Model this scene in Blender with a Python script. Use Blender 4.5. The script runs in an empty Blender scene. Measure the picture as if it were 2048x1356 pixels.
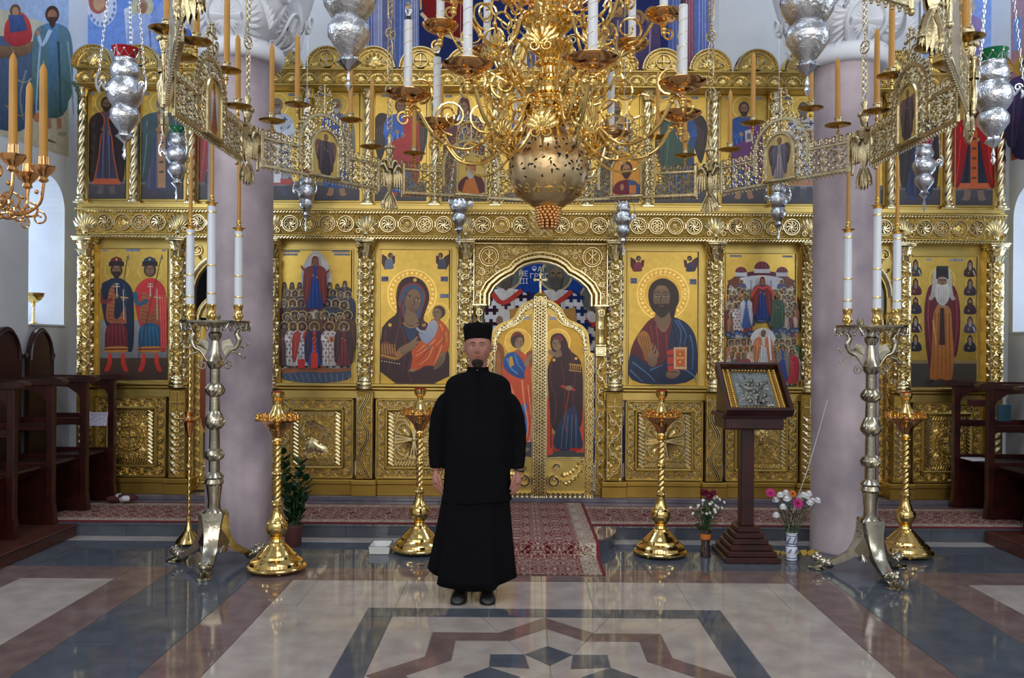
import bpy,bmesh,math,random
from math import sin,cos,pi,radians,sqrt,atan2,hypot
from mathutils import Matrix,Vector

# ------------------------------------------------------------------ camera, world, light
SC = bpy.context.scene
COL = SC.collection
F_PX = 1720.0                      # focal length in pixels of the 2048 px wide frame
CX,CY = 1036.0,687.0             # where the optical axis meets the frame
ROLL = 0.0075
EYE = 1.60

cam_data = bpy.data.cameras.new('camera')
cam_data.sensor_width = 36.0
cam_data.lens = 36.0 * F_PX / 2048.0
cam_data.shift_x = -(CX - 1024.0) / 2048.0
cam_data.shift_y = (CY - 678.0) / 2048.0
cam_data.clip_start = 0.05
cam_data.clip_end = 100
cam = bpy.data.objects.new('camera',cam_data)
COL.objects.link(cam)
cam.matrix_world = Matrix.Translation((0,0,EYE)) @ Matrix.Rotation(pi / 2,4,'X') @ Matrix.Rotation(ROLL,4,'Z')
SC.camera = cam

SC.view_settings.view_transform = 'Standard'
SC.view_settings.look = 'None'
SC.view_settings.gamma = 1.0
SC.view_settings.use_curve_mapping = False
SC.view_settings.exposure = -0.3

world = bpy.data.worlds.new('sky')
SC.world = world
world.use_nodes = True
wn = world.node_tree
wn.nodes['Background'].inputs[0].default_value = (0.62,0.78,1.0,1)
wn.nodes['Background'].inputs[1].default_value = 14.0

def area_light(name,loc,target,sx,sy,power,color=(1,1,1)):
    l = bpy.data.lights.new(name,'AREA')
    l.shape = 'RECTANGLE'
    l.size,l.size_y = sx,sy
    l.energy = power
    l.color = color
    o = bpy.data.objects.new(name,l)
    COL.objects.link(o)
    o.location = loc
    d = Vector(target) - Vector(loc)
    o.rotation_euler = d.to_track_quat('-Z','Y').to_euler()
    return o

COOL = (0.80,0.89,1.0)
WARMW = (1.0,0.96,0.90)
area_light('added_ceiling_light',(0.2,4.0,7.7),(0.2,4.6,0),2.6,2.6,130,COOL)  # area lamp added under the closed ceiling; no opening above it
for wx in (-2.6,0.2,3.0):
    area_light('added_west_light',(wx,-5.7,3.4),(wx * 0.5,8,2.0),1.2,2.4,100,WARMW)  # unseen lamps added before the solid west wall to light the nave
for wx in (-3.4,-1.6,0.2,2.0,3.8):
    area_light('added_upper_west_light',(wx,-5.7,6.3),(wx * 0.6,8,2.6),0.8,1.3,48,WARMW)  # upper row of added lamps, giving the gold more glints
for wy in (-2.2,1.0,4.2):
    area_light('added_south_light',(4.65,wy,3.4),(0,wy + 2.6,1.6),0.9,2.4,46,COOL)  # added lamp on the bare south wall, brightening walls and gilding
    area_light('added_north_light',(-4.26,wy,3.4),(0,wy + 2.6,1.6),0.9,2.4,46,COOL)  # its added counterpart on the north wall, no opening behind
area_light('sanctuary_window_light',(3.4,9.5,6.6),(0.2,11.4,4.6),1.6,1.6,110,(0.88,0.93,1.0))
area_light('sanctuary_window_light',(-3.0,9.2,7.0),(-0.4,11.4,4.6),1.6,1.6,110,(0.88,0.93,1.0))
area_light('added_sanctuary_fill',(-3.6,10.1,2.6),(0.3,11.5,2.2),1.0,1.8,130,(0.85,0.92,1.0))  # fill lamp added to brighten the lower apse
area_light('added_aisle_light',(-2.9,8.2,6.9),(-3.0,8.9,4.2),1.0,1.0,62,(0.58,0.76,1.0))  # pair of lamps added in mid-air to brighten the aisle plaster
area_light('added_aisle_light',(3.4,8.2,6.9),(3.3,8.9,4.2),1.0,1.0,62,(0.58,0.76,1.0))

# ------------------------------------------------------------------ pixel geometry helpers
def P(px,py,D):
    """world X, Z of the photo pixel at depth D"""
    u0,v0 = px - CX,py - CY
    u = u0 * cos(ROLL) + v0 * sin(ROLL)
    v = -u0 * sin(ROLL) + v0 * cos(ROLL)
    return u * D / F_PX,EYE - v * D / F_PX

def PV(px,py,D):
    x,z = P(px,py,D)
    return Vector((x,D,z))

# ------------------------------------------------------------------ materials
def lin(c):
    def f(v):
        v = v / 255.0
        return v / 12.92 if v <= 0.04045 else ((v + 0.055) / 1.055) ** 2.4
    return (f(c[0]),f(c[1]),f(c[2]))

MATS = {}
def mat(name,rgb,metal=0.0,rough=0.5,bump=0.0,bscale=40.0,var=0.0,vscale=6.0,kind='noise',rgb2=None,
        trans=0.0,emit=0.0,spec=None,coat=0.0,rvar=0.0,sss=0.0,detail=4.0):
    m = bpy.data.materials.new(name)
    m.use_nodes = True
    nt = m.node_tree
    b = nt.nodes['Principled BSDF']
    col = (*lin(rgb),1)
    b.inputs['Base Color'].default_value = col
    b.inputs['Metallic'].default_value = metal
    b.inputs['Roughness'].default_value = rough
    if spec is not None: b.inputs['Specular IOR Level'].default_value = spec
    if coat:
        b.inputs['Coat Weight'].default_value = coat
        b.inputs['Coat Roughness'].default_value = 0.08
    if trans: b.inputs['Transmission Weight'].default_value = trans
    if emit:
        b.inputs['Emission Color'].default_value = col
        b.inputs['Emission Strength'].default_value = emit
    if sss:
        b.inputs['Subsurface Weight'].default_value = sss
        b.inputs['Subsurface Radius'].default_value = (0.012,0.005,0.003)
    tc = nt.nodes.new('ShaderNodeTexCoord')
    if var or rgb2:
        n = nt.nodes.new('ShaderNodeTexNoise')
        n.inputs['Scale'].default_value = vscale
        n.inputs['Detail'].default_value = detail
        nt.links.new(tc.outputs['Object'],n.inputs['Vector'])
        r = nt.nodes.new('ShaderNodeValToRGB')
        r.color_ramp.elements[0].position = 0.35
        r.color_ramp.elements[1].position = 0.68
        c2 = lin(rgb2) if rgb2 else tuple(max(0,c * (1 - var)) for c in lin(rgb))
        r.color_ramp.elements[0].color = (*c2,1)
        r.color_ramp.elements[1].color = col
        nt.links.new(n.outputs['Fac'],r.inputs['Fac'])
        nt.links.new(r.outputs['Color'],b.inputs['Base Color'])
        if rvar:
            mp = nt.nodes.new('ShaderNodeMapRange')
            mp.inputs['To Min'].default_value = rough
            mp.inputs['To Max'].default_value = rough + rvar
            nt.links.new(n.outputs['Fac'],mp.inputs['Value'])
            nt.links.new(mp.outputs[0],b.inputs['Roughness'])
    if bump:
        if kind == 'voronoi':
            t = nt.nodes.new('ShaderNodeTexVoronoi'); out = 'Distance'
            t.inputs['Scale'].default_value = bscale
        else:
            t = nt.nodes.new('ShaderNodeTexNoise'); out = 'Fac'
            t.inputs['Scale'].default_value = bscale
            t.inputs['Detail'].default_value = 3
        nt.links.new(tc.outputs['Object'],t.inputs['Vector'])
        bp = nt.nodes.new('ShaderNodeBump')
        bp.inputs['Strength'].default_value = bump
        bp.inputs['Distance'].default_value = 0.01
        nt.links.new(t.outputs[out],bp.inputs['Height'])
        nt.links.new(bp.outputs['Normal'],b.inputs['Normal'])
    MATS[name] = m
    return m

GOLD = mat('carved_gold',(248,232,184),1.0,0.23,bump=0.12,bscale=70,var=0.12,vscale=9)
GOLDF = mat('flat_gold_leaf',(212,184,108),1.0,0.33,bump=0.05,bscale=14,var=0.16,vscale=5,rvar=0.1)
GOLDB = mat('matte_gold_plinth',(196,160,80),1.0,0.42,bump=0.04,bscale=10,var=0.2,vscale=4)
GOLDG = mat('shade_darkened_gold',(172,142,72),1.0,0.36,bump=0.5,bscale=110,var=0.25,vscale=12)  # gold darkened so its colour carries the shade between carvings
BRASS = mat('polished_gold_brass',(244,208,128),1.0,0.12,bump=0.02,bscale=30)
ROSEB = mat('rosy_polished_brass',(226,172,112),1.0,0.13,bump=0.05,bscale=26)
GLOBEM = mat('hammered_pale_gold',(226,196,146),1.0,0.3,bump=0.3,bscale=26,var=0.15,vscale=10)
CHROS = mat('pale_cast_brass',(206,190,150),1.0,0.27,bump=0.25,bscale=90,var=0.25,vscale=20)
CHROSD = mat('gilt_tray_brass',(190,152,78),1.0,0.2)
PEWT = mat('old_nickel_brass',(212,204,180),1.0,0.19,bump=0.12,bscale=45,var=0.35,vscale=8)
SILVER = mat('chased_silver',(222,226,232),1.0,0.22,bump=0.55,bscale=55,var=0.2,vscale=25)
SILVERP = mat('plain_silver',(214,218,224),1.0,0.2)
WAX = mat('beeswax',(200,146,60),0,0.42,var=0.18,vscale=5,sss=0.15)
WHITEC = mat('white_candle_tube',(225,230,236),0,0.28)
BLACKP = mat('black_plastic',(18,18,20),0,0.4)
CLEARG = mat('clear_glass',(250,250,250),0,0.03,trans=1.0)
REDG = mat('red_glass',(170,8,26),0,0.08,trans=0.25)
GREENG = mat('green_glass',(6,112,62),0,0.08,trans=0.25)
PLASTER = mat('white_plaster',(206,208,212),0,0.85,bump=0.15,bscale=60,var=0.08,vscale=3)
CARVEDW = mat('white_carved_stone',(222,224,230),0,0.7,bump=0.1,bscale=40)
PILLARM = mat('pink_grey_marble',(186,170,174),0,0.42,var=0.3,vscale=2.2,rgb2=(138,124,132),detail=11)
DARKT = mat('blue_grey_marble',(88,93,102),0,0.06,spec=.19,rgb2=(76,81,90),vscale=7,detail=8)
BROWNT = mat('rose_brown_marble',(124,104,100),0,0.06,spec=.19,rgb2=(104,86,84),vscale=8,detail=8)
CREAMT = mat('cream_marble',(178,168,160),0,0.06,spec=.19,rgb2=(158,147,140),vscale=6,detail=8)
GROUT = mat('pale_grout',(166,160,156),0,0.6)
PURPT = mat('purple_grey_marble',(120,112,120),0,0.16,rgb2=(96,90,100),vscale=8,detail=8)
WOODD = mat('dark_red_wood',(54,24,20),0,0.34,rgb2=(34,16,14),vscale=5,bump=0.06,bscale=25)
WOODM = mat('mahogany_wood',(64,24,20),0,0.32,rgb2=(42,15,14),vscale=7,bump=0.05,bscale=30)
WOODP = mat('brown_platform_wood',(92,52,42),0,0.35,rgb2=(70,38,32),vscale=5)
CLOTHB = mat('black_cassock_cloth',(11,11,14),0,0.9,bump=0.12,bscale=260,spec=0.12)
CLOTHH = mat('black_hat_felt',(12,12,14),0,0.95,bump=0.1,bscale=300,spec=0.15)
LEATHB = mat('black_shoe_leather',(26,25,25),0,0.4,bump=0.08,bscale=80)
SKIN = mat('skin',(184,132,114),0,0.55,sss=0.1,rgb2=(168,112,98),vscale=20)
HAIRD = mat('dark_brown_hair',(44,32,28),0,0.8,bump=0.5,bscale=190)
LEAFG = mat('dark_green_leaf',(34,66,36),0,0.3,rgb2=(22,46,26),vscale=14)
STEMG = mat('green_stem',(62,86,52),0,0.5)
POTB = mat('brown_plastic_pot',(84,48,44),0,0.45)
SOIL = mat('dark_soil',(36,28,24),0,0.95,bump=0.6,bscale=90)
PETW = mat('white_petals',(232,232,236),0,0.7)
PETM = mat('magenta_petals',(190,28,120),0,0.6)
PETR = mat('dark_wine_petals',(110,14,48),0,0.6)
PETO = mat('orange_petals',(204,112,36),0,0.6)
PETY = mat('yellow_centre',(190,158,60),0,0.7)
ENAMEL = mat('white_enamel',(222,224,222),0,0.25)
ENAMELB = mat('blue_enamel_rim',(40,52,84),0,0.3)
CERAM = mat('white_glazed_ceramic',(226,230,238),0,0.15)
COBALT = mat('cobalt_paint',(36,60,140),0,0.2)
VASEB = mat('smoky_brown_glass',(58,44,42),0,0.1,coat=0.5)
PAPER = mat('white_paper',(214,214,222),0,0.7)
PAPERB = mat('printed_lilac_paper',(150,146,170),0,0.7,rgb2=(204,200,214),vscale=60)
REDCL = mat("rust_cloth",(78,34,32),0,0.9)
BLUEP = mat('teal_book_cover',(30,66,84),0,0.5)
DARKV = mat('painted_interior_dark',(16,15,22),0,0.9)  # near-black colour stands in for the dark of unlit depth
EYEW = mat('eye_white',(214,206,200),0,0.3)
EYEI = mat('eye_iris',(44,40,40),0,0.2)
LIPM = mat('lip',(168,92,86),0,0.5)
BEADB = mat('dark_beads',(24,20,20),0,0.3)
SILVERICON = mat('tarnished_silver_cover',(136,136,128),1.0,0.3,bump=0.5,bscale=70,var=0.3,vscale=16)

def paint_material():
    m = bpy.data.materials.new('painted_panel')
    m.use_nodes = True
    nt = m.node_tree
    b = nt.nodes['Principled BSDF']
    a = nt.nodes.new('ShaderNodeVertexColor')
    a.layer_name = 'paint'
    tc = nt.nodes.new('ShaderNodeTexCoord'); n1 = nt.nodes.new('ShaderNodeTexNoise')
    n1.inputs['Scale'].default_value = 16; n1.inputs['Detail'].default_value = 7; n1.inputs['Roughness'].default_value = .68
    nt.links.new(tc.outputs['Object'],n1.inputs['Vector'])
    mr = nt.nodes.new('ShaderNodeMapRange'); mr.inputs['From Min'].default_value = .3; mr.inputs['From Max'].default_value = .7
    mr.inputs['To Min'].default_value = .90; mr.inputs['To Max'].default_value = 1.16
    nt.links.new(n1.outputs['Fac'],mr.inputs['Value'])
    vm = nt.nodes.new('ShaderNodeVectorMath'); vm.operation = 'SCALE'
    nt.links.new(a.outputs['Color'],vm.inputs[0]); nt.links.new(mr.outputs[0],vm.inputs['Scale'])
    nt.links.new(vm.outputs[0],b.inputs['Base Color'])
    nt.links.new(a.outputs['Alpha'],b.inputs['Metallic'])
    b.inputs['Roughness'].default_value = 0.36
    return m
PAINT = paint_material()
PAINTM = paint_material()
PAINTM.name = 'fresco_paint'
[n for n in PAINTM.node_tree.nodes if n.type == 'MAP_RANGE'][0].inputs['To Min'].default_value = .80
PAINTM.node_tree.nodes['Principled BSDF'].inputs['Roughness'].default_value = 0.9
PAINTM.node_tree.nodes['Principled BSDF'].inputs['Specular IOR Level'].default_value = 0.15

# ------------------------------------------------------------------ scene tree helpers
def thing(name,label,cat,loc=(0,0,0),group=None):
    o = bpy.data.objects.new(name,None)
    o.empty_display_size = 0.05
    COL.objects.link(o)
    o.location = loc
    o['label'] = label
    o['category'] = cat
    if group: o['group'] = group
    return o

def tag(o,label,cat,group=None):
    o['label'] = label
    o['category'] = cat
    if group: o['group'] = group
    return o

def rootof(o):
    while o.parent: o = o.parent
    return o

def link(name,me,parent=None,world_coords=True):
    o = bpy.data.objects.new(name,me)
    COL.objects.link(o)
    if parent:
        o.parent = parent
        if world_coords:
            r = rootof(parent)
            if parent is r:
                o.matrix_parent_inverse = Matrix.Translation(-r.location)
    return o

def structure(o):
    o['kind'] = 'structure'
    return o

def dup(root,loc=None,label=None,rotz=0.0,scale=None):
    """a copy of a thing with copies of its parts and sub-parts"""
    r = root.copy(); COL.objects.link(r)
    if loc is not None: r.location = loc
    if rotz: r.rotation_euler = (0,0,rotz)
    if scale: r.scale = (scale,) * 3
    if label: r['label'] = label
    for ch in list(root.children):
        c = ch.copy(); COL.objects.link(c); c.parent = r
        for g in list(ch.children):
            d = g.copy(); COL.objects.link(d); d.parent = c
    return r

class MB:
    """collects geometry for ONE mesh object"""
    def __init__(s):
        s.v = []; s.f = []; s.mi = []; s.cur = 0
    def add(s,vs,fs,m=None):
        n = len(s.v)
        s.v.extend(vs)
        mi = s.cur if m is None else m
        for f in fs:
            s.f.append(tuple(i + n for i in f)); s.mi.append(mi)
    def box(s,x0,x1,y0,y1,z0,z1,c=0.0,m=None):
        if x0 > x1: x0,x1 = x1,x0
        if y0 > y1: y0,y1 = y1,y0
        if z0 > z1: z0,z1 = z1,z0
        if c <= 0:
            vs = [(x,y,z) for x in (x0,x1) for y in (y0,y1) for z in (z0,z1)]
            s.add(vs,[(0,1,3,2),(4,6,7,5),(0,4,5,1),(2,3,7,6),(0,2,6,4),(1,5,7,3)],m)
            return
        c = min(c,(x1 - x0) / 2.01,(y1 - y0) / 2.01,(z1 - z0) / 2.01)
        X,Y,Z = (x0,x1),(y0,y1),(z0,z1)
        vs = []; idx = {}
        for i in (0,1):
            for j in (0,1):
                for k in (0,1):
                    sx,sy,sz = (1 if i == 0 else -1),(1 if j == 0 else -1),(1 if k == 0 else -1)
                    for a in range(3):
                        p = [X[i] + sx * c,Y[j] + sy * c,Z[k] + sz * c]
                        p[a] = (X[i],Y[j],Z[k])[a]
                        idx[i,j,k,a] = len(vs); vs.append(tuple(p))
        fs = []
        for i in (0,1):
            q = [idx[i,0,0,0],idx[i,1,0,0],idx[i,1,1,0],idx[i,0,1,0]]
            fs.append(q if i else q[::-1])
            q = [idx[0,i,0,1],idx[0,i,1,1],idx[1,i,1,1],idx[1,i,0,1]]
            fs.append(q if i else q[::-1])
            q = [idx[0,0,i,2],idx[1,0,i,2],idx[1,1,i,2],idx[0,1,i,2]]
            fs.append(q if i else q[::-1])
        for i in (0,1):
            for j in (0,1):
                fs.append((idx[i,j,0,0],idx[i,j,1,0],idx[i,j,1,1],idx[i,j,0,1]))
                fs.append((idx[i,0,j,0],idx[i,1,j,0],idx[i,1,j,2],idx[i,0,j,2]))
                fs.append((idx[0,i,j,1],idx[1,i,j,1],idx[1,i,j,2],idx[0,i,j,2]))
        for i in (0,1):
            for j in (0,1):
                for k in (0,1):
                    fs.append((idx[i,j,k,0],idx[i,j,k,1],idx[i,j,k,2]))
        s.add(vs,fs,m)
    def quad(s,a,b,c,d,m=None):
        s.add([tuple(a),tuple(b),tuple(c),tuple(d)],[(0,1,2,3)],m)
    def lathe(s,prof,n=16,c=(0,0,0),flutes=0,fl=0.0,twist=0.0,m=None,cap=True,a0=0.0,sq=0):
        vs = []; fs = []
        k = len(prof)
        for j,(r,z) in enumerate(prof):
            for i in range(n):
                a = a0 + 2 * pi * i / n
                rr = r
                if flutes: rr = r * (1 + fl * cos(flutes * (a + twist * z)))
                vs.append((c[0] + rr * cos(a),c[1] + rr * sin(a),c[2] + z))
        for j in range(k - 1):
            for i in range(n):
                i2 = (i + 1) % n
                fs.append((j * n + i,j * n + i2,(j + 1) * n + i2,(j + 1) * n + i))
        if cap:
            fs.append(tuple(range(n))[::-1]); fs.append(tuple((k - 1) * n + i for i in range(n)))
        s.add(vs,fs,m)
    def tube(s,pts,r,n=6,m=None,cap=True,closed=False,flat=1.0):
        pts = [Vector(p) for p in pts]
        k = len(pts)
        rad = r if isinstance(r,(list,tuple)) else [r] * k
        tang = []
        for i in range(k):
            if closed: t = pts[(i + 1) % k] - pts[(i - 1) % k]
            else: t = pts[min(i + 1,k - 1)] - pts[max(i - 1,0)]
            if t.length < 1e-9: t = Vector((0,0,1))
            tang.append(t.normalized())
        up = Vector((0,0,1)) if abs(tang[0].z) < 0.9 else Vector((0,1,0))
        nv = tang[0].cross(up).normalized()
        vs = []
        for i in range(k):
            t = tang[i]
            nv = (nv - t * nv.dot(t))
            if nv.length < 1e-6: nv = t.orthogonal()
            nv.normalize()
            b = t.cross(nv)
            for j in range(n):
                a = 2 * pi * j / n
                vs.append(tuple(pts[i] + nv * (rad[i] * cos(a)) + b * (rad[i] * flat * sin(a))))
        fs = []
        for i in range(k if closed else k - 1):
            i2 = (i + 1) % k
            for j in range(n):
                j2 = (j + 1) % n
                fs.append((i * n + j,i * n + j2,i2 * n + j2,i2 * n + j))
        if cap and not closed:
            fs.append(tuple(range(n))[::-1]); fs.append(tuple((k - 1) * n + j for j in range(n)))
        s.add(vs,fs,m)
    def ball(s,c,r,n=8,k=6,sc=(1,1,1),m=None):
        vs = [(c[0],c[1],c[2] - r * sc[2])]
        for j in range(1,k):
            t = -pi / 2 + pi * j / k
            for i in range(n):
                a = 2 * pi * i / n
                vs.append((c[0] + r * sc[0] * cos(t) * cos(a),c[1] + r * sc[1] * cos(t) * sin(a),c[2] + r * sc[2] * sin(t)))
        vs.append((c[0],c[1],c[2] + r * sc[2]))
        fs = []
        for i in range(n):
            fs.append((0,1 + (i + 1) % n,1 + i))
            e = len(vs) - 1
            fs.append((e,1 + (k - 2) * n + i,1 + (k - 2) * n + (i + 1) % n))
        for j in range(k - 2):
            for i in range(n):
                a = 1 + j * n + i; b = 1 + j * n + (i + 1) % n
                fs.append((a,b,b + n,a + n))
        s.add(vs,fs,m)
    def prism(s,poly,fn,d0,d1,m=None):
        """polygon in 2D mapped by fn(x, z, d) -> 3D, extruded from d0 to d1"""
        n = len(poly)
        vs = [fn(x,z,d0) for x,z in poly] + [fn(x,z,d1) for x,z in poly]
        fs = [tuple(range(n)),tuple(range(2 * n - 1,n - 1,-1))]
        for i in range(n):
            j = (i + 1) % n
            fs.append((i,i + n,j + n,j))
        s.add(vs,fs,m)
    def loft(s,rings,m=None,cap=True):
        n = len(rings[0]); vs = []; fs = []
        for r in rings: vs.extend(tuple(p) for p in r)
        for j in range(len(rings) - 1):
            for i in range(n):
                i2 = (i + 1) % n
                fs.append((j * n + i,j * n + i2,(j + 1) * n + i2,(j + 1) * n + i))
        if cap:
            fs.append(tuple(range(n))[::-1]); fs.append(tuple((len(rings) - 1) * n + i for i in range(n)))
        s.add(vs,fs,m)
    def grid(s,fn,nu,nv,m=None,closed_u=False):
        vs = [fn(i / nu,j / nv) for j in range(nv + 1) for i in range(nu + 1)]
        fs = [(j * (nu + 1) + i,j * (nu + 1) + i + 1,(j + 1) * (nu + 1) + i + 1,(j + 1) * (nu + 1) + i)
              for j in range(nv) for i in range(nu)]
        s.add(vs,fs,m)
    def xform(s,M):
        s.v = [tuple(M @ Vector(p)) for p in s.v]
        return s
    def mesh(s,name,mats,smooth=35,fix=True):
        me = bpy.data.meshes.new(name)
        me.from_pydata(s.v,[],s.f)
        if not isinstance(mats,(list,tuple)): mats = [mats]
        for m in mats: me.materials.append(m)
        if len(mats) > 1: me.polygons.foreach_set('material_index',s.mi)
        if fix:
            bm = bmesh.new(); bm.from_mesh(me)
            bmesh.ops.recalc_face_normals(bm,faces=bm.faces)
            bm.to_mesh(me); bm.free()
        if smooth:
            me.polygons.foreach_set('use_smooth',[True] * len(me.polygons))
            if smooth < 180: me.set_sharp_from_angle(angle=radians(smooth))
        me.update()
        return me
    def build(s,name,mats,parent=None,smooth=35,fix=True):
        return link(name,s.mesh(name,mats,smooth,fix),parent)

# ------------------------------------------------------------------ relief carving (2D + height)
HS = 1.7                        # relief height factor
class Relief(MB):
    sharp = False
    """ornament drawn in x, z with height h; map() turns it into the world. local verts are (x, z, h)."""
    def ridge(s,pts,w,h,w2=None,base=0.0):
        w *= RWID; w2 = w2 and w2 * RWID
        if len(pts) in (3,4,5) and hypot(pts[0][0] - pts[-1][0],pts[0][1] - pts[-1][1]) > 1e-6 and not s.sharp: pts = catmull(pts,4)
        k = len(pts)
        vs = []
        for i,(x,z) in enumerate(pts):
            x0,z0 = pts[max(i - 1,0)]; x1,z1 = pts[min(i + 1,k - 1)]
            dx,dz = x1 - x0,z1 - z0
            L = hypot(dx,dz) or 1
            nx,nz = -dz / L,dx / L
            ww = w if w2 is None else w + (w2 - w) * i / max(1,k - 1)
            hh = h if w2 is None else h * (0.5 + 0.5 * ww / max(w,w2))
            vs += [(x + nx * ww / 2,z + nz * ww / 2,base),(x + nx * ww * .18,z + nz * ww * .18,base + hh),
                   (x - nx * ww * .18,z - nz * ww * .18,base + hh),(x - nx * ww / 2,z - nz * ww / 2,base)]
        fs = []
        for i in range(k - 1):
            a = i * 4
            for j in range(3): fs.append((a + j,a + j + 1,a + j + 5,a + j + 4))
        s.add(vs,fs)
    def leaf(s,x,z,ang,L,W,h,base=0.0):
        ca,sa = cos(ang),sin(ang); W *= 1.25
        loc = [(0,0,0),(.3,.42,0),(.65,.4,0),(1,0,0),(.65,-.4,0),(.3,-.42,0),(.28,0,1),(.68,0,.8)]
        h = min(h * .75,W * .3)
        vs = [(x + ca * a * L - sa * b * W,z + sa * a * L + ca * b * W,base + c * h) for a,b,c in loc]
        s.add(vs,[(0,6,1),(1,6,7,2),(2,7,3),(3,7,4),(4,7,6,5),(5,6,0)])
    def boss(s,x,z,r,h,n=8,base=0.0):
        vs = []
        for rr,hh in ((1,0),(.75,.65)):
            for i in range(n):
                a = 2 * pi * i / n
                vs.append((x + r * rr * cos(a),z + r * rr * sin(a),base + h * hh))
        vs.append((x,z,base + h))
        fs = [(i,(i + 1) % n,n + (i + 1) % n,n + i) for i in range(n)] + [(n + i,n + (i + 1) % n,2 * n) for i in range(n)]
        s.add(vs,fs)
    def ring(s,x,z,r,w,h,n=20,a0=0,a1=2 * pi,base=0.0):
        s.ridge([(x + r * cos(a0 + (a1 - a0) * i / n),z + r * sin(a0 + (a1 - a0) * i / n)) for i in range(n + 1)],w,h,base=base)
    def spiral(s,x,z,r,a0,turns,d,w,h,n=16):
        pts = []
        for i in range(n + 1):
            t = i / n
            a = a0 + d * turns * 2 * pi * t
            rr = r * (1 - .66 * t)
            pts.append((x + rr * cos(a),z + rr * sin(a)))
        s.ridge(pts,w,h,w * .7)
        s.boss(pts[-1][0],pts[-1][1],w * .9,h * 1.3,6)
    def scroll(s,x0,z0,x1,z1,W,h,seed=0,n=None,dbl=False):
        """running vine from (x0,z0) to (x1,z1) in a band W wide"""
        rnd = random.Random(seed)
        L = hypot(x1 - x0,z1 - z0)
        ca,sa = (x1 - x0) / L,(z1 - z0) / L
        if n is None: n = max(1,int(round(L / (W * .95))))
        T = lambda a,b: (x0 + ca * a - sa * b,z0 + sa * a + ca * b)
        ang = atan2(sa,ca)
        st = L / n
        w = W * .15
        s.ridge([T(L * i / (n * 8),W * .38 * cos(pi * i / 8)) for i in range(n * 8 + 1)],w,h)
        for e in (-1,1): s.ridge([T(0,e * W * .5),T(L,e * W * .5)],W * .09,h * .7)
        for i in range(n):
            sg = 1 if i % 2 == 0 else -1
            c = T((i + .5) * st,-sg * 0.06 * W)
            s.spiral(c[0],c[1],W * .30,ang + (pi if sg > 0 else 0) - sg * .5,1.15,-sg,w * .95,h * 1.15,12)
            for q in range(3):
                p = T((i + .5 + (q - 1) * .25) * st,sg * W * (.36 - .06 * abs(q - 1)))
                s.leaf(p[0],p[1],ang + sg * (1.0 + (q - 1) * -.9),W * .32,W * .24,h)
            p = T((i + .98) * st,sg * W * .1)
            s.leaf(p[0],p[1],ang - sg * .9,W * .4,W * .22,h)
            s.leaf(p[0],p[1],ang + pi - sg * .7,W * .34,W * .2,h * .9)
            p = T((i + .05) * st,-sg * W * .26)
            s.leaf(p[0],p[1],ang - sg * 2.2,W * .32,W * .2,h * .8)
            s.leaf(p[0],p[1],ang - sg * .7,W * .28,W * .18,h * .8)
    def fill(s,x0,x1,z0,z1,cell,h,inside=None,seed=1):
        """dense small foliage over a region"""
        rnd = random.Random(seed)
        nx,nz = max(1,round((x1 - x0) / cell)),max(1,round((z1 - z0) / cell))
        for i in range(nx):
            for j in range(nz):
                x,z = x0 + (x1 - x0) * (i + .5) / nx,z0 + (z1 - z0) * (j + .5) / nz
                if inside and not inside(x,z): continue
                a = rnd.uniform(0,6.3)
                s.spiral(x,z,cell * .42,a,1.1,rnd.choice((-1,1)),cell * .13,h,8)
                for k in range(3): s.leaf(x + cell * .3 * cos(a + 2.1 * k),z + cell * .3 * sin(a + 2.1 * k),a + 2.1 * k + .7,cell * .5,cell * .24,h)
    def palmette(s,x,z,ang,R,h,n=7,spread=1.25):
        for i in range(n):
            t = (i - (n - 1) / 2) / ((n - 1) / 2)
            a = ang + t * spread
            L = R * (1 - .25 * abs(t))
            s.leaf(x + cos(a) * R * .12,z + sin(a) * R * .12,a,L * .88,R * .24,h)
        s.boss(x,z,R * .14,h * 1.2)
    def rope(s,x0,z0,x1,z1,W,h,n):
        L = hypot(x1 - x0,z1 - z0); ca,sa = (x1 - x0) / L,(z1 - z0) / L
        T = lambda a,b: (x0 + ca * a - sa * b,z0 + sa * a + ca * b)
        st = L / n
        for i in range(n):
            s.ridge([T(st * (i + .1),-W / 2),T(st * (i + .5),0),T(st * (i + .9),W / 2)],st * .6,h)
    def beads(s,x0,z0,x1,z1,r,h,n):
        for i in range(n):
            t = (i + .5) / n
            s.boss(x0 + (x1 - x0) * t,z0 + (z1 - z0) * t,r,h,6)
    def plane(s,ox,oy,oz):
        s.v = [(ox + a,oy - h * HS,oz + b) for a,b,h in s.v]
        return s
    def cyl(s,ox,oy,oz,R):
        """wrap x round a vertical cylinder, x = 0 faces the viewer (-Y)"""
        s.v = [(ox + (R + h * HS) * sin(a / R),oy - (R + h * HS) * cos(a / R),oz + b) for a,b,h in s.v]
        return s

RWID = 1.4                      # ridge width factor
def catmull(pts,m=6):
    out = []
    P_ = [pts[0]] + list(pts) + [pts[-1]]
    for i in range(1,len(P_) - 2):
        for j in range(m):
            t = j / m
            a,b_,c,d = P_[i - 1],P_[i],P_[i + 1],P_[i + 2]
            out.append(tuple(.5 * ((2 * b_[k]) + (-a[k] + c[k]) * t + (2 * a[k] - 5 * b_[k] + 4 * c[k] - d[k]) * t * t + (-a[k] + 3 * b_[k] - 3 * c[k] + d[k]) * t ** 3) for k in range(len(a))))
    out.append(tuple(pts[-1]))
    return out
def chaikin(pts):
    out = []
    n = len(pts)
    for i in range(n):
        p,q = pts[i],pts[(i + 1) % n]
        out.append((p[0] * .78 + q[0] * .22,p[1] * .78 + q[1] * .22)); out.append((p[0] * .22 + q[0] * .78,p[1] * .22 + q[1] * .78))
    return out

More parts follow.
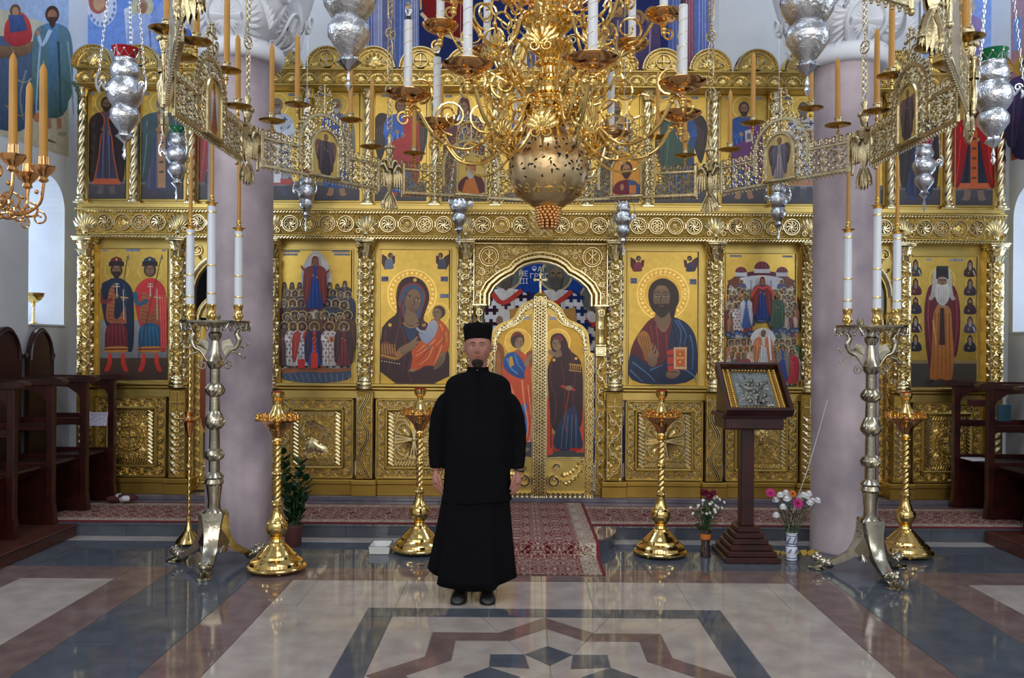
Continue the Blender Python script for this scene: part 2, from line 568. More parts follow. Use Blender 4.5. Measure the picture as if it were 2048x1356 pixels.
# ------------------------------------------------------------------ painting: flat colour shapes as thin layers
class Paint:
    def __init__(s,D=None,wall=None,step=0.0005):
        s.D = D; s.wall = wall; s.step = step
        s.items = []; s.boxes = []
    def _put(s,pts,cols,alpha):
        xs = [p[0] for p in pts]; ys = [p[1] for p in pts]
        bx = (min(xs),min(ys),max(xs),max(ys))
        lay = 0
        for b,l in s.boxes:
            if b[0] < bx[2] and b[2] > bx[0] and b[1] < bx[3] and b[3] > bx[1] and l >= lay: lay = l + 1
        s.boxes.append((bx,lay))
        s.items.append((pts,cols,alpha,lay))
    def poly(s,pts,col,metal=0.0,col2=None,sharp=False):
        """col2: colour at the bottom of the shape"""
        if len(pts) > 5 and not sharp:
            pts = chaikin(pts)
            if len(pts) < 30: pts = chaikin(pts)
        if col2 is None: cols = [lin(col)] * len(pts)
        else:
            a,b = lin(col),lin(col2)
            y0 = min(p[1] for p in pts); y1 = max(p[1] for p in pts)
            cols = []
            for p in pts:
                t = (p[1] - y0) / max(1e-6,y1 - y0)
                cols.append(tuple(a[i] + (b[i] - a[i]) * t for i in range(3)))
        s._put([tuple(p) for p in pts],cols,metal)
    def ell(s,x,y,rx,ry,col,metal=0.0,rot=0.0,n=18,col2=None):
        c,d = cos(rot),sin(rot)
        s.poly([(x + rx * cos(2 * pi * i / n) * c - ry * sin(2 * pi * i / n) * d,
                 y + rx * cos(2 * pi * i / n) * d + ry * sin(2 * pi * i / n) * c) for i in range(n)],col,metal,col2,True)
    def ringp(s,x,y,r,w,col,metal=0.0,n=28):
        for h in (0,1):
            a = [(x + r * cos(pi * (i / (n / 2)) + h * pi),y + r * sin(pi * (i / (n / 2)) + h * pi)) for i in range(n // 2 + 1)]
            b = [(x + (r - w) * cos(pi * (i / (n / 2)) + h * pi),y + (r - w) * sin(pi * (i / (n / 2)) + h * pi)) for i in range(n // 2 + 1)]
            s.poly(a + b[::-1],col,metal,None,True)
    def rect(s,x0,y0,x1,y1,col,metal=0.0,col2=None):
        s.poly([(x0,y0),(x1,y0),(x1,y1),(x0,y1)],col,metal,col2)
    def line(s,pts,w,col,w2=None,metal=0.0):
        if 3 <= len(pts) <= 8: pts = catmull(pts,4)
        k = len(pts); A = []; B = []
        for i,(x,y) in enumerate(pts):
            x0,y0 = pts[max(i - 1,0)]; x1,y1 = pts[min(i + 1,k - 1)]
            L = hypot(x1 - x0,y1 - y0) or 1
            ww = (w if w2 is None else w + (w2 - w) * i / max(1,k - 1)) / 2
            A.append((x - (y1 - y0) / L * ww,y + (x1 - x0) / L * ww)); B.append((x + (y1 - y0) / L * ww,y - (x1 - x0) / L * ww))
        s.poly(A + B[::-1],col,metal,None,True)
    def mesh(s,name,mt=None):
        vs = []; fs = []; cc = []
        for pts,cols,al,lay in s.items:
            ar = sum(pts[i][0] * pts[(i + 1) % len(pts)][1] - pts[(i + 1) % len(pts)][0] * pts[i][1] for i in range(len(pts)))
            idx = range(len(pts)) if ar < 0 else range(len(pts) - 1,-1,-1)
            n = len(vs)
            for i in idx:
                x,y = pts[i]
                if s.wall: vs.append(s.wall(x,y,lay * s.step))
                else:
                    X,Z = P(x,y,s.D)
                    vs.append((X,s.D - lay * s.step,Z))
                cc.extend((*cols[i],al))
            fs.append(tuple(range(n,n + len(pts))))
        me = bpy.data.meshes.new(name)
        me.from_pydata(vs,[],fs)
        at = me.color_attributes.new('paint','FLOAT_COLOR','CORNER')
        at.data.foreach_set('color',cc)
        me.materials.append(mt or PAINT)
        me.update()
        return me

# ------------------------------------------------------------------ setting
XL,XR = -4.40,4.79            # side walls
YI = 8.30                       # iconostasis plane
X0 = 0.2123                     # church axis at the iconostasis
FX0 = 0.17                      # axis of the floor pattern
ZS = 0.10                       # soleas height
YS = 7.05                       # soleas front

def clip(poly,a,b,c):
    """keep a*x + b*y <= c"""
    out = []
    for i in range(len(poly)):
        p,q = poly[i],poly[(i + 1) % len(poly)]
        dp,dq = a*p[0] + b*p[1] - c,a*q[0] + b*q[1] - c
        if dp <= 0: out.append(p)
        if (dp < 0 < dq) or (dq < 0 < dp):
            t = dp/(dp - dq)
            out.append((p[0] + (q[0] - p[0])*t,p[1] + (q[1] - p[1])*t))
    o2 = []
    for q in out:
        if not o2 or hypot(q[0] - o2[-1][0],q[1] - o2[-1][1]) > 1e-5: o2.append(q)
    return o2

def area2(p):
    return sum(p[i][0]*p[(i + 1) % len(p)][1] - p[(i + 1) % len(p)][0]*p[i][1] for i in range(len(p)))/2

def inset(poly,d):
    if area2(poly) < 0: poly = poly[::-1]
    src = poly
    for i in range(len(src)):
        (x0,y0),(x1,y1) = src[i],src[(i + 1) % len(src)]
        L = hypot(x1 - x0,y1 - y0)
        if L < 1e-6: continue
        nx,ny = (y1 - y0)/L,-(x1 - x0)/L
        poly = clip(poly,nx,ny,nx*x0 + ny*y0 - d)
        if len(poly) < 3: return []
    return poly

mb = MB()
mb.box(XL - .6,XR + .6,-6.0,11.9,-0.25,-0.004)
floor = structure(mb.build('floor',GROUT,None,0))

def tile(poly,m,top=0.0,thick=0.005,gap=0.0018,parent=None):
    p = inset(poly,gap)
    if len(p) < 3 or abs(area2(p)) < 0.0006: return
    b = MB()
    q = inset(p,0.0012)
    n = len(p)
    if len(q) == n:
        vs = [(x,y,top - thick) for x,y in p] + [(x,y,top - .0008) for x,y in p] + [(x,y,top) for x,y in q]
        fs = [tuple(range(2*n,3*n))]
        for i in range(n):
            j = (i + 1) % n
            fs += [(i,j,n + j,n + i),(n + i,n + j,2*n + j,2*n + i)]
    else:
        vs = [(x,y,top - thick) for x,y in p] + [(x,y,top) for x,y in p]
        fs = [tuple(range(n,2*n))] + [(i,(i + 1) % n,n + (i + 1) % n,n + i) for i in range(n)]
    b.add(vs,fs)
    b.build('tile',m,parent or floor,0)

def tiles(x0,x1,y0,y1,m,xs=(),ys=(),top=0.0,parent=None):
    bx = [x0] + [x for x in sorted(xs) if x0 + .02 < x < x1 - .02] + [x1]
    by = [y0] + [y for y in sorted(ys) if y0 + .02 < y < y1 - .02] + [y1]
    for i in range(len(bx) - 1):
        for j in range(len(by) - 1):
            tile([(bx[i],by[j]),(bx[i + 1],by[j]),(bx[i + 1],by[j + 1]),(bx[i],by[j + 1])],m,top,parent=parent)

YB = 1.5
rows = [5.78 - .625*k for k in range(8)]
gx = [FX0 + .3 + .6*k for k in range(-9,9)]
tiles(XL,XR,6.88,YS,CREAMT,[FX0 + 1.2*k for k in range(-4,5)])
tiles(XL,XR,6.09,6.88,DARKT,[FX0 + .6 + 1.2*k for k in range(-5,5)])
for sg in (-1,1):
    def S(a,b): return (FX0 + a,FX0 + b) if sg > 0 else (FX0 - b,FX0 - a)
    a,b = S(0.0,1.67); tiles(a,b,5.78,6.09,BROWNT,[FX0 - .6,FX0 + .6,FX0 - 1.2,FX0 + 1.2])
    a,b = S(1.67,1.97); tiles(a,b,YB,6.09,BROWNT,ys=rows)
    a,b = S(1.97,2.57); tiles(a,b,YB,6.09,DARKT,ys=rows)
    a,b = S(2.57,2.87); tiles(a,b,YB,6.09,BROWNT,ys=rows)
    a,b = S(2.87,3.50); tiles(a,b,YB,5.78,CREAMT,ys=rows)
    a,b = S(2.87,3.80); tiles(a,b,5.78,6.09,BROWNT)
    a,b = S(3.50,3.80); tiles(a,b,YB,5.78,BROWNT,ys=rows)
    a,b = S(3.80,4.62 if sg > 0 else 4.57); tiles(a,b,YB,6.09,DARKT,ys=rows)
# central field with the star
SCY = 4.13
HF,TF = 1.06,.165
tiles(FX0 - 1.67,FX0 + 1.67,SCY + HF,5.78,CREAMT,gx)
tiles(FX0 - 1.67,FX0 - HF,YB,SCY + HF,CREAMT,ys=rows)
tiles(FX0 + HF,FX0 + 1.67,YB,SCY + HF,CREAMT,ys=rows)
tiles(FX0 - HF,FX0 + HF,YB,SCY - HF,CREAMT,gx,rows)
tiles(FX0 - HF,FX0 + HF,SCY + HF - TF,SCY + HF,DARKT,[FX0 - .33,FX0 + .5])
tiles(FX0 - HF,FX0 + HF,SCY - HF,SCY - HF + TF,DARKT,[FX0 - .33,FX0 + .5])
for sg in (-1,1):
    a,b = sorted((FX0 + sg*HF,FX0 + sg*(HF - TF)))
    tiles(a,b,SCY - HF + TF,SCY + HF - TF,DARKT,ys=[SCY - .3,SCY + .3])

def starpt(R,k):
    """octagram outline point k (0..15): even = tip, odd = notch"""
    a = pi/2 + k*pi/8
    r = R if k % 2 == 0 else R*cos(pi/4)/cos(pi/8)
    return (FX0 + r*cos(a),SCY + r*sin(a))
HI = HF - TF
ro,ri = .892,.70
# cream pieces between frame and band: fan of convex wedges
for k in range(16):
    p,q = starpt(ro,k),starpt(ro,k + 1)
    def far(pt): return (FX0 + (pt[0] - FX0)*4,SCY + (pt[1] - SCY)*4)
    poly = [p,q,far(q),far(p)]
    for a_,b_ in ((1,0),(-1,0),(0,1),(0,-1)):
        poly = clip(poly,a_,b_,a_*FX0 + b_*SCY + HI)
    if len(poly) > 2: tile(poly,CREAMT)
    tile([p,q,starpt(ri,k + 1),starpt(ri,k)],BROWNT)
# inner star of blue rhombi
R8 = .425; notch = R8*cos(pi/4)/cos(pi/8); rin = .145
for k in range(8):
    a = pi/2 + k*pi/4
    tip = starpt(R8,2*k); n0 = starpt(R8,2*k - 1); n1 = starpt(R8,2*k + 1)
    inn = (FX0 + rin*cos(a),SCY + rin*sin(a))
    tile([tip,n1,inn,n0],DARKT)
    inn2 = (FX0 + rin*cos(a + pi/4),SCY + rin*sin(a + pi/4))
    tile([n1,inn2,(FX0,SCY),inn],CREAMT)
    # cream between band and rhombi
    tile([starpt(ri,2*k),starpt(ri,2*k + 1),n1,tip],CREAMT)
    tile([starpt(ri,2*k + 1),starpt(ri,2*k + 2),starpt(R8,2*k + 2),n1],CREAMT)

# ---- soleas (raised floor before the iconostasis) with tiled riser and the rounded ambo
mb = MB()
mb.box(XL,XR,YS + .012,9.2,-.004,ZS - .012)
soleas = mb.build('floor_soleas',GROUT,None,0)
structure(soleas)
for i in range(16):
    xa = XL + .6*i; xb = min(xa + .6,XR)
    if xb - xa < .05: continue
    b = MB(); b.box(xa + .001,xb - .001,YS,YS + .013,0,ZS - .013,.001); b.build('tile',DARKT,soleas,0)
    b = MB(); b.box(xa + .001,xb - .001,YS - .006,YS + .36,ZS - .013,ZS,.0015); b.build('tile',DARKT,soleas,0)
tiles(XL,XR,YS + .36,7.90,PURPT,[FX0 + .6*k for k in range(-8,9)],top=ZS,parent=soleas)
tiles(XL,XR,7.90,8.45,PURPT,[FX0 + .3 + .6*k for k in range(-8,9)],top=ZS,parent=soleas)
# ambo: half round step
mb = MB()
pts = [(FX0 + .62*sin(a)*1.0,YS - .58*cos(a) ** 0.8) for a in [(-pi/2) + pi*i/28 for i in range(29)]]
pts = [(x,y if abs(y) < 99 else YS) for x,y in pts]
pts = [(FX0 + .63,YS - .003)] + [(FX0 + .63*cos(pi*i/28),YS - .003 - .60*sin(pi*i/28) ** .8) for i in range(1,28)] + [(FX0 - .63,YS - .003)]
mb.prism(pts,lambda x,y,d: (x,y,d),0,ZS - .014)
amb = mb.build('floor_ambo',DARKT,None,25); structure(amb)
mb = MB()
mb.prism([(FX0 + (x - FX0)*1.012,YS - .003 + (y - YS + .003)*1.012) for x,y in pts],lambda x,y,d: (x,y,d),ZS - .014,ZS)
mb.build('tread',BROWNT,amb,25)

# ---- walls
def wall_with_window(name,X,sg,y0,y1,zb,zs,r,fr=None):
    """side wall with an arched recess; sg = -1 left, +1 right"""
    T = .55
    xa,xb = (X - T,X) if sg < 0 else (X,X + T)
    b = MB()
    b.box(xa,xb,-6.0,y0,0,8)
    b.box(xa,xb,y1,11.9,0,8)
    b.box(xa,xb,y0,y1,0,zb)
    yc = (y0 + y1)/2
    arc = [(yc + r*cos(pi*i/18),zs + r*sin(pi*i/18)) for i in range(19)]
    poly = [(y0,8),(y0,zs)] + arc[::-1][1:-1] + [(y1,zs),(y1,8)]
    b.prism(poly,lambda y,z,d: (d,y,z),xa,xb)
    o = structure(b.build(name,PLASTER,None,0))
    return o
wl = wall_with_window('wall_left',XL,-1,7.72,8.33,1.73,2.84,.305)
wr = wall_with_window('wall_right',XR,1,7.72,8.33,1.73,2.84,.305)
for nm,xg,sg in (('window_1',XL - .48,-1),('window_2',XR + .48,1)):
    b = MB()
    yc = 8.025
    out = [(yc + .305*cos(pi*i/18),2.84 + .305*sin(pi*i/18)) for i in range(19)] + [(7.72,1.73),(8.33,1.73)]
    inn = [(yc + .262*cos(pi*i/18),2.84 + .262*sin(pi*i/18)) for i in range(19)] + [(7.763,1.775),(8.287,1.775)]
    n = len(out)
    for d in (xg - .02,xg + .02):
        b.add([(d,y,z) for y,z in out] + [(d,y,z) for y,z in inn],
              [(i,(i + 1) % n,n + (i + 1) % n,n + i) for i in range(n)])
    b.add([(xg - .02,y,z) for y,z in inn] + [(xg + .02,y,z) for y,z in inn],
          [(i,(i + 1) % n,n + (i + 1) % n,n + i) for i in range(n)])
    b.box(xg - .018,xg + .018,yc - .018,yc + .018,1.76,3.11)
    b.box(xg - .018,xg + .018,7.75,8.30,2.40,2.44)
    w = structure(b.build(nm,WHITEC,None,0))
    b = MB(); b.prism(inn,lambda y,z,d: (d,y,z),xg - .003,xg + .003)
    b.build('pane',CLEARG,w,0)
    b = MB(); b.box(min(xg,xg - sg*.5),max(xg,xg - sg*.5),7.722,8.328,1.7305,1.748,.002)
    b.build('sill',PLASTER,w,0)

b = MB(); b.box(XL - .55,XR + .55,-6.3,-6.0,0,8); structure(b.build('wall_west',PLASTER,None,0))
b = MB(); b.box(XL - .55,XR + .55,-6.3,12.2,8.0,8.2); structure(b.build('ceiling',PLASTER,None,0))
YE = 8.75
EL,ER = -1.62,2.02             # sanctuary arch opening
# east wall of the aisles (above the iconostasis), with a glazed slot added for a strongly lit patch of plaster
b = MB()
b.box(XL,EL,YE,YE + .35,3.35,8)
b.box(ER,4.05,YE,YE + .35,3.35,8)
b.box(4.05,4.33,YE,YE + .35,3.35,4.55)
b.box(4.05,4.33,YE,YE + .35,5.6,8)
b.box(4.33,XR,YE,YE + .35,3.35,8)
we = structure(b.build('wall_east',PLASTER,None,0))
b = MB(); b.box(4.03,4.35,YE + .30,YE + .33,4.5,5.65);
w3 = structure(b.build('added_wall_slot',CLEARG,None,0))
# apse behind the sanctuary arch
b = MB(); b.box(XL,XR,11.6,11.9,0,8)
wb = structure(b.build('wall_apse',DARKV,None,0))

# ---- pillars with carved capitals
def pillar(px):
    cx,cy = px,6.80
    b = MB()
    b.lathe([(.262,0),(.262,.02),(.254,.03),(.25,2.0),(.246,3.80)],40,(cx,cy,0))
    o = structure(b.build('pillar',PILLARM,None,40))
    b = MB()
    prof = [(.25,3.78)] + [(.285 + .045*cos(t),3.85 + .07*sin(t)) for t in [(-pi/2) + pi*i/8 for i in range(9)]] + [(.27,3.94)]
    b.lathe(prof,40,(cx,cy,0)); b.build('neck_ring',CARVEDW,o,50)
    b = MB(); rings = []
    for i in range(12):
        t = i/11; z = 3.93 + .80*t
        half = .27 + .27*(t ** .45)
        e = 2 + 7*t ** .6
        ring = []
        for k in range(40):
            a = 2*pi*k/40
            q = (abs(cos(a)) ** e + abs(sin(a)) ** e) ** (-1/e)
            ring.append((cx + half*q*cos(a),cy + half*q*sin(a),z))
        rings.append(ring)
    b.loft(rings)
    b.box(cx - .58,cx + .58,cy - .58,cy + .58,4.73,4.95,.01)
    b.build('capital',CARVEDW,o,40)
    b = Relief()
    r = .145
    b.ring(0,0,r,.02,.02,28)
    for a in range(4):
        t = a*pi/2
        b.ridge([(0,0),(r*.8*cos(t),r*.8*sin(t))],.022,.022,.04)
        for k in (-1,0,1): b.leaf(.03*cos(t + pi/4),.03*sin(t + pi/4),t + pi/4 + k*.42,.075,.018,.018)
    for k in range(34):
        a = 2*pi*k/34
        b.leaf(r*1.12*cos(a),r*1.12*sin(a),a + .35,.10,.022,.02)
    for sx in (-1,1):
        b.spiral(sx*.33,.20,.085,0 if sx < 0 else pi,1.4,sx,.018,.02,18)
        for k in range(7): b.leaf(sx*.30,-.08 + .02*k,pi/2 + sx*(-.9 + .2*k),.11,.024,.02)
    tilt = .30
    v0 = list(b.v)
    for side in (0,1):
        def mp(p):
            x,z,h = p
            out = .27 + .27*max(0,(z + .10)/.8) ** .45 - .012 + h
            if side == 0: return (cx + x,cy - out - .012,4.03 + z)
            s = 1 if cx < FX0 else -1
            return (cx + s*(out + .012),cy + x,4.03 + z)
        c = MB(); c.add([mp(p) for p in v0],b.f)
        c.build('carving',CARVEDW,o,60)
    return o
pillar(-2.20)
pillar(2.585)

# ---- frescoes, flat painted plaster on the walls
def map_left(x,y,l):
    u0,v0 = x - CX,y - CY
    u = u0 + v0*ROLL; v = v0 - u0*ROLL
    D = XL*F_PX/u
    return (XL + .0015 + l,D,EYE - v*D/F_PX)
def map_right(x,y,l):
    u0,v0 = x - CX,y - CY
    u = u0 + v0*ROLL; v = v0 - u0*ROLL
    D = XR*F_PX/u
    return (XR - .0015 - l,D,EYE - v*D/F_PX)

def robe(p,x,y,h,c,c2,hw=.16,folds=(),skin=(150,104,76),hair=(70,50,40),halo=None,lean=0,beard=None,cloak=None,cloak2=None):
    """simple frontal standing figure, head top at (x, y), total height h"""
    hr = h*.062
    if halo: p.ell(x + lean*.1,y + hr*1.1,hr*1.9,hr*1.9,halo,.6)
    p.poly([(x - h*.07,y + h*.145),(x + h*.07,y + h*.145),(x + h*hw*.95,y + h*.22),(x + h*hw,y + h*.5),(x + h*hw*.9,y + h*.95),
            (x - h*hw*.9,y + h*.95),(x - h*hw,y + h*.5),(x - h*hw*.95,y + h*.22)],c,0,c2)
    if cloak:
        p.poly([(x - h*.06,y + h*.145),(x - h*.02,y + h*.3),(x - h*.06,y + h*.62),(x - h*.1,y + h*.85),(x - h*hw*1.15,y + h*.82),(x - h*hw*1.18,y + h*.4),(x - h*hw,y + h*.2)],cloak,0,cloak2 or cloak)
        p.poly([(x + h*.06,y + h*.145),(x + h*.03,y + h*.3),(x + h*.08,y + h*.5),(x + h*.03,y + h*.7),(x + h*hw*1.1,y + h*.85),(x + h*hw*1.2,y + h*.4),(x + h*hw,y + h*.2)],cloak,0,cloak2 or cloak)
    for fx,w,fc in folds:
        p.line([(x + fx*h*.5,y + h*.3),(x + fx*h*.62,y + h*.6),(x + fx*h*.7,y + h*.92)],h*w,fc,h*w*.4)
    p.ell(x + lean,y + hr*1.15,hr*.95,hr*1.2,hair)
    p.ell(x + lean*1.2,y + hr*1.35,hr*.66,hr*.9,skin)
    if beard: p.poly([(x - hr*.6,y + hr*1.5),(x + hr*.6,y + hr*1.5),(x + hr*.35,y + hr*2.7),(x,y + hr*3.1),(x - hr*.35,y + hr*2.7)],beard)

p = Paint(wall=map_left,step=.0004)
p.poly([(-260,-420),(137,-240),(137,314),(-260,190)],(196,192,178),0,(186,176,150))
p.poly([(-260,-420),(137,-240),(137,60),(-260,-60)],(120,148,196),0,(160,178,206))
# sea, boat and fishermen
p.poly([(-260,60),(20,70),(60,90),(86,140),(84,200),(60,250),(28,270),(-260,190)],(84,100,128),0,(60,78,106))
p.line([(52,140),(40,190),(46,240)],5,(120,130,140),2)
p.line([(20,150),(48,165),(70,150)],3,(150,150,130),2)
p.poly([(-60,78),(20,96),(74,78),(66,104),(30,118),(-60,110)],(140,110,80),0,(104,80,62))
p.poly([(10,40),(40,20),(60,40),(66,84),(30,96),(6,80)],(196,70,66),0,(160,50,60))
p.ell(30,22,11,14,(110,78,62)); p.ell(30,24,7,10,(168,126,100))
p.poly([(16,30),(46,30),(54,60),(20,66)],(70,90,140),0,(60,76,120))
robe(p,104,12,236,(92,128,168),(70,98,96),.15,[(-.2,.02,(150,176,196)),(.1,.02,(52,72,84)),(.26,.014,(140,160,160))],cloak=(92,122,140),cloak2=(86,112,104),beard=(70,52,44))
p.line([(100,60),(84,90),(76,70)],8,(170,190,210),6); p.ell(75,66,4,6,(176,130,100))
for fx in (92,112): p.poly([(fx,236),(fx + 9,236),(fx + 11,256),(fx + 2,258)],(168,122,96))
p.ell(74,234,7,9,(190,120,70)); p.line([(96,280),(112,286)],5,(90,84,70),2)
p.ell(124,268,9,5,(150,150,130)); p.line([(10,210),(40,232),(60,214)],4,(140,116,84),2)
link('fresco',p.mesh('fresco',PAINTM),wl)

p = Paint(wall=map_right,step=.0004)
p.poly([(2022,-160),(2300,-420),(2300,240),(2022,322)],(150,166,200),0,(176,96,56))
p.poly([(2024,236),(2300,130),(2300,238),(2024,318)],(196,118,62),0,(170,88,50))
robe(p,2052,120,210,(70,58,96),(52,48,84),.17,[(-.2,.02,(110,96,140)),(.1,.02,(40,36,60))],halo=(190,150,70),cloak=(80,66,104))
p.poly([(2026,40),(2044,30),(2044,96),(2026,104)],(120,140,190))
link('fresco',p.mesh('fresco',PAINTM),wr)

p = Paint(D=YE - .0015,step=.0004)
# left aisle: sky blue ground, medallion, angel and scroll
p.poly([(164,-140),(412,-140),(412,150),(164,150)],(96,126,198),0,(122,156,224))
p.rect(160,-140,165,150,(216,220,228))
p.ell(204,12,30,42,(196,206,228)); p.ell(196,2,19,26,(170,96,90)); p.ell(198,6,12,16,(186,150,120))
for k in range(9): p.ell(204 + 25*cos(.35*k - .2),14 + 34*sin(.35*k - .2),3,4,(120,140,190))
p.poly([(248,18),(262,12),(276,20),(272,88),(254,96)],(206,212,226),0,(170,190,226))
for k in range(6): p.line([(254,28 + 10*k),(268,26 + 10*k)],1.6,(120,130,160))
robe(p,285,0,190,(160,176,216),(120,150,214),.16,[(-.2,.02,(206,214,234)),(.15,.02,(90,112,176))],halo=(206,200,170),hair=(150,130,120))
p.poly([(300,40),(330,-10),(345,60),(322,120)],(140,158,206),0,(104,136,206))
p.poly([(350,-20),(412,-20),(412,120),(370,130)],(88,118,190),0,(60,90,170))
# right aisle
p.poly([(1846,-140),(2004,-140),(2004,190),(1846,190)],(120,150,220),0,(150,176,230))
robe(p,1930,0,190,(150,130,176),(110,110,190),.2,[(-.2,.02,(190,190,224)),(.15,.02,(90,84,150))],halo=(190,190,200))
p.line([(1880,-40),(1896,30),(1890,120)],14,(176,186,226),8)
p.rect(1842,-140,1846,190,(220,222,230))
link('fresco',p.mesh('fresco',PAINTM),we)

AP = 11.6 - .002
p = Paint(D=AP,step=.0005)
p.poly([(640,-260),(1520,-260),(1520,330),(640,330)],(28,36,78),0,(22,32,74))
# seated and standing robed figures of the apse vault
for x,w,c,c2,h in ((742,14,(70,84,140),(60,76,140),(150,160,196)),(762,12,(150,150,180),(110,116,160),(196,200,216)),
                       (782,16,(92,88,124),(60,60,104),(150,140,170)),(806,15,(60,84,150),(46,70,140),(120,140,190)),
                       (828,12,(120,130,176),(70,90,150),(186,190,214))):
    c,c2,h = [tuple(int(v*.6 + g*.4) for v,g in zip(q,(104,108,126))) for q in (c,c2,h)]
    p.poly([(x - w,-200),(x + w,-200),(x + w*.8,60),(x + w,170),(x - w,170),(x - w*1.1,50)],c,0,c2)
    for k in (-.5,.1,.6): p.line([(x + k*w,-180),(x + k*w*.7,40),(x + k*w,165)],w*.16,h,w*.08)
p.poly([(838,-200),(930,-200),(940,30),(920,84),(880,70),(842,30)],(120,24,24),0,(96,18,22))
p.line([(842,26),(880,64),(930,84)],7,(176,150,120),7)
p.line([(838,-100),(842,20)],4,(170,140,100),4)
p.poly([(946,-200),(1160,-200),(1180,120),(1100,160),(980,130)],(30,38,84),0,(24,34,80))
for x,y,s in ((1240,20,1.0),(1275,36,.9),(1305,30,.95),(1215,60,.8)):
    p.ell(x,y,17*s,19*s,(120,96,60),.2); p.ell(x,y,9*s,12*s,(84,62,52)); p.ell(x,y + 2,6*s,9*s,(140,104,82))
    p.poly([(x - 14,y + 14),(x + 14,y + 14),(x + 20,y + 150),(x - 20,y + 150)],(70,58,84),0,(44,40,70))
    p.line([(x - 4,y + 20),(x - 8,y + 140)],4,(120,108,130),2)
for x,w,c,c2,h in ((1352,15,(44,62,124),(40,58,120),(104,124,180)),(1378,14,(110,30,44),(90,26,44),(170,90,90)),
                       (1404,15,(56,76,142),(48,70,140),(130,150,200)),(1430,13,(130,110,130),(84,70,110),(190,170,180)),(1452,12,(86,92,150),(64,74,140),(160,170,206))):
    c,c2,h = [tuple(int(v*.6 + g*.4) for v,g in zip(q,(104,104,120))) for q in (c,c2,h)]
    p.poly([(x - w,-200),(x + w,-200),(x + w*.9,50),(x + w,150),(x - w,150),(x - w*1.1,40)],c,0,c2)
    for k in (-.5,.1,.6): p.line([(x + k*w,-180),(x + k*w*.7,30),(x + k*w,145)],w*.16,h,w*.08)
p.line([(1478,-120),(1470,20),(1440,90),(1400,150)],7,(150,40,50),7)
# church fathers seen through the royal doors' arch
p.poly([(880,470),(1290,470),(1290,1010),(880,1010)],(24,62,138),0,(28,58,126))
def bishop(x,y,h,cr):
    p.ell(x,y + h*.07,h*.105,h*.105,(176,156,104)); p.ell(x,y + h*.07,h*.092,h*.092,(92,96,92))
    p.poly([(x - h*.1,y + h*.16),(x + h*.1,y + h*.16),(x + h*.19,y + h*.26),(x + h*.22,y + h),(x - h*.22,y + h),(x - h*.19,y + h*.26)],(206,204,208),0,(190,188,196))
    random.seed(int(x))
    for j in range(9):
        for i in range(-4,5):
            qx,qy = x + i*h*.047 + (j % 2)*h*.022,y + h*(.21 + .085*j)
            if abs(i) <= 3 + (j > 1) and j > 0 or abs(i) in (2,3):
                a = h*.021
                p.rect(qx - a*1.4,qy - a*.5,qx + a*1.4,qy + a*.5,cr); p.rect(qx - a*.5,qy - a*1.4,qx + a*.5,qy + a*1.4,cr)
    p.poly([(x - h*.05,y + h*.16),(x + h*.05,y + h*.16),(x + h*.04,y + h*.95),(x - h*.04,y + h*.95)],(196,190,186))
    for j in range(4):
        qy = y + h*(.26 + .17*j); a = h*.03
        p.rect(x - a,qy - a*.3,x + a,qy + a*.3,(60,40,50)); p.rect(x - a*.3,qy - a,x + a*.3,qy + a,(60,40,50))
    p.line([(x - h*.1,y + h*.17),(x - h*.02,y + h*.25),(x + h*.1,y + h*.17)],h*.03,(176,60,54),h*.03)
    p.ell(x,y + h*.065,h*.052,h*.066,(96,90,84)); p.ell(x,y + h*.07,h*.038,h*.05,(122,104,84))
    p.poly([(x - h*.04,y + h*.085),(x + h*.04,y + h*.085),(x + h*.025,y + h*.15),(x,y + h*.175),(x - h*.025,y + h*.15)],(84,76,70))
    p.line([(x - h*.03,y + h*.055),(x - h*.008,y + h*.058)],h*.007,(40,32,30)); p.line([(x + h*.008,y + h*.058),(x + h*.03,y + h*.055)],h*.007,(40,32,30))
    p.line([(x,y + h*.06),(x,y + h*.09)],h*.008,(84,66,54))
    p.poly([(x + h*.02,y + h*.29),(x + h*.12,y + h*.27),(x + h*.13,y + h*.38),(x + h*.03,y + h*.40)],(186,140,80),.2)
    p.ell(x - h*.04,y + h*.36,h*.022,h*.03,(130,104,84)); p.ell(x + h*.05,y + h*.41,h*.03,h*.02,(130,104,84))
bishop(1190,575,300,(120,118,130))
bishop(1012,526,320,(50,24,40))
bishop(1112,528,320,(30,42,92))
link('fresco',p.mesh('fresco',PAINTM),wb)

def text_part(body,px,py,D,size,m,parent,dy=0.004,align='CENTER'):
    c = bpy.data.curves.new('lettering','FONT')
    c.body = body; c.size = size; c.align_x = align; c.align_y = 'CENTER'; c.extrude = .0004
    o = bpy.data.objects.new('lettering',c)
    COL.objects.link(o)
    dg = bpy.context.evaluated_depsgraph_get()
    me = bpy.data.meshes.new_from_object(o.evaluated_get(dg))
    bpy.data.objects.remove(o)
    X,Z = P(px,py,D)
    M = Matrix.Translation((X,D - dy,Z)) @ Matrix.Rotation(pi/2,4,'X')
    me.transform(M)
    me.materials.clear(); me.materials.append(m)
    return link('lettering',me,parent)
LETW = mat('pale_lettering',(206,206,214),0,0.6)
LETD = mat('dark_lettering',(30,34,70),0,0.6)
text_part('НЕ',1047,548,AP,.10,LETW,wb,.012)
text_part('ІІІ',1047,563,AP,.10,LETW,wb,.012)
text_part('ѲАГ',1078,539,AP,.10,LETW,wb,.012)
text_part('ГРИГ',1078,553,AP,.10,LETW,wb,.012)

# ------------------------------------------------------------------ iconostasis
AX = 1080.0 - CX
def XQ(q,Y=YI): return (AX + q)*Y/F_PX
def ZQ(y,Y=YI): return EYE - (y - .33 - CY)*Y/F_PX
def XW(w,Y=YI): return w*Y/F_PX

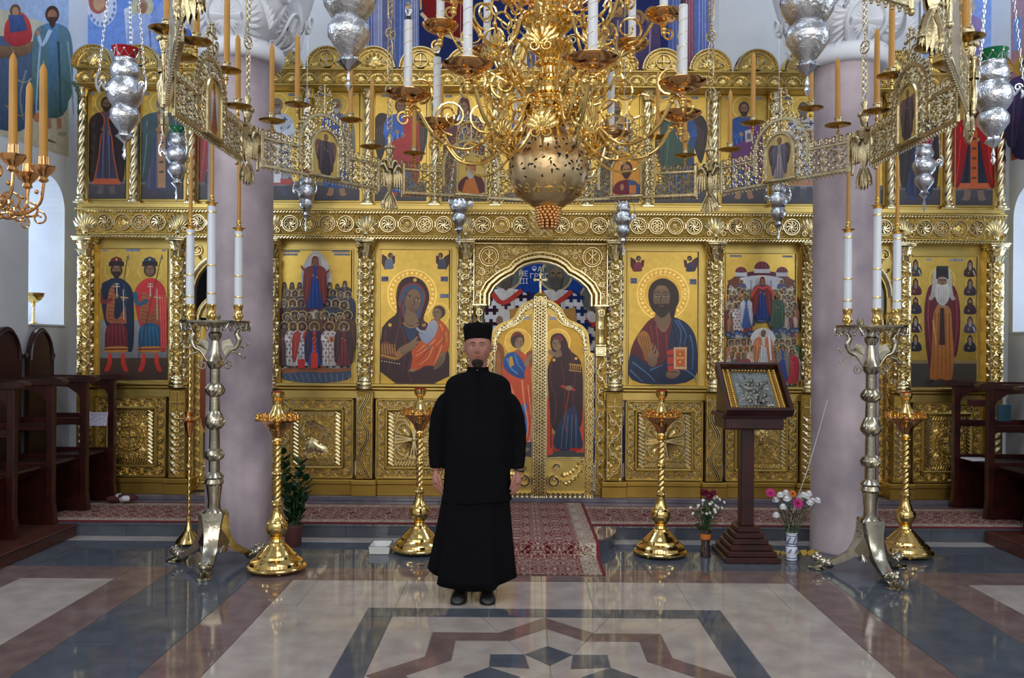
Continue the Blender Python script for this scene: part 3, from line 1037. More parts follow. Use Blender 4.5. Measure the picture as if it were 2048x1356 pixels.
ICO = thing('iconostasis','carved gold icon screen with columns, friezes and arched crests across the hall','icon screen',(X0,YI,ZS))
YP = 8.34                        # face of the bay panels
YC = 8.235                       # column axis
YF = 8.17                        # face of friezes and plinth

def qbox(b,q0,q1,y0,y1,Y,depth,c=.003,m=None):
    """box whose front face spans q0..q1, y0..y1 at depth Y"""
    b.box(XQ(q0,Y),XQ(q1,Y),Y,Y + depth,ZQ(y1,Y),ZQ(y0,Y),c,m)
def part(b,name,m,smooth=35,parent=None): return b.build(name,m,parent or ICO,smooth)
def share(src,name,dx,dy,dz,parent=None):
    """another part with the same mesh, shifted"""
    p = parent or ICO
    o = bpy.data.objects.new(name,src.data); COL.objects.link(o)
    o.parent = p
    if p is ICO:
        o.matrix_parent_inverse = Matrix.Translation(-ICO.location)
    o.location = (dx,dy,dz)
    return o

# marble ledge and plinth
b = MB(); b.box(XQ(-935,8.13),XQ(935,8.13),8.13,8.6,ZS,ZS + .042,.004); part(b,'marble_ledge',PURPT)
COLS = (-910,-725,-540,-350,-150,150,350,540,725,910)
ZPL = ZS + .042
def plinth(q0,q1):
    b = MB()
    b.box(XQ(q0,YF),XQ(q1,YF),YF + .02,8.5,ZPL,ZQ(972,YF),.004)
    b.box(XQ(q0,YF),XQ(q1,YF),YF + .005,8.5,ZQ(972,YF),ZQ(963,YF),.006)
    part(b,'plinth',GOLDB)
bays = [(-910,-725),(-540,-350),(-350,-150),(150,350),(350,540),(725,910)]
for q0,q1 in bays: plinth(q0 + 25,q1 - 25)
for q in COLS:
    b = MB()
    b.box(XQ(q - 25,YF),XQ(q + 25,YF),YF - .03,8.5,ZPL,ZQ(972,YF),.004)
    b.box(XQ(q - 26,YF),XQ(q + 26,YF),YF - .045,8.5,ZQ(972,YF),ZQ(962,YF),.008)
    part(b,'plinth_block',GOLDB)

# pilasters under the columns
PW,PY0,PY1 = 33,786,961
def pil_carving(kind,seed):
    r = Relief()
    W,H = XW(PW,YF)*.9,XW(PY1 - PY0,YF)*.97
    if kind == 0:       # interlaced four-strand ribbon with spirals
        n = 4
        for k in range(3):
            off = (k - 1)*W*.13
            r.ridge([(W*.27*cos(pi*i/8) + off,-H/2 + H*i/(8*n)) for i in range(8*n + 1)],W*.085,.014)
        for k in range(n + 1):
            sg = 1 if k % 2 == 0 else -1
            z = -H/2 + H*k/n
            xx = -sg*W*.24
            if 0 < k < n or True:
                for dz,q in ((0,.21),(.075,.13),(-.075,.13)):
                    zz = z + dz*H
                    if abs(zz) > H*.47: continue
                    r.spiral(xx - sg*(W*.08 if dz else 0),zz,W*q,0 if xx > 0 else pi,1.4,1 if xx > 0 else -1,W*.07,.016,12)
                for j in (-2,-1,1,2):
                    zz = z + j*H*.035
                    if abs(zz) < H*.47: r.leaf(xx*.5,zz,(0 if xx > 0 else pi) + j*.35*(1 if xx > 0 else -1),W*.36,W*.15,.016)
        r.ridge([(-W/2,-H/2),(-W/2,H/2)],W*.06,.012); r.ridge([(W/2,-H/2),(W/2,H/2)],W*.06,.012)
    elif kind == 1:     # s-scroll stem with palmette top
        r.scroll(0,-H/2,0,H*.28,W*.95,.014,seed,4)
        r.ridge([(-W*.45,H*.36),(W*.45,H*.36)],W*.08,.012); r.ridge([(0,H*.30),(0,H*.47)],W*.08,.012)
        r.palmette(0,H*.3,pi/2,W*.3,.012,5)
    else:               # drop leaves either side of a beaded stem under a cross
        for i in range(9):
            z = -H/2 + H*.74*(i + .3)/9
            for sg in (-1,1):
                r.leaf(sg*W*.06,z,pi/2 - sg*.75,W*.6,W*.3,.014)
                r.leaf(sg*W*.06,z + .01,pi/2 - sg*1.2,W*.4,W*.12,.01)
        r.beads(0,-H/2,0,H*.28,W*.06,.013,20)
        r.ridge([(-W*.42,H*.37),(W*.42,H*.37)],W*.1,.014); r.ridge([(0,H*.29),(0,H*.48)],W*.1,.014)
    return r
for i,q in enumerate(COLS):
    b = MB(); qbox(b,q - PW/2,q + PW/2,PY0,PY1,YF,.3)
    o = part(b,'pilaster',GOLDG)
    kind = {2: 1,7: 1,4: 1,5: 1,0: 2,1: 2,8: 2,9: 2}.get(i,0)
    if abs(q) == 540: kind = 0 if q < 0 else 2
    r = pil_carving(kind,i).plane(XQ(q,YF),YF,(ZQ(PY0,YF) + ZQ(PY1,YF))/2)
    part(r,'carving',GOLD,60,o)

# lower carved panels
def panel_picture(kind,W,H):
    r = Relief()
    bw = W*.1
    for sx in (-1,1):
        r.rope(sx*(W/2 - bw/2),-H/2,sx*(W/2 - bw/2),H/2,bw,.008,14)
        r.rope(-W/2 + bw,sx*(H/2 - bw/2),W/2 - bw,sx*(H/2 - bw/2),bw,.008,14)
    w,h = W - 2*bw,H - 2*bw
    r.fill(-w/2,w/2,-h/2,h/2,.046,.007,lambda x,z: kind != 'cross' or abs(x) > w*.36 or abs(z) > h*.36,5)
    if kind == 'cross':
        for k in range(4):
            a = k*pi/2
            c,s = cos(a),sin(a)
            for t in (-1,0,1):
                r.ridge([(0,0),(c*w*.44 - s*t*w*.09,s*w*.44 + c*t*w*.09)],w*.04,.012,w*.055)
            r.ridge([(c*w*.45 - s*w*.1,s*w*.45 + c*w*.1),(c*w*.45 + s*w*.1,s*w*.45 - c*w*.1)],w*.04,.012)
            d = a + pi/4
            cc,ss = cos(d),sin(d)
            for sc in (1,.78):
                r.ridge([(cc*w*.08 + cc*w*.52*sin(u/2)*sc - ss*w*.17*sin(u)*sc,ss*w*.08 + ss*w*.52*sin(u/2)*sc + cc*w*.17*sin(u)*sc)
                         for u in [2*pi*i/20 for i in range(21)]],w*.035,.014)
            r.leaf(cc*w*.12,ss*w*.12,d,w*.3,w*.08,.01)
            for j in range(5): r.boss(cc*w*.42 + w*.055*cos(j*1.26),ss*w*.42 + w*.055*sin(j*1.26),w*.028,.012,6)
            r.spiral(c*w*.40 - s*w*.18,s*w*.40 + c*w*.18,w*.05,a,1.2,1,w*.02,.01,10)
            r.spiral(c*w*.40 + s*w*.18,s*w*.40 - c*w*.18,w*.05,a,1.2,-1,w*.02,.01,10)
        r.boss(0,0,w*.06,.02)
        r.ring(0,0,w*.09,w*.03,.014)
    elif kind == 'beast':
        # a crouching winged beast with curling tail
        body = [(-.36,-.30),(-.30,-.12),(-.22,.02),(-.05,.0),(.12,-.12),(.28,-.2),(.32,-.33),(.1,-.36),(-.1,-.33),(-.25,-.40)]
        r.add([(x*w,z*h,0) for x,z in body] + [(x*w*.6 - .01,z*h*.6 - h*.07,.010) for x,z in body],
              [(i,(i + 1) % 10,10 + (i + 1) % 10,10 + i) for i in range(10)] + [tuple(range(10,20))])
        for k in range(4): r.boss((-.2 + .12*k)*w,(-.2 - .02*k)*h,w*.03,.016,6)
        for k in range(7):
            t = k/6
            r.ridge([(-.30*w + .02*w*k,(.16 + .02*k)*h),(-.12*w + .05*w*k,(.36 - .02*k)*h),(.2*w + .02*w*k,(.16 - .05*k)*h),(.36*w - .02*w*k,(-.02 - .03*k)*h)],w*.035,.014,w*.02)
        r.ridge([(-.28*w,.02*h),(-.36*w,.12*h),(-.35*w,.28*h),(-.24*w,.40*h),(-.05*w,.42*h),(.1*w,.32*h),(.28*w,.24*h),(.40*w,.12*h)],w*.08,.022,w*.04)
        r.ridge([(-.36*w,.04*h),(-.2*w,.10*h),(-.08*w,.16*h)],w*.05,.02,w*.03)
        r.ridge([(.05*w,-.1*h),(.16*w,.06*h),(.10*w,.14*h)],w*.06,.02,w*.03)
        r.ridge([(.3*w,-.2*h),(.42*w,-.1*h),(.38*w,.06*h),(.3*w,.02*h)],w*.05,.018,w*.025)
        r.ridge([(.12*w,-.34*h),(.2*w,-.42*h),(.34*w,-.40*h)],w*.06,.016,w*.04)
        r.ridge([(-.3*w,-.36*h),(-.22*w,-.44*h),(-.06*w,-.42*h)],w*.06,.016,w*.04)
        r.boss(-.2*w,.0*h,w*.06,.03,8); r.boss(-.28*w,-.02*h,w*.04,.024,8)
        for k in range(6): r.leaf((-.4 + .13*k)*w,-.46*h,1.2 + .12*k,w*.14,w*.05,.012)
        for k in range(5): r.spiral((.38)*w,(.40 - .1*k)*h,w*.05,k,1.2,1,w*.02,.01,9)
    elif kind == 'urn':
        r.add([(x*w,z*h,e) for x,z,e in [(-.12,-.02,0),(.12,-.02,0),(.08,-.16,0),(.03,-.24,0),(.1,-.34,0),(-.1,-.34,0),(-.03,-.24,0),(-.08,-.16,0),(0,-.06,.025),(0,-.24,.018),(0,-.32,.014)]],
              [(0,1,8),(1,2,8),(2,3,9,8),(3,4,10,9),(4,5,10),(5,6,9,10),(6,7,8,9),(7,0,8)])
        for sg in (-1,1):
            r.ridge([(sg*.04*w,.0),(sg*.14*w,.14*h),(sg*.34*w,.18*h),(sg*.40*w,.04*h),(sg*.3*w,-.04*h)],w*.045,.016,w*.025)
            r.ridge([(sg*.02*w,.02*h),(sg*.08*w,.26*h),(sg*.24*w,.38*h),(sg*.36*w,.30*h)],w*.045,.016,w*.025)
            r.ridge([(sg*.12*w,-.08*h),(sg*.3*w,-.2*h),(sg*.4*w,-.34*h),(sg*.24*w,-.38*h)],w*.05,.016,w*.025)
            for k in range(6):
                r.leaf(sg*(.1 + .05*k)*w,(.2 - .03*k)*h,pi/2 - sg*(.3 + .3*k),w*.15,w*.055,.014)
                r.leaf(sg*(.16 + .04*k)*w,(-.14 - .04*k)*h,pi/2 - sg*(1.2 + .2*k),w*.14,w*.05,.012)
            r.spiral(sg*.28*w,.02*h,w*.07,0,1.5,sg,w*.025,.014,12)
            r.spiral(sg*.3*w,.30*h,w*.07,0,1.5,sg,w*.025,.014,12)
        r.palmette(0,.1*h,pi/2,w*.3,.016,7,.8)
    else:               # cross inside a wreath
        for rr in (.30,.40): r.ring(0,0,w*rr,w*.035,.014,28)
        for k in range(4):
            a = k*pi/2
            r.ridge([(0,0),(cos(a)*w*.2,sin(a)*w*.2)],w*.06,.018,w*.09)
            a += pi/4
            for j in (-1,0,1): r.leaf(cos(a)*w*.42,sin(a)*w*.42,a + j*.6,w*.18,w*.06,.014)
            r.boss(cos(a)*w*.16,sin(a)*w*.16,w*.03,.012)
        for k in range(18):
            a = k*pi/9
            r.leaf(cos(a)*w*.35,sin(a)*w*.35,a + 1.2,w*.08,w*.04,.012)
    return r
kinds = ['wreath','beast','cross','cross','urn','wreath']
for bi,(q0,q1) in enumerate(bays):
    qc = (q0 + q1)/2
    a,c = q0 + 22,q1 - 22
    y0,y1 = 800,960
    b = MB()
    Yb = YF + .06
    bw = 16
    for (u0,u1,v0,v1) in ((a,c,y0,y0 + 3),(a,c,y1 - 3,y1),(a,a + 3,y0,y1),(c - 3,c,y0,y1)):
        qbox(b,u0,u1,v0,v1,Yb,.06)
    o = part(b,'lower_panel',GOLDF)
    b = MB(); qbox(b,a,c,y0,y1,Yb + .035,.1); part(b,'border_ground',GOLDG,35,o)
    b = MB()
    for (u0,u1,v0,v1) in ((a + bw + 3,c - bw - 3,y0 + bw + 3,y0 + bw + 8),(a + bw + 3,c - bw - 3,y1 - bw - 8,y1 - bw - 3),(a + bw + 3,a + bw + 8,y0 + bw + 3,y1 - bw - 3),(c - bw - 8,c - bw - 3,y0 + bw + 3,y1 - bw - 3)):
        qbox(b,u0,u1,v0,v1,Yb - .012,.06,.008)
    part(b,'inner_frame',GOLDF,35,o)
    r = Relief()
    W = XW(bw,Yb)
    xa,xc,za,zc = XQ(a + 3 + bw/2,Yb),XQ(c - 3 - bw/2,Yb),ZQ(y1 - 3 - bw/2,Yb),ZQ(y0 + 3 + bw/2,Yb)
    r.scroll(xa,za - W/2,xa,zc + W/2,W,.012,bi); r.scroll(xc,za - W/2,xc,zc + W/2,W,.012,bi + 3)
    r.scroll(xa + W/2,zc,xc - W/2,zc,W,.012,bi + 6); r.scroll(xa + W/2,za,xc - W/2,za,W,.012,bi + 9)
    r.plane(0,Yb + .035,0)
    part(r,'border_carving',GOLD,60,o)
    W,H = XW(c - a - 2*bw - 20,Yb),XW(y1 - y0 - 2*bw - 20,Yb)
    b = MB(); qbox(b,a + bw + 9,c - bw - 9,y0 + bw + 9,y1 - bw - 9,Yb + .022,.05)
    part(b,'picture_ground',GOLDG,35,o)
    r = panel_picture(kinds[bi],W,H).plane(XQ(qc,Yb + .022),Yb + .022,ZQ((y0 + y1)/2,Yb + .022))
    part(r,'picture_carving',GOLD,60,o)

# ledge mouldings between lower panels and icons
segs = [(-925,-705),(-558,-128),(128,558),(705,925)]
for q0,q1 in segs:
    b = MB()
    qbox(b,q0,q1,770,776,YF + .03,.25,.006)
    qbox(b,q0,q1,776,783,YF + .06,.2,.01)
    qbox(b,q0,q1,783,800,YF + .085,.2,.006)
    part(b,'ledge',GOLDF)

# lower columns
def lower_column():
    S = XW(1,YC)
    H0,H1 = ZQ(757,YC) ,ZQ(521,YC)
    L = H1 - H0
    R = .054
    b = MB()
    b.lathe([(R,0),(R,L)],24); shaft = b.mesh('column',GOLDG,40)
    r = Relief(); C = 2*pi*R
    for k in range(3):
        r.scroll(-C/2 + C*(k + .5)/3,.0,-C/2 + C*(k + .5)/3,L,C/3.1,.013,k,10)
    r.cyl(0,0,0,R); carv = r.mesh('carving',GOLD,60)
    b = MB(); z = -XW(23,YC)
    b.lathe([(.085,z),(.085,z + .02),(.078,z + .025),(.084,z + .04),(.08,z + .058),(.066,z + .066),(.07,z + .078),(.066,z + .09),(.057,z + .1),(R,0.004)],24)
    base = b.mesh('base',GOLD,40)
    b = MB()
    zc = L
    b.lathe([(R,zc),(R + .008,zc + .006),(R,zc + .014),(R + .004,zc + .10),(R + .025,zc + .15)],24)
    for row,(z0,rr,n,ll) in enumerate(((zc + .015,R + .004,8,.06),(zc + .06,R + .008,8,.065))):
        for k in range(n):
            a = 2*pi*(k + .5*row)/n
            ca,sa = cos(a),sin(a)
            pts = [(rr,z0),(rr + .010,z0 + ll*.5),(rr + .018,z0 + ll*.85),(rr + .034,z0 + ll*.96),(rr + .036,z0 + ll*.8)]
            for i in range(4):
                w0,w1 = (.016,.022,.02,.014,.006)[i],(.016,.022,.02,.014,.006)[i + 1]
                A,B = pts[i],pts[i + 1]
                b.quad((A[0]*ca - w0*sa,A[0]*sa + w0*ca,A[1]),(A[0]*ca + w0*sa,A[0]*sa - w0*ca,A[1]),
                       (B[0]*ca + w1*sa,B[0]*sa - w1*ca,B[1]),(B[0]*ca - w1*sa,B[0]*sa + w1*ca,B[1]))
    for k in range(4):
        a = pi/4 + k*pi/2
        for sg in (-1,1):
            c0 = Vector((cos(a)*.085,sin(a)*.085,zc + .14))
            t = Vector((-sin(a),cos(a),0))*sg
            b.tube([c0 + Vector((cos(a),sin(a),0))*(.018*cos(u))*(1 - u/8) + Vector((0,0,.018*sin(u)*(1 - u/8))) + t*.008 for u in [i*.7 for i in range(9)]],.006,5)
    T = .088
    b.box(-T,T,-T,T,zc + .155,zc + .175,.004); b.box(-T - .008,T + .008,-T - .008,T + .008,zc + .175,zc + XW(40,YC),.003)
    cap = b.mesh('capital',GOLD,45)
    return shaft,carv,base,cap
sh,cv,bs,cp = lower_column()
for q in COLS:
    o = link('column',sh,ICO); o.location = (XQ(q,YC),YC,ZQ(757,YC))
    for me,nm in ((cv,'carving'),(bs,'base'),(cp,'capital')):
        c = bpy.data.objects.new(nm,me); COL.objects.link(c); c.parent = o

# bay panels behind the big icons (frames them)
ICONS = {  # name: photo pixel box of the painted board, measured at the iconostasis
    'princes': (200,497,336,761),'assembly': (562,500,703,766),'mother': (760,499,899,768),
    'teacher': (1256,503,1396,771),'protection': (1453,507,1591,772),'elder': (1816,513,1954,776)}
def frame_strip(b,q0,q1,y0,y1,w,Y,d):
    """four mitred-looking mouldings round an opening q0..q1, y0..y1"""
    qbox(b,q0 - w,q1 + w,y0 - w,y0,Y,d,.002); qbox(b,q0 - w,q1 + w,y1,y1 + w,Y,d,.002)
    qbox(b,q0 - w,q0,y0,y1,Y,d,.002); qbox(b,q1,q1 + w,y0,y1,Y,d,.002)
bigq = [(-910,-725,'princes'),(-540,-350,'assembly'),(-350,-150,'mother'),(150,350,'teacher'),(350,540,'protection'),(725,910,'elder')]
ICONQ = {}
for q0,q1,nm in bigq:
    x0,y0,x1,y1 = ICONS[nm]
    sh_ = ROLL*((x0 + x1)/2 - 1080)
    iq = (x0 - 1080,x1 - 1080,y0 - sh_,y1 - sh_)
    ICONQ[nm] = iq
    b = MB()
    qbox(b,q0,q1,478,772,YP,.1)
    o = part(b,'bay_panel',GOLDF)
    b = MB()
    frame_strip(b,q0 + 18,q1 - 18,482,772,4,YP - .05,.06)
    part(b,'outer_frame',GOLDF,35,o)
    b = MB()
    frame_strip(b,iq[0],iq[1],iq[2],iq[3],3,YP - .022,.03)
    part(b,'inner_frame',GOLDF,35,o)

# side doorways between columns 540 and 725: carved arch over a dark opening, carved jambs
for sg in (-1,1):
    b = MB(); Yd = 8.30
    fn = lambda x,z,d: (x,d,z)
    a,c = (558,708)
    arc = [(sg*(633 + 60*cos(pi*i/16)),590 - 66*sin(pi*i/16) - (14*max(0,sin(pi*i/16) - .8)*5)) for i in range(17)]
    poly = [(sg*c,478),(sg*c,620),(sg*693,620)] + arc + [(sg*573,620),(sg*a,620),(sg*a,478)]
    b.prism([(XQ(q,Yd),ZQ(y,Yd)) for q,y in poly],fn,Yd,Yd + .07)
    o = part(b,'side_arch',GOLDF,35)
    r = Relief()
    pts = [(XQ(q*1.0,Yd),ZQ(y,Yd)) for q,y in [(sg*(633 + 66*cos(pi*i/16)),588 - 74*sin(pi*i/16)) for i in range(17)]]
    r.ridge(pts,.03,.03)
    for k in range(12):
        t = pi*(k + .5)/12
        r.leaf(XQ(sg*(633 + 70*cos(t)),Yd),ZQ(588 - 78*sin(t),Yd),t if sg > 0 else pi - t,.07,.03,.02)
    r.spiral(XQ(sg*585,Yd),ZQ(505,Yd),.06,0,1.6,sg,.016,.02,16); r.spiral(XQ(sg*685,Yd),ZQ(505,Yd),.06,pi,1.6,-sg,.016,.02,16)
    r.plane(0,Yd,0); part(r,'carving',GOLD,60,o)
    for u0,u1 in ((558,574),(692,708)):
        b = MB(); qbox(b,sg*u0 if sg > 0 else -u1,sg*u1 if sg > 0 else -u0,620,985,Yd,.07)
        j = part(b,'jamb',GOLDG)
        r = Relief(); xm = XQ(sg*(u0 + u1)/2,Yd)
        r.scroll(xm,ZQ(983,Yd),xm,ZQ(622,Yd),XW(15,Yd),.014,2); r.plane(0,Yd,0); part(r,'carving',GOLD,60,j)
    # side door leaf: gold carved frame with painted archangel panel
    b = MB(); Y = 8.36
    qbox(b,min(sg*576,sg*690),max(sg*576,sg*690),640,985,Y,.04)
    arc = [(sg*(633 + 57*cos(pi*i/14)),645 - 55*sin(pi*i/14) - 12*max(0,sin(pi*i/14) - .85)*6) for i in range(15)]
    b.prism([(XQ(q,Y),ZQ(y,Y)) for q,y in arc],lambda x,z,d: (x,d,z),Y,Y + .04)
    dl = part(b,'side_door',GOLDF)
    r = Relief()
    r.ridge([(XQ(q,Y),ZQ(y,Y)) for q,y in [(sg*(633 + 50*cos(pi*i/14)),648 - 52*sin(pi*i/14)) for i in range(15)]],.035,.02)
    for e in (582,684):
        r.scroll(XQ(sg*e,Y),ZQ(983,Y),XQ(sg*e,Y),ZQ(650,Y),XW(11,Y),.012,4)
    r.scroll(XQ(sg*590,Y),ZQ(950,Y),XQ(sg*676,Y),ZQ(950,Y),XW(40,Y),.016,3,2)
    r.plane(0,Y,0); part(r,'carving',GOLD,60,dl)
    p = Paint(D=Y - .002)
    sh_ = ROLL*sg*633
    XX = lambda q: 1080 + sg*q
    p.rect(XX(592),660 + sh_,XX(674),905 + sh_,(206,158,60),.8)
    p.rect(XX(592),870 + sh_,XX(674),922 + sh_,(70,66,76))
    robe(p,XX(633),668 + sh_,236,(96,100,108),(70,66,74),.17,[(-.2,.02,(150,150,150)),(.12,.02,(46,44,50))],halo=(220,176,80),cloak=(150,70,34),cloak2=(110,44,26))
    for k in (-1,1): p.poly([(XX(633) + k*6,908 + sh_),(XX(633) + k*22,912 + sh_),(XX(633) + k*8,918 + sh_)],(160,40,34))
    link('painting',p.mesh('painting',PAINT),dl)

# ---- main frieze (entablature) with rosettes and palmettes
Y1 = YF - .03
b = MB()
qbox(b,-928,928,430,472,Y1,.33)
ent = part(b,'frieze',GOLDG)
b = MB(); qbox(b,-934,934,421,424.5,Y1 - .05,.38,.005); qbox(b,-932,932,424.5,430,Y1 - .02,.35,.003); part(b,'cornice_moulding',GOLDF)
b = MB(); qbox(b,-930,930,472,475,Y1 - .015,.3,.003); qbox(b,-926,926,475,481,Y1 + .02,.3,.004); part(b,'architrave',GOLDF)
r = Relief()
W1 = XQ(930,Y1) - XQ(-930,Y1)
r.rope(XQ(-930,Y1),ZQ(427,Y1),XQ(930,Y1),ZQ(427,Y1),XW(5,Y1),.010,300)
r.plane(0,Y1 - .018,0); part(r,'rope_moulding',GOLD,60)
r = Relief()
r.rope(XQ(-926,Y1),ZQ(477.5,Y1),XQ(926,Y1),ZQ(477.5,Y1),XW(4.5,Y1),.009,280)
r.plane(0,Y1 + .022,0); part(r,'rope_moulding',GOLD,60)
# rosettes: pinwheel, star flower, knot
RR = XW(16.5,Y1)
def rosette(kind):
    r = Relief()
    r.ring(0,0,RR*.95,RR*.16,.014,24); r.ring(0,0,RR*.74,RR*.1,.01,24)
    if kind == 0:
        for k in range(8):
            a = 2*pi*k/8
            r.ridge([(0,0)] + [(RR*.68*t*cos(a + .9*t),RR*.68*t*sin(a + .9*t)) for t in (.3,.6,.85,1)],RR*.14,.018,RR*.26)
    elif kind == 1:
        for k in range(8): r.leaf(0,0,2*pi*k/8,RR*.7,RR*.36,.016)
        r.boss(0,0,RR*.15,.02)
    else:
        for k in range(6):
            a = 2*pi*k/6
            r.ring(RR*.36*cos(a),RR*.36*sin(a),RR*.34,RR*.11,.013,12)
        r.boss(0,0,RR*.14,.018)
    return r
ros = []
for k in range(3):
    r = rosette(k); r.v = [(a,-h*HS,c) for a,c,h in r.v]
    ros.append(r.mesh('rosette',GOLD,60))
def put_ros(q,k):
    o = link('rosette',ros[k],ICO); o.location = (XQ(q,Y1),Y1,ZQ(451,Y1))
rq = []
for a,c in ((-910,-725),(-725,-540),(-540,-350),(-350,-150),(150,350),(350,540),(540,725),(725,910)):
    for k in range(4): rq.append(((a + c)/2 + (k - 1.5)*(37 if c - a > 188 else 35),(0,1,2,0)[k] if a < 0 else (0,2,1,0)[k]))
for s_ in (-1,1):
    for k in range(3): rq.append((s_*(41 + 37.5*k),(0,1,0)[k]))
for q,k in rq: put_ros(q,k)
r = Relief(); rnd = random.Random(4)
for q,k in rq:                               # filler leaves between the rings
    for sx in (-1,1):
        for sz in (-1,1):
            x,z = XQ(q,Y1) + sx*RR*1.1,ZQ(451,Y1) + sz*RR*.95
            r.leaf(x,z,atan2(sz,-sx*.2),.03,.02,.012); r.boss(x - sx*.012,z + sz*.018,.008,.01,6); r.leaf(x,z,atan2(-sz*.6,-sx),.024,.012,.01)
    r.ridge([(XQ(q - 18.5,Y1),ZQ(451,Y1) - .03),(XQ(q - 18.5,Y1) + .008,ZQ(451,Y1)),(XQ(q - 18.5,Y1),ZQ(451,Y1) + .03)],.012,.012)
r.plane(0,Y1,0)
part(r,'frieze_filling',GOLD,60)['kind'] = 'stuff'
pal = Relief()
pal.palmette(0,-XW(19,Y1),pi/2,XW(43,Y1),.016,9,.85)
pal.spiral(-XW(14,Y1),-XW(14,Y1),XW(6,Y1),0,1.3,1,.008,.012,12); pal.spiral(XW(14,Y1),-XW(14,Y1),XW(6,Y1),pi,1.3,-1,.008,.012,12)
pal.v = [(a,-h*HS,c) for a,c,h in pal.v]
palm = pal.mesh('palmette',GOLD,60)
for q in COLS:
    o = link('palmette',palm,ICO); o.location = (XQ(q,Y1),Y1 - .004,ZQ(451,Y1))
b = MB(); qbox(b,-25,25,421,480,Y1 - .05,.1)
cb = part(b,'centre_block',GOLDG)
r = Relief()
for k in range(4):
    y = 429 + 13.5*k
    r.scroll(XQ(-22,Y1),ZQ(y,Y1),XQ(22,Y1),ZQ(y,Y1),XW(12,Y1),.012,k,3)
r.plane(0,Y1 - .05,0); part(r,'carving',GOLD,60,cb)

# ---- upper tier
UC = [s_*q for q in (92,213,347,468,584,700,815,920) for s_ in (-1,1)]
YU = 8.26
def upper_column():
    H0,H1 = ZQ(396,YU),ZQ(204,YU)
    L = H1 - H0
    b = MB(); vs = []; n,k = 24,56
    for j in range(k + 1):
        z = L*j/k
        for i in range(n):
            a = 2*pi*i/n
            r = .032*(1 + .22*cos(4*a - z*58))
            vs.append((r*cos(a),r*sin(a),z))
    b.add(vs,[(j*n + i,j*n + (i + 1) % n,(j + 1)*n + (i + 1) % n,(j + 1)*n + i) for j in range(k) for i in range(n)])
    shaft = b.mesh('twisted_column',GOLD,80)
    b = MB(); z = -XW(18,YU)
    b.box(-.055,.055,-.055,.055,z,z + .02,.003)
    b.lathe([(.052,z + .02),(.055,z + .03),(.05,z + .042),(.038,z + .05),(.042,z + .062),(.036,z + .07),(.032,.002)],20)
    base = b.mesh('base',GOLD,40)
    b = MB()
    b.lathe([(.034,L),(.040,L + .008),(.034,L + .016),(.036,L + .06),(.052,L + .10)],20,flutes=8,fl=.12)
    for kk in range(8):
        a = 2*pi*kk/8; ca,sa = cos(a),sin(a)
        pts = [(.036,L + .02),(.046,L + .055),(.060,L + .085),(.062,L + .07)]
        for i in range(3):
            A,B = pts[i],pts[i + 1]; w0,w1 = (.012,.014,.01,.004)[i],(.012,.014,.01,.004)[i + 1]
            b.quad((A[0]*ca - w0*sa,A[0]*sa + w0*ca,A[1]),(A[0]*ca + w0*sa,A[0]*sa - w0*ca,A[1]),(B[0]*ca + w1*sa,B[0]*sa - w1*ca,B[1]),(B[0]*ca - w1*sa,B[0]*sa + w1*ca,B[1]))
    b.box(-.058,.058,-.058,.058,L + .10,L + .118,.003); b.box(-.066,.066,-.066,.066,L + .118,L + XW(31,YU),.003)
    cap = b.mesh('capital',GOLD,45)
    return shaft,base,cap
us,ub,uc = upper_column()
for q in UC:
    o = link('twisted_column',us,ICO); o.location = (XQ(q,YU),YU,ZQ(396,YU))
    for me,nm in ((ub,'base'),(uc,'capital')):
        c = bpy.data.objects.new(nm,me); COL.objects.link(c); c.parent = o
b = MB(); qbox(b,-928,928,412,421,YF + .02,.3,.004); part(b,'upper_ledge',GOLDF)
us_ = sorted(UC)
UBAY = []
for i in range(len(us_) - 1):
    q0,q1 = us_[i],us_[i + 1]
    b = MB(); qbox(b,q0,q1,172,414,YP + .01,.08); o = part(b,'upper_panel',GOLDF)
    w = q1 - q0
    m = 14 if w < 150 else 20
    if w > 160: m = 18
    iq = (q0 + m,q1 - m + 1,187,405)
    UBAY.append(iq)
    b = MB(); frame_strip(b,iq[0],iq[1],iq[2],iq[3],2.5,YP - .008,.02); part(b,'inner_frame',GOLDF,35,o)
# upper cornice
b = MB()
qbox(b,-930,930,146,170,YF - .02,.3,.003); part(b,'upper_cornice',GOLDG)
b = MB()
qbox(b,-936,936,139,143,YF - .06,.36,.005); qbox(b,-932,932,143,146,YF - .035,.33,.003)
qbox(b,-930,930,170,174,YF - .03,.3,.004); qbox(b,-926,926,174,178,YF + .02,.25,.003)
part(b,'cornice_moulding',GOLDF)
r = Relief()
n = 54
for k in range(n):
    q = -930 + 1860*(k + .5)/n
    x,z = XQ(q,YF),ZQ(168,YF)
    r.palmette(x,z,pi/2,XW(17,YF),.014,7,1.2)
    r.ring(x,z,XW(16,YF),XW(2.6,YF),.012,12,0,pi)
    r.spiral(XQ(q + 17.2,YF),ZQ(152,YF),XW(5,YF),0,1.2,1,XW(1.6,YF),.01,9)
r.plane(0,YF - .02,0); part(r,'cornice_carving',GOLD,60)

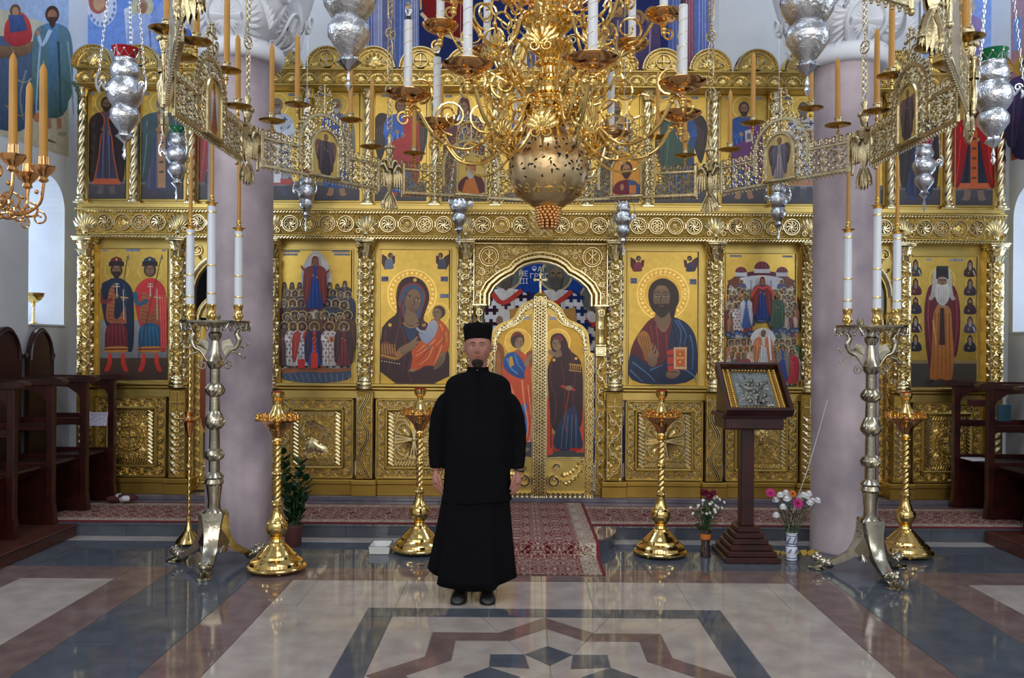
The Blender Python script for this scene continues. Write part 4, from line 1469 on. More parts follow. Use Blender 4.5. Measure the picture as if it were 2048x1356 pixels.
# lunettes (arched crests)
RL = XW(43.5,YF)
def lunette(kind):
    b = MB()
    pts = [(RL*cos(pi*i/24),RL*1.02*sin(pi*i/24)) for i in range(25)]
    b.prism(pts,lambda x,z,d: (x,d,z),.0,.06)
    r = Relief()
    r.ring(0,0,RL*.95,RL*.10,.022,24,0,pi); r.ring(0,0,RL*.80,RL*.07,.014,24,0,pi)
    for k in range(20):
        a = pi*(k + .5)/20
        r.boss(RL*.875*cos(a),RL*.875*sin(a),RL*.028,.012,6)
    if kind == 0:
        c = (0,RL*.36)
        r.ring(*c,RL*.33,RL*.07,.018,22)
        for k in range(4):
            a = k*pi/2
            r.ridge([c,(c[0] + cos(a)*RL*.27,c[1] + sin(a)*RL*.27)],RL*.09,.018,RL*.11)
        for sg in (-1,1):
            for k in range(4): r.leaf(sg*RL*(.42 + .07*k),RL*.06,pi/2 - sg*(-.3 + .35*k),RL*(.42 - .06*k),RL*.1,.014)
    else:
        r.palmette(0,RL*.06,pi/2,RL*.72,.018,9,1.35)
        for sg in (-1,1): r.spiral(sg*RL*.5,RL*.2,RL*.12,0,1.4,sg,RL*.045,.014,12)
    v = [(a,-h*HS,c) for a,c,h in r.v]
    c = MB(); c.add(v,r.f)
    return b.mesh('lunette',GOLDF,30),c.mesh('carving',GOLD,60)
lun = [lunette(0),lunette(1)]
YLn = YF - .03
for s_ in (-1,1):
    for k in range(9):
        q = s_*(149 + 93.5*k)
        kd = (k + (0 if s_ < 0 else 0)) % 2
        kd = 1 - kd if True else kd
        o = link('lunette',lun[kd][0],ICO); o.location = (XQ(q,YLn),YLn,ZQ(139,YLn))
        c = bpy.data.objects.new('carving',lun[kd][1]); COL.objects.link(c); c.parent = o
# centre crest: larger arch with a small painted panel
b = MB()
pts = [(XQ(62*cos(pi*i/24),YLn),ZQ(128 - 70*sin(pi*i/24) - 10*max(0,sin(pi*i/24) - .8)*5,YLn)) for i in range(25)]
pts = [(XQ(62,YLn),ZQ(139,YLn))] + pts + [(XQ(-62,YLn),ZQ(139,YLn))]
b.prism(pts,lambda x,z,d: (x,d,z),YLn,YLn + .07)
cc = part(b,'centre_crest',GOLDF,30)
r = Relief()
r.ridge([(XQ(57*cos(pi*i/24),YLn),ZQ(128 - 64*sin(pi*i/24),YLn)) for i in range(25)],.035,.025)
r.ridge([(XQ(40*cos(pi*i/24),YLn),ZQ(124 - 44*sin(pi*i/24),YLn)) for i in range(25)],.025,.02)
for k in range(22):
    t = pi*(k + .5)/22; r.boss(XQ(48*cos(t),YLn),ZQ(126 - 54*sin(t),YLn),.012,.014,6)
for k in range(7): r.leaf(XQ(0,YLn),ZQ(52,YLn),pi/2 + (k - 3)*.35,.16,.035,.02)
for sg in (-1,1):
    r.spiral(XQ(sg*72,YLn),ZQ(118,YLn),.07,0,1.6,sg,.02,.02,16); r.spiral(XQ(sg*60,YLn),ZQ(80,YLn),.05,0,1.6,sg,.016,.02,16)
r.plane(0,YLn,0); part(r,'carving',GOLD,60,cc)

# ------------------------------------------------------------------ royal doors and their carved arch
YR = 8.27
fnp = lambda x,z,d: (x,d,z)
def qp(pts,Y): return [(XQ(q,Y),ZQ(y,Y)) for q,y in pts]
TREF = [(99,612),(99,591),(90,575),(75,562),(62,554),(53,550),(44,540),(30,532),(15,528),(0,526)]
TREF = [(-q,y) for q,y in TREF] + [(q,y) for q,y in TREF[::-1]][1:]
b = MB()
b.prism(qp([(-136,484),(-136,612)] + TREF + [(136,612),(136,484)],YR),fnp,YR,YR + .08)
arch = part(b,'royal_arch',GOLDG,30)
r = Relief()
for off,w,h in ((3,6,.03),(12,9,.04),(21,5,.024)):
    pts = []
    for q,y in TREF:
        d = hypot(q,y - 612) or 1
        pts.append((q*(1 + off/100),612 + (y - 612)*(1 + off/86)))
    r.ridge(qp(pts,YR),XW(w,YR),h)
n = 46
def along(off,t):
    x = t*(len(TREF) - 1); i = min(int(x),len(TREF) - 2); f = x - i
    q = TREF[i][0] + (TREF[i + 1][0] - TREF[i][0])*f; y = TREF[i][1] + (TREF[i + 1][1] - TREF[i][1])*f
    return q*(1 + off/100),612 + (y - 612)*(1 + off/86)
for k in range(n):
    q,y = along(12,(k + .5)/n)
    a = pi*(1 - (k + .5)/n)
    r.leaf(XQ(q,YR),ZQ(y,YR),a + .6,XW(9,YR),XW(5,YR),.03,.014); r.leaf(XQ(q,YR),ZQ(y,YR),a - 1.0,XW(8,YR),XW(4,YR),.03,.014)
    q,y = along(28,(k + .5)/n)
    if y > 492 and abs(q) < 128: r.leaf(XQ(q,YR),ZQ(y,YR),a,XW(10,YR),XW(5,YR),.016)
for sg in (-1,1):
    c = (XQ(sg*103,YR),ZQ(514,YR)); R_ = XW(19,YR)
    r.ring(*c,R_,XW(3,YR),.018,24); r.ring(*c,R_*.78,XW(2,YR),.014,20)
    r.ridge([(c[0],c[1] - R_*.7),(c[0],c[1] + R_*.7)],.012,.02)
    for a in (pi/4,-pi/4): r.ridge([(c[0] - cos(a)*R_*.6,c[1] - sin(a)*R_*.6),(c[0] + cos(a)*R_*.6,c[1] + sin(a)*R_*.6)],.011,.018)
    r.ring(c[0] + R_*.22,c[1] + R_*.42,R_*.2,.008,.016,10)
    for k in range(7):
        r.leaf(XQ(sg*(124 - 2*k),YR),ZQ(606 - 9*k,YR),pi/2 + sg*(.7 - .05*k),XW(17,YR),XW(6,YR),.02)
        r.leaf(XQ(sg*(118 - 2*k),YR),ZQ(600 - 9*k,YR),pi/2 + sg*(-.5),XW(14,YR),XW(5,YR),.016)
        r.leaf(XQ(sg*(75 - 9*k),YR),ZQ(497 + .6*k,YR),pi + sg*(.4) if sg < 0 else -.4,XW(15,YR),XW(6,YR),.02)
        r.leaf(XQ(sg*(72 - 9*k),YR),ZQ(507 - .4*k,YR),(pi if sg < 0 else 0) + sg*.5,XW(14,YR),XW(5,YR),.016)
    for k,(q,y,rr) in enumerate(((70,512,7),(50,506,6),(118,545,8),(122,568,6),(122,590,6),(86,540,6))):
        r.spiral(XQ(sg*q,YR),ZQ(y,YR),XW(rr,YR),k,1.5,sg,XW(2.2,YR),.018,14)
r.ridge(qp([(-134,488),(134,488)],YR),XW(4,YR),.02);
for sg in (-1,1): r.ridge(qp([(sg*133,488),(sg*133,610)],YR),XW(4,YR),.02)
r.beads(XQ(-130,YR),ZQ(492,YR),XQ(130,YR),ZQ(492,YR),.008,.012,70)
def in_sp(x,z):
    q,y = x*F_PX/YR - AX,CY + .33 + (EYE - z)*F_PX/YR
    if abs(abs(q) - 103) < 21 and abs(y - 514) < 21: return False
    return hypot(q/1.20,(y - 612)) > 104 and y > 494
r.fill(XQ(-131,YR),XQ(131,YR),ZQ(610,YR),ZQ(492,YR),.046,.016,in_sp)
r.plane(0,YR,0); part(r,'carving',GOLD,60,arch)
b = MB(); qbox(b,-150,150,478,486,YR + .01,.1,.004); part(b,'lintel',GOLDF)

# colonettes and jambs either side
for sg in (-1,1):
    X_ = XQ(sg*121,YR)
    b = MB(); a,c = sorted((sg*112,sg*135)); qbox(b,a,c,612,990,YR + .02,.08); j = part(b,'royal_jamb',GOLDG)
    r = Relief()
    r.scroll(X_ + sg*.01,ZQ(985,YR),X_ + sg*.01,ZQ(695,YR),XW(20,YR),.018,5,12)
    r.plane(0,YR + .02,0); part(r,'carving',GOLD,60,j)
    b = MB()
    z = lambda y: ZQ(y,YR)
    b.lathe([(.030,z(688)),(.036,z(684)),(.030,z(680)),(.030,z(662)),(.038,z(659)),(.038,z(655)),(.030,z(652)),(.034,z(640)),(.05,z(622)),(.062,z(615)),(.064,z(612))],18,(X_,YR - .02,0),flutes=9,fl=.06)
    b.box(X_ - .052,X_ + .052,YR - .07,YR + .04,z(692),z(688),.004)
    b.box(X_ - .055,X_ + .055,YR - .06,YR + .04,z(712),z(692),.006)
    b.box(X_ - .03,X_ + .03,YR - .066,YR - .05,z(708),z(696),.003)
    b.box(X_ - .072,X_ + .072,YR - .08,YR + .04,z(613),z(609),.003)
    r = Relief(); r.ring(0,0,.03,.01,.012,14); r.ridge([(0,-.025),(0,.025)],.008,.012); r.ridge([(-.025,0),(.025,0)],.008,.012)
    r.plane(X_,YR - .075,z(626)); b.add(r.v,r.f)
    part(b,'colonette',GOLD,40)

# the two leaves
YD = 8.24
HALF = [(0,584),(9,592),(16,599),(28,604),(38,611),(46,622),(52,634),(60,640),(72,644),(84,650),(92,658),(97,668),(99,686),(101,704),(108,706),(108,997)]
for sg,nm in ((-1,'angel'),(1,'virgin')):
    b = MB()
    outl = [(sg*q,y) for q,y in HALF] + [(0,997)]
    b.prism(qp(outl,YD),fnp,YD,YD + .05)
    leaf_ = part(b,'door_leaf',GOLDF,30)
    r = Relief()
    B = XW(15,YD)
    edge = [(sg*(q - (9 if q > 60 else 6)),y + (7 if y < 704 else 0)) for q,y in HALF[1:14]]
    ed = qp(edge,YD)
    r.ridge(ed,XW(4,YD),.022)
    for i in range(len(ed) - 1):
        for t in (0,.5):
            x,z = ed[i][0] + (ed[i + 1][0] - ed[i][0])*t,ed[i][1] + (ed[i + 1][1] - ed[i][1])*t
            a = atan2(ed[i + 1][1] - ed[i][1],ed[i + 1][0] - ed[i][0])
            r.spiral(x,z,XW(5.5,YD),a + i,1.3,1 if i % 2 else -1,XW(2.2,YD),.026,10)
            for u in (-1,1): r.leaf(x,z,a + u*1.3,XW(7.5,YD),XW(4,YD),.024)
    xm = XQ(sg*99.5,YD)
    n = 17
    z0,z1 = ZQ(994,YD),ZQ(708,YD)
    for ph in (0,pi):
        r.ridge([(xm + B*.36*sin(ph + pi*i/4),z0 + (z1 - z0)*i/(4*n)) for i in range(4*n + 1)],B*.24,.024)
    for k in range(n): r.boss(xm,z0 + (z1 - z0)*(k + .5)/n,B*.14,.022)
    for u in (-1,1): r.ridge([(xm + u*B*.5,z0),(xm + u*B*.5,z1)],B*.12,.014)
    # bottom braid and scroll panel
    xa,xb,zz = XQ(sg*14,YD),XQ(sg*91,YD),ZQ(989,YD)
    for ph in (0,pi):
        r.ridge([(xa + (xb - xa)*i/32,zz + B*.34*sin(ph + pi*i/4)) for i in range(33)],B*.24,.024)
    for k in range(8): r.boss(xa + (xb - xa)*(k + .5)/8,zz,B*.14,.02)
    xc,zc = XQ(sg*52,YD),ZQ(948,YD)
    s2 = XW(1,YD)
    r.spiral(XQ(sg*30,YD),ZQ(962,YD),s2*14,pi/2,2.0,sg,s2*4.5,.024,26)
    r.spiral(XQ(sg*34,YD),ZQ(934,YD),s2*9,0,1.6,sg,s2*3.4,.02,18)
    r.ridge(qp([(sg*44,962),(sg*60,958),(sg*74,948),(sg*86,930)],YD),s2*4,.022,s2*2)
    for k in range(7):
        t = k/6
        q,y = sg*(44 + 40*t),962 - 34*t*t
        base = (0.3 if sg > 0 else pi - .3)
        r.leaf(XQ(q,YD),ZQ(y,YD),base + sg*(1.0 + .25*t),s2*(22 - 6*t),s2*7,.022)
        r.leaf(XQ(q,YD),ZQ(y,YD),base - sg*(1.0 - .2*t),s2*(20 - 8*t),s2*6,.022)
    r.ridge(qp([(sg*14,918),(sg*90,918)],YD),s2*3,.012)
    r.plane(0,YD,0); part(r,'carving',GOLD,60,leaf_)
    b = MB()
    inn = [(14,628),(30,632),(40,644),(52,652),(66,656),(80,664),(86,676),(90,700),(90,914),(14,914)]
    # painted panel
    p = Paint(D=YD - .004)
    A = 1080
    p.poly([(A + sg*q,y) for q,y in inn],(190,150,66),.75,(176,132,50),True)
    if sg > 0:
        p.rect(1095,868,1170,914,(150,70,40)); p.rect(1095,900,1170,914,(60,62,66))
        p.poly([(1093,796),(1102,790),(1106,908),(1093,912)],(206,70,40)); p.poly([(1150,800),(1166,796),(1170,905),(1152,905)],(206,74,44))
        p.rect(1150,812,1158,900,(210,170,130)); p.rect(1100,830,1104,896,(120,44,30))
        p.ringp(1115,683,26,1.6,(236,206,120),.7); p.ell(1115,683,24,24,(206,166,80),.75)
        p.poly([(1100,690),(1102,672),(1112,666),(1124,667),(1134,680),(1138,700),(1160,716),(1166,748),(1166,800),(1164,850),(1154,862),(1112,866),(1102,852),(1098,800),(1095,756),(1096,730),(1108,712)],(62,22,32),0,(44,14,22))
        p.poly([(1112,852),(1150,800),(1160,860),(1168,896),(1150,902),(1104,900)],(28,52,84),0,(18,34,62))
        for k in range(4): p.line([(1128 + 8*k,830),(1122 + 10*k,898)],2,(70,110,150),1)
        p.poly([(1104,676),(1112,670),(1122,671),(1128,680),(1120,684),(1108,684)],(120,40,50));
        p.ell(1113,690,8.5,12,(150,118,86),rot=-.3); p.line([(1107,687),(1111,686)],1.6,(40,26,24)); p.line([(1115,685),(1119,686)],1.6,(40,26,24)); p.line([(1112,688),(1110,694)],1.4,(96,66,50))
        p.poly([(1108,704),(1122,700),(1124,712),(1112,716)],(140,108,80))
        p.poly([(1098,698),(1106,702),(1112,712),(1104,714),(1096,704)],(156,124,92))
        p.line([(1104,716),(1100,760),(1112,800),(1108,850)],3,(96,44,52),2); p.line([(1140,700),(1150,740),(1146,790),(1150,850)],3,(92,40,50),2); p.line([(1122,722),(1130,780),(1126,850)],2.4,(96,44,52),1.5)
        for q in ((1108,720),(1152,717)): p.ell(q[0],q[1],3,3,(214,170,80),.6)
        for k in range(6): p.line([(1141 + 4*k,730),(1140 + 4*k,740)],1.6,(206,150,70));
        p.line([(1138,728),(1164,731)],3,(196,140,60)); p.line([(1138,741),(1163,743)],2,(196,140,60))
        p.line([(1122,772),(1150,780)],5,(206,44,34),4); p.ell(1138,776,7,5,(150,118,90)); p.line([(1138,782),(1130,840),(1134,866)],1.2,(196,60,40),1)
        p.ell(1150,899,12,3.4,(170,30,30)); p.ell(1112,900,8,2.6,(170,30,30))
        p.rect(1099,634,1111,640,(150,160,190))
    else:
        p.rect(990,880,1066,914,(70,68,76)); p.poly([(1044,838),(1066,834),(1066,884),(1046,884)],(220,150,130)); p.rect(1046,832,1066,838,(90,140,190)); p.rect(1052,850,1058,880,(190,110,96))
        p.poly([(984,690),(1000,684),(1010,700),(1006,760),(1000,800),(986,800)],(150,84,40),0,(120,60,30)); p.poly([(1054,704),(1064,700),(1066,730),(1056,744),(1046,736)],(156,84,44))
        for k in range(5): p.line([(988 + 3*k,694 + 3*k),(990 + 3*k,780)],1.2,(200,140,80))
        p.ringp(1036,684,27,1.6,(236,206,120),.7); p.ell(1036,684,25,25,(206,166,80),.75)
        p.poly([(1010,712),(1020,704),(1040,700),(1054,712),(1062,736),(1064,800),(1060,880),(1040,896),(1030,860),(1022,800),(1008,760),(1002,740)],(214,84,40),0,(196,66,36))
        p.poly([(1040,810),(1056,806),(1054,870),(1044,880)],(60,110,176));
        p.poly([(1008,716),(1016,705),(1032,704),(1046,722),(1052,734),(1048,748),(1050,758),(1034,756),(1014,744),(1006,732)],(30,92,160),0,(20,66,130))
        p.line([(1014,716),(1022,736),(1036,748)],4,(90,150,210),2); p.line([(1030,708),(1036,728),(1048,742)],3,(80,140,206),1.5)
        p.poly([(1018,716),(1024,712),(1028,730),(1020,734)],(200,150,60),.4)
        p.line([(1044,760),(1048,800),(1056,850),(1050,890)],4,(240,140,90),2); p.line([(1022,770),(1034,820),(1040,880)],3,(236,130,84),2); p.line([(1056,770),(1062,830)],2.4,(250,160,110),1.5)
        p.ell(1035,680,14,17,(74,50,36)); p.ell(1038,686,8,12,(158,124,92),rot=.25); p.line([(1033,682),(1037,682)],1.5,(40,26,24)); p.line([(1041,682),(1045,683)],1.5,(40,26,24)); p.line([(1040,684),(1042,691)],1.3,(100,70,52)); p.line([(1022,674),(1036,666),(1048,672)],2,(196,50,44),2)
        p.poly([(1046,728),(1056,712),(1064,706),(1064,714),(1058,724),(1054,736)],(158,124,92)); p.poly([(1030,700),(1042,698),(1040,708)],(150,116,86))
        p.poly([(1044,890),(1060,898),(1050,906),(1038,900)],(150,120,96)); p.line([(1058,850),(1062,884)],1,(150,40,40))
        p.rect(1046,634,1060,639,(150,160,190))
    link('painted_panel',p.mesh('painted_panel',PAINT),leaf_)
    b = MB();
    ii = qp([(sg*q,y) for q,y in inn],YD)
    pts3 = [(x,YD - .004,z) for x,z in ii]
    b.tube(pts3,.007,6,closed=True); part(b,'inner_frame',GOLD,60,leaf_)
# meeting post with plait and the cross on top
b = MB(); qbox(b,-12.5,12.5,590,997,YD - .03,.04,.004);
b.prism(qp([(-12.5,590),(0,582),(12.5,590)],YD - .03),fnp,YD - .03,YD + .01)
mp_ = part(b,'meeting_post',GOLDG)
r = Relief(); Y = YD - .03
n = 30; z0,z1 = ZQ(994,Y),ZQ(593,Y); W = XW(23,Y)
for ph in (0,.5,1,1.5):
    pts = []
    for i in range(n*4 + 1):
        t = (i/4 + ph) % 2
        tri = t if t < 1 else 2 - t
        pts.append((XQ(0,Y) + W*.46*(2*tri - 1),z0 + (z1 - z0)*i/(4*n)))
    r.ridge(pts,W*.15,.02)
for sx in (-1,1): r.ridge([(XQ(0,Y) + sx*W*.5,z0),(XQ(0,Y) + sx*W*.5,z1)],W*.12,.016)
r.plane(0,Y,0); part(r,'carving',GOLD,60,mp_)
b = MB(); xc = XQ(0,Y)
for y0,y1,w in ((586,548,5),):
    b.box(xc - .011,xc + .011,Y - .012,Y + .012,ZQ(586,Y),ZQ(549,Y),.003)
b.box(xc - .055,xc + .055,Y - .012,Y + .012,ZQ(562,Y),ZQ(557.5,Y),.003)
for dx,dz in ((0,ZQ(549,Y)),(-.055,ZQ(559.7,Y)),(.055,ZQ(559.7,Y))):
    for u in (-1,1):
        if dx == 0: b.ball((xc + u*.011,Y,dz),.010,8,6)
        else: b.ball((xc + dx,Y,dz + u*.011),.010,8,6)
    b.ball((xc + dx*1.12,Y,dz + (.01 if dx == 0 else 0)),.010,8,6)
part(b,'cross',GOLD,40)

# ------------------------------------------------------------------ painted icons set in the screen
GL = (208,174,88); GLD = (188,154,72)
def icon_board(name,label,box,group,D=YP - .012):
    """board with its own empty; returns (empty, Paint)"""
    x0,y0,x1,y1 = box
    xc,zc = P((x0 + x1)/2,y1,D)
    t = thing('icon',label,'icon',(xc,D,zc),group)
    b = MB()
    (xa,za),(xb,zb) = P(x0,y0,D),P(x1,y1,D)
    b.box(xa,xb,D,YP - .0005,zb,za,.001)
    b.build('board',WOODD,t,0)
    p = Paint(D=D - .0005,step=.0004)
    p.poly([(x0,y0),(x1,y0),(x1,y1),(x0,y1)],GL,.9,GLD)
    return t,p
def icon_done(t,p):
    link('painting',p.mesh('painting',PAINT),t)

def dk(c,f): return tuple(max(0,min(255,int(v*f))) for v in c)

def face(p,x,y,r,skin=(158,120,86),hair=(70,48,36),beard=None,cover=None,tilt=0.0):
    """r = half the head width"""
    p.ell(x,y,r*1.15,r*1.45,cover or hair,rot=tilt)
    p.ell(x + tilt*r*.4,y + r*.15,r*.78,r*1.12,skin,rot=tilt,col2=dk(skin,.8))
    if r > 3.2:
        for s_ in (-1,1):
            p.line([(x + s_*r*.14 + tilt*r*.4,y + r*.0),(x + s_*r*.56 + tilt*r*.4,y + r*.0)],r*.2,(44,30,26))
        p.line([(x + tilt*r*.4,y),(x + r*.06 + tilt*r*.4,y + r*.5)],r*.18,dk(skin,.66))
        p.line([(x - r*.22 + tilt*r*.4,y + r*.75),(x + r*.22 + tilt*r*.4,y + r*.75)],r*.15,(130,66,56))
    if beard:
        p.poly([(x - r*.78,y + r*.45),(x - r*.4,y + r*.75),(x + r*.4,y + r*.75),(x + r*.78,y + r*.45),(x + r*.62,y + r*1.4),(x,y + r*2.0),(x - r*.62,y + r*1.4)],beard)

def saint(p,x,y,h,tunic,cloak=None,skin=(158,120,86),hair=(70,48,36),beard=None,halo=True,cover=None,hat=None,cross=None,trim=None,
          book=None,feet=(150,112,84),wing=None,stole=None,cside=0,hem=None,short=0.0,scroll=None,wid=1.0,fold=None):
    hr = h*.058
    H = lambda t: y + h*t
    w = h*.155*wid
    if halo:
        p.ringp(x,y + hr*1.1,hr*2.05,hr*.16,(240,214,130),.7);
    if wing:
        for s_ in (-1,1):
            p.poly([(x + s_*w*.5,H(.17)),(x + s_*w*1.35,H(.13)),(x + s_*w*1.75,H(.25)),(x + s_*w*1.65,H(.45)),(x + s_*w*1.3,H(.68)),(x + s_*w*.9,H(.5))],wing,0,dk(wing,.7))
            for k in range(4): p.line([(x + s_*w*(1.0 + .15*k),H(.24 + .02*k)),(x + s_*w*(1.15 + .1*k),H(.5))],h*.008,dk(wing,1.7),h*.003)
    bot = .945 - short
    if feet:
        for s_ in (-1,1):
            p.poly([(x + s_*w*.18,H(bot - .01)),(x + s_*w*.5,H(bot - .01)),(x + s_*w*.58,H(.965)),(x + s_*w*.72,H(.985)),(x + s_*w*.3,H(1.0)),(x + s_*w*.2,H(.97))],feet)
    p.poly([(x - w*.42,H(.15)),(x + w*.42,H(.15)),(x + w*.95,H(.205)),(x + w*1.05,H(.36)),(x + w*.85,H(.5)),(x + w*.92,H(bot)),(x + w*.3,H(bot + .012)),(x - w*.3,H(bot + .005)),(x - w*.92,H(bot)),(x - w*.85,H(.5)),(x - w*1.05,H(.36)),(x - w*.95,H(.205))],tunic,0,dk(tunic,.78))
    fc = fold or dk(tunic,1.55)
    for a,b_ in ((-.55,-.66),(-.2,-.26),(.16,.22),(.52,.64)):
        p.line([(x + w*a*.8,H(.34)),(x + w*(a + b_)/2,H(.62)),(x + w*b_,H(bot - .01))],h*.011,fc,h*.005)
        p.line([(x + w*(a + .14)*.8,H(.36)),(x + w*(a + .14),H(bot - .015))],h*.009,dk(tunic,.6),h*.005)
    if cross:
        for j in range(8):
            for i in (-1,0,1):
                qx,qy = x + i*w*.6 + (j % 2 - .5)*w*.3,H(.22 + .087*j); a = h*.017
                if qy < H(bot - .03):
                    p.rect(qx - a*1.5,qy - a*.5,qx + a*1.5,qy + a*.5,cross); p.rect(qx - a*.5,qy - a*1.5,qx + a*.5,qy + a*1.5,cross)
    if hem: p.poly([(x - w*.9,H(bot - .06)),(x + w*.9,H(bot - .06)),(x + w*.92,H(bot)),(x - w*.92,H(bot))],hem)
    if stole:
        p.poly([(x - w*.2,H(.16)),(x + w*.2,H(.16)),(x + w*.2,H(bot - .02)),(x - w*.2,H(bot - .02))],stole,.2)
        for j in range(6): p.rect(x - w*.12,H(.25 + .1*j),x + w*.12,H(.255 + .1*j) + h*.02,dk(stole,.55))
    if cloak:
        L = [(x - w*.4,H(.15)),(x - w*.1,H(.24)),(x - w*.35,H(.42)),(x - w*.5,H(.62)),(x - w*.8,H(.86)),(x - w*1.15,H(.88)),(x - w*1.28,H(.55)),(x - w*1.2,H(.28)),(x - w*.95,H(.19))]
        R_ = [(2*x - a,b_) for a,b_ in L]
        if cside <= 0: p.poly(L,cloak,0,dk(cloak,.75))
        if cside >= 0: p.poly(R_,cloak,0,dk(cloak,.75))
        if cside: p.poly([(x - cside*w*.9,H(.46)),(x + cside*w*.9,H(.33)),(x + cside*w*1.1,H(.6)),(x + cside*w*.5,H(.74)),(x - cside*w*.2,H(.66)),(x - cside*w*.75,H(.6))],cloak,0,dk(cloak,.8))
        for s_ in (-1,1):
            if cside in (0,s_):
                p.line([(x + s_*w*.75,H(.24)),(x + s_*w*.8,H(.5)),(x + s_*w*1.0,H(.82))],h*.011,dk(cloak,1.6),h*.004)
                p.line([(x + s_*w*.95,H(.28)),(x + s_*w*1.05,H(.5)),(x + s_*w*1.1,H(.8))],h*.01,dk(cloak,.55),h*.004)
                if trim: p.line([(x + s_*w*.4,H(.155)),(x + s_*w*.12,H(.24)),(x + s_*w*.36,H(.42)),(x + s_*w*.5,H(.62)),(x + s_*w*.8,H(.855))],h*.012,trim,h*.012)
    # arms and hands
    for s_ in (-1,1):
        sc = tunic if not cloak or cside == -s_ else dk(cloak,.9)
        p.poly([(x + s_*w*.98,H(.24)),(x + s_*w*1.08,H(.36)),(x + s_*w*.4,H(.39)),(x + s_*w*.2,H(.36)),(x + s_*w*.7,H(.31))],dk(sc,1.12))
        p.ell(x + s_*w*.2,H(.355 + .02*s_),h*.018,h*.024,skin,rot=s_*.6)
    if book: p.poly([(x + w*.05,H(.30)),(x + w*.55,H(.28)),(x + w*.6,H(.40)),(x + w*.1,H(.42))],book,.3);
    if book: p.rect(x + w*.18,H(.325),x + w*.44,H(.385),dk(book,.55))
    if scroll: p.poly([(x + w*.1,H(.36)),(x + w*.6,H(.34)),(x + w*.66,H(.62)),(x + w*.2,H(.66))],scroll)
    if scroll:
        for j in range(6): p.line([(x + w*.24,H(.42 + .035*j)),(x + w*.56,H(.41 + .035*j))],h*.006,(80,76,84))
    p.poly([(x - hr*.45,y + hr*1.8),(x + hr*.45,y + hr*1.8),(x + hr*.7,H(.17)),(x - hr*.7,H(.17))],dk(skin,.8))
    face(p,x,y + hr*1.2,hr*.82,skin,hair,beard,cover)
    if cover:
        p.poly([(x - hr*1.05,y + hr*1.1),(x - hr*.8,y - hr*.1),(x,y - hr*.45),(x + hr*.8,y - hr*.1),(x + hr*1.05,y + hr*1.1),(x + hr*1.3,H(.2)),(x + hr*.8,H(.185)),(x + hr*.72,y + hr*1.1),(x,y + hr*.25),(x - hr*.72,y + hr*1.1),(x - hr*.8,H(.185)),(x - hr*1.3,H(.2))],cover)
    if hat:
        p.poly([(x - hr*.85,y + hr*.7),(x - hr*.9,y - hr*.5),(x,y - hr*.8),(x + hr*.9,y - hr*.5),(x + hr*.85,y + hr*.7)],hat)
        p.line([(x - hr*.9,y + hr*.6),(x + hr*.9,y + hr*.6)],hr*.35,dk(hat,.5))

def plate(p,x0,y0,x1,y1,txt=True):
    p.rect(x0,y0,x1,y1,(112,124,156))
    n = max(2,int((x1 - x0)/3.2))
    for k in range(n):
        xx = x0 + (x1 - x0)*(k + .5)/n
        if k % 4 != 3: p.rect(xx - .6,y0 + (y1 - y0)*.25,xx + .5,y1 - (y1 - y0)*.25,(196,200,214))

def ub(i):
    q0,q1,y0,y1 = UBAY[i]
    qc = (q0 + q1)/2; s_ = ROLL*qc
    return (1080 + q0 + 1.5,y0 + s_ + 1.5,1080 + q1 - 1.5,y1 + s_ - 1.5),1080 + qc,s_
GU = 'upper row of saint icons'
def upper(i,label,top=200,**kw):
    bx,x,s_ = ub(i)
    t,p = icon_board('icon',label,bx,GU,YP - .002)
    p.rect(bx[0],372 + s_,bx[2],bx[3],(76,74,84),0,(58,56,66)); p.rect(bx[0],366 + s_,bx[2],374 + s_,(112,110,112))
    plate(p,x - 38,191 + s_,x - 24,196 + s_); plate(p,x + 22,191 + s_,x + 36,196 + s_)
    saint(p,x + kw.pop('dx',0),top + s_,kw.pop('h',196),**kw)
    icon_done(t,p)
upper(0,'upper icon of a dark-cloaked saint in grey tunic, nearest the left wall',tunic=(70,66,92),cloak=(40,26,28),trim=(170,76,40),hem=(176,84,48),beard=(36,26,24),hair=(36,26,24),skin=(120,88,66),feet=(96,84,84),short=.05)
upper(1,'upper icon of a saint in long blue-green vestment with a gold stole',tunic=(88,92,130),cloak=(66,92,98),stole=(170,130,96),beard=(150,150,150),hair=(120,120,122),wid=1.25,feet=(70,66,84),fold=(110,112,150))
upper(2,'upper icon of a red-cloaked saint half hidden behind the left pillar',tunic=(60,50,70),cloak=(168,50,56),cross=(216,214,214),beard=(70,56,50),wid=1.2,short=.06,feet=(170,50,50))
upper(3,'upper icon of a grey-bearded bishop in white, beside the left pillar',tunic=(196,204,216),cross=(66,74,128),hem=(186,70,60),beard=(150,150,152),hair=(128,128,132),stole=(206,206,214),feet=(70,74,100),short=.06,wid=1.1)
upper(4,'upper icon of an old prophet in olive-grey mantle over blue, barefoot',tunic=(60,96,170),cloak=(140,136,118),cside=1,beard=(172,172,172),hair=(130,130,128),short=.04)
upper(5,'upper icon of a dark-winged angel in blue tunic and red mantle',tunic=(52,100,190),cloak=(184,44,46),cside=1,wing=(66,52,48),hair=(84,56,40),feet=(176,50,44),fold=(140,180,232),wid=1.05)
upper(6,'upper icon of a woman saint veiled in dark maroon',tunic=(34,54,92),cloak=(84,24,34),cover=(84,24,34),trim=(196,150,70),feet=(150,40,40),wid=1.1)
bx,x,s_ = ub(7)
t,p = icon_board('icon','widest upper icon, an enthroned figure in a blue glory behind the chandelier',bx,GU,YP - .002)
p.rect(bx[0],385,bx[2],bx[3],(76,74,84))
p.ell(x,290,62,100,(34,70,150),0,0,30,(26,50,116))
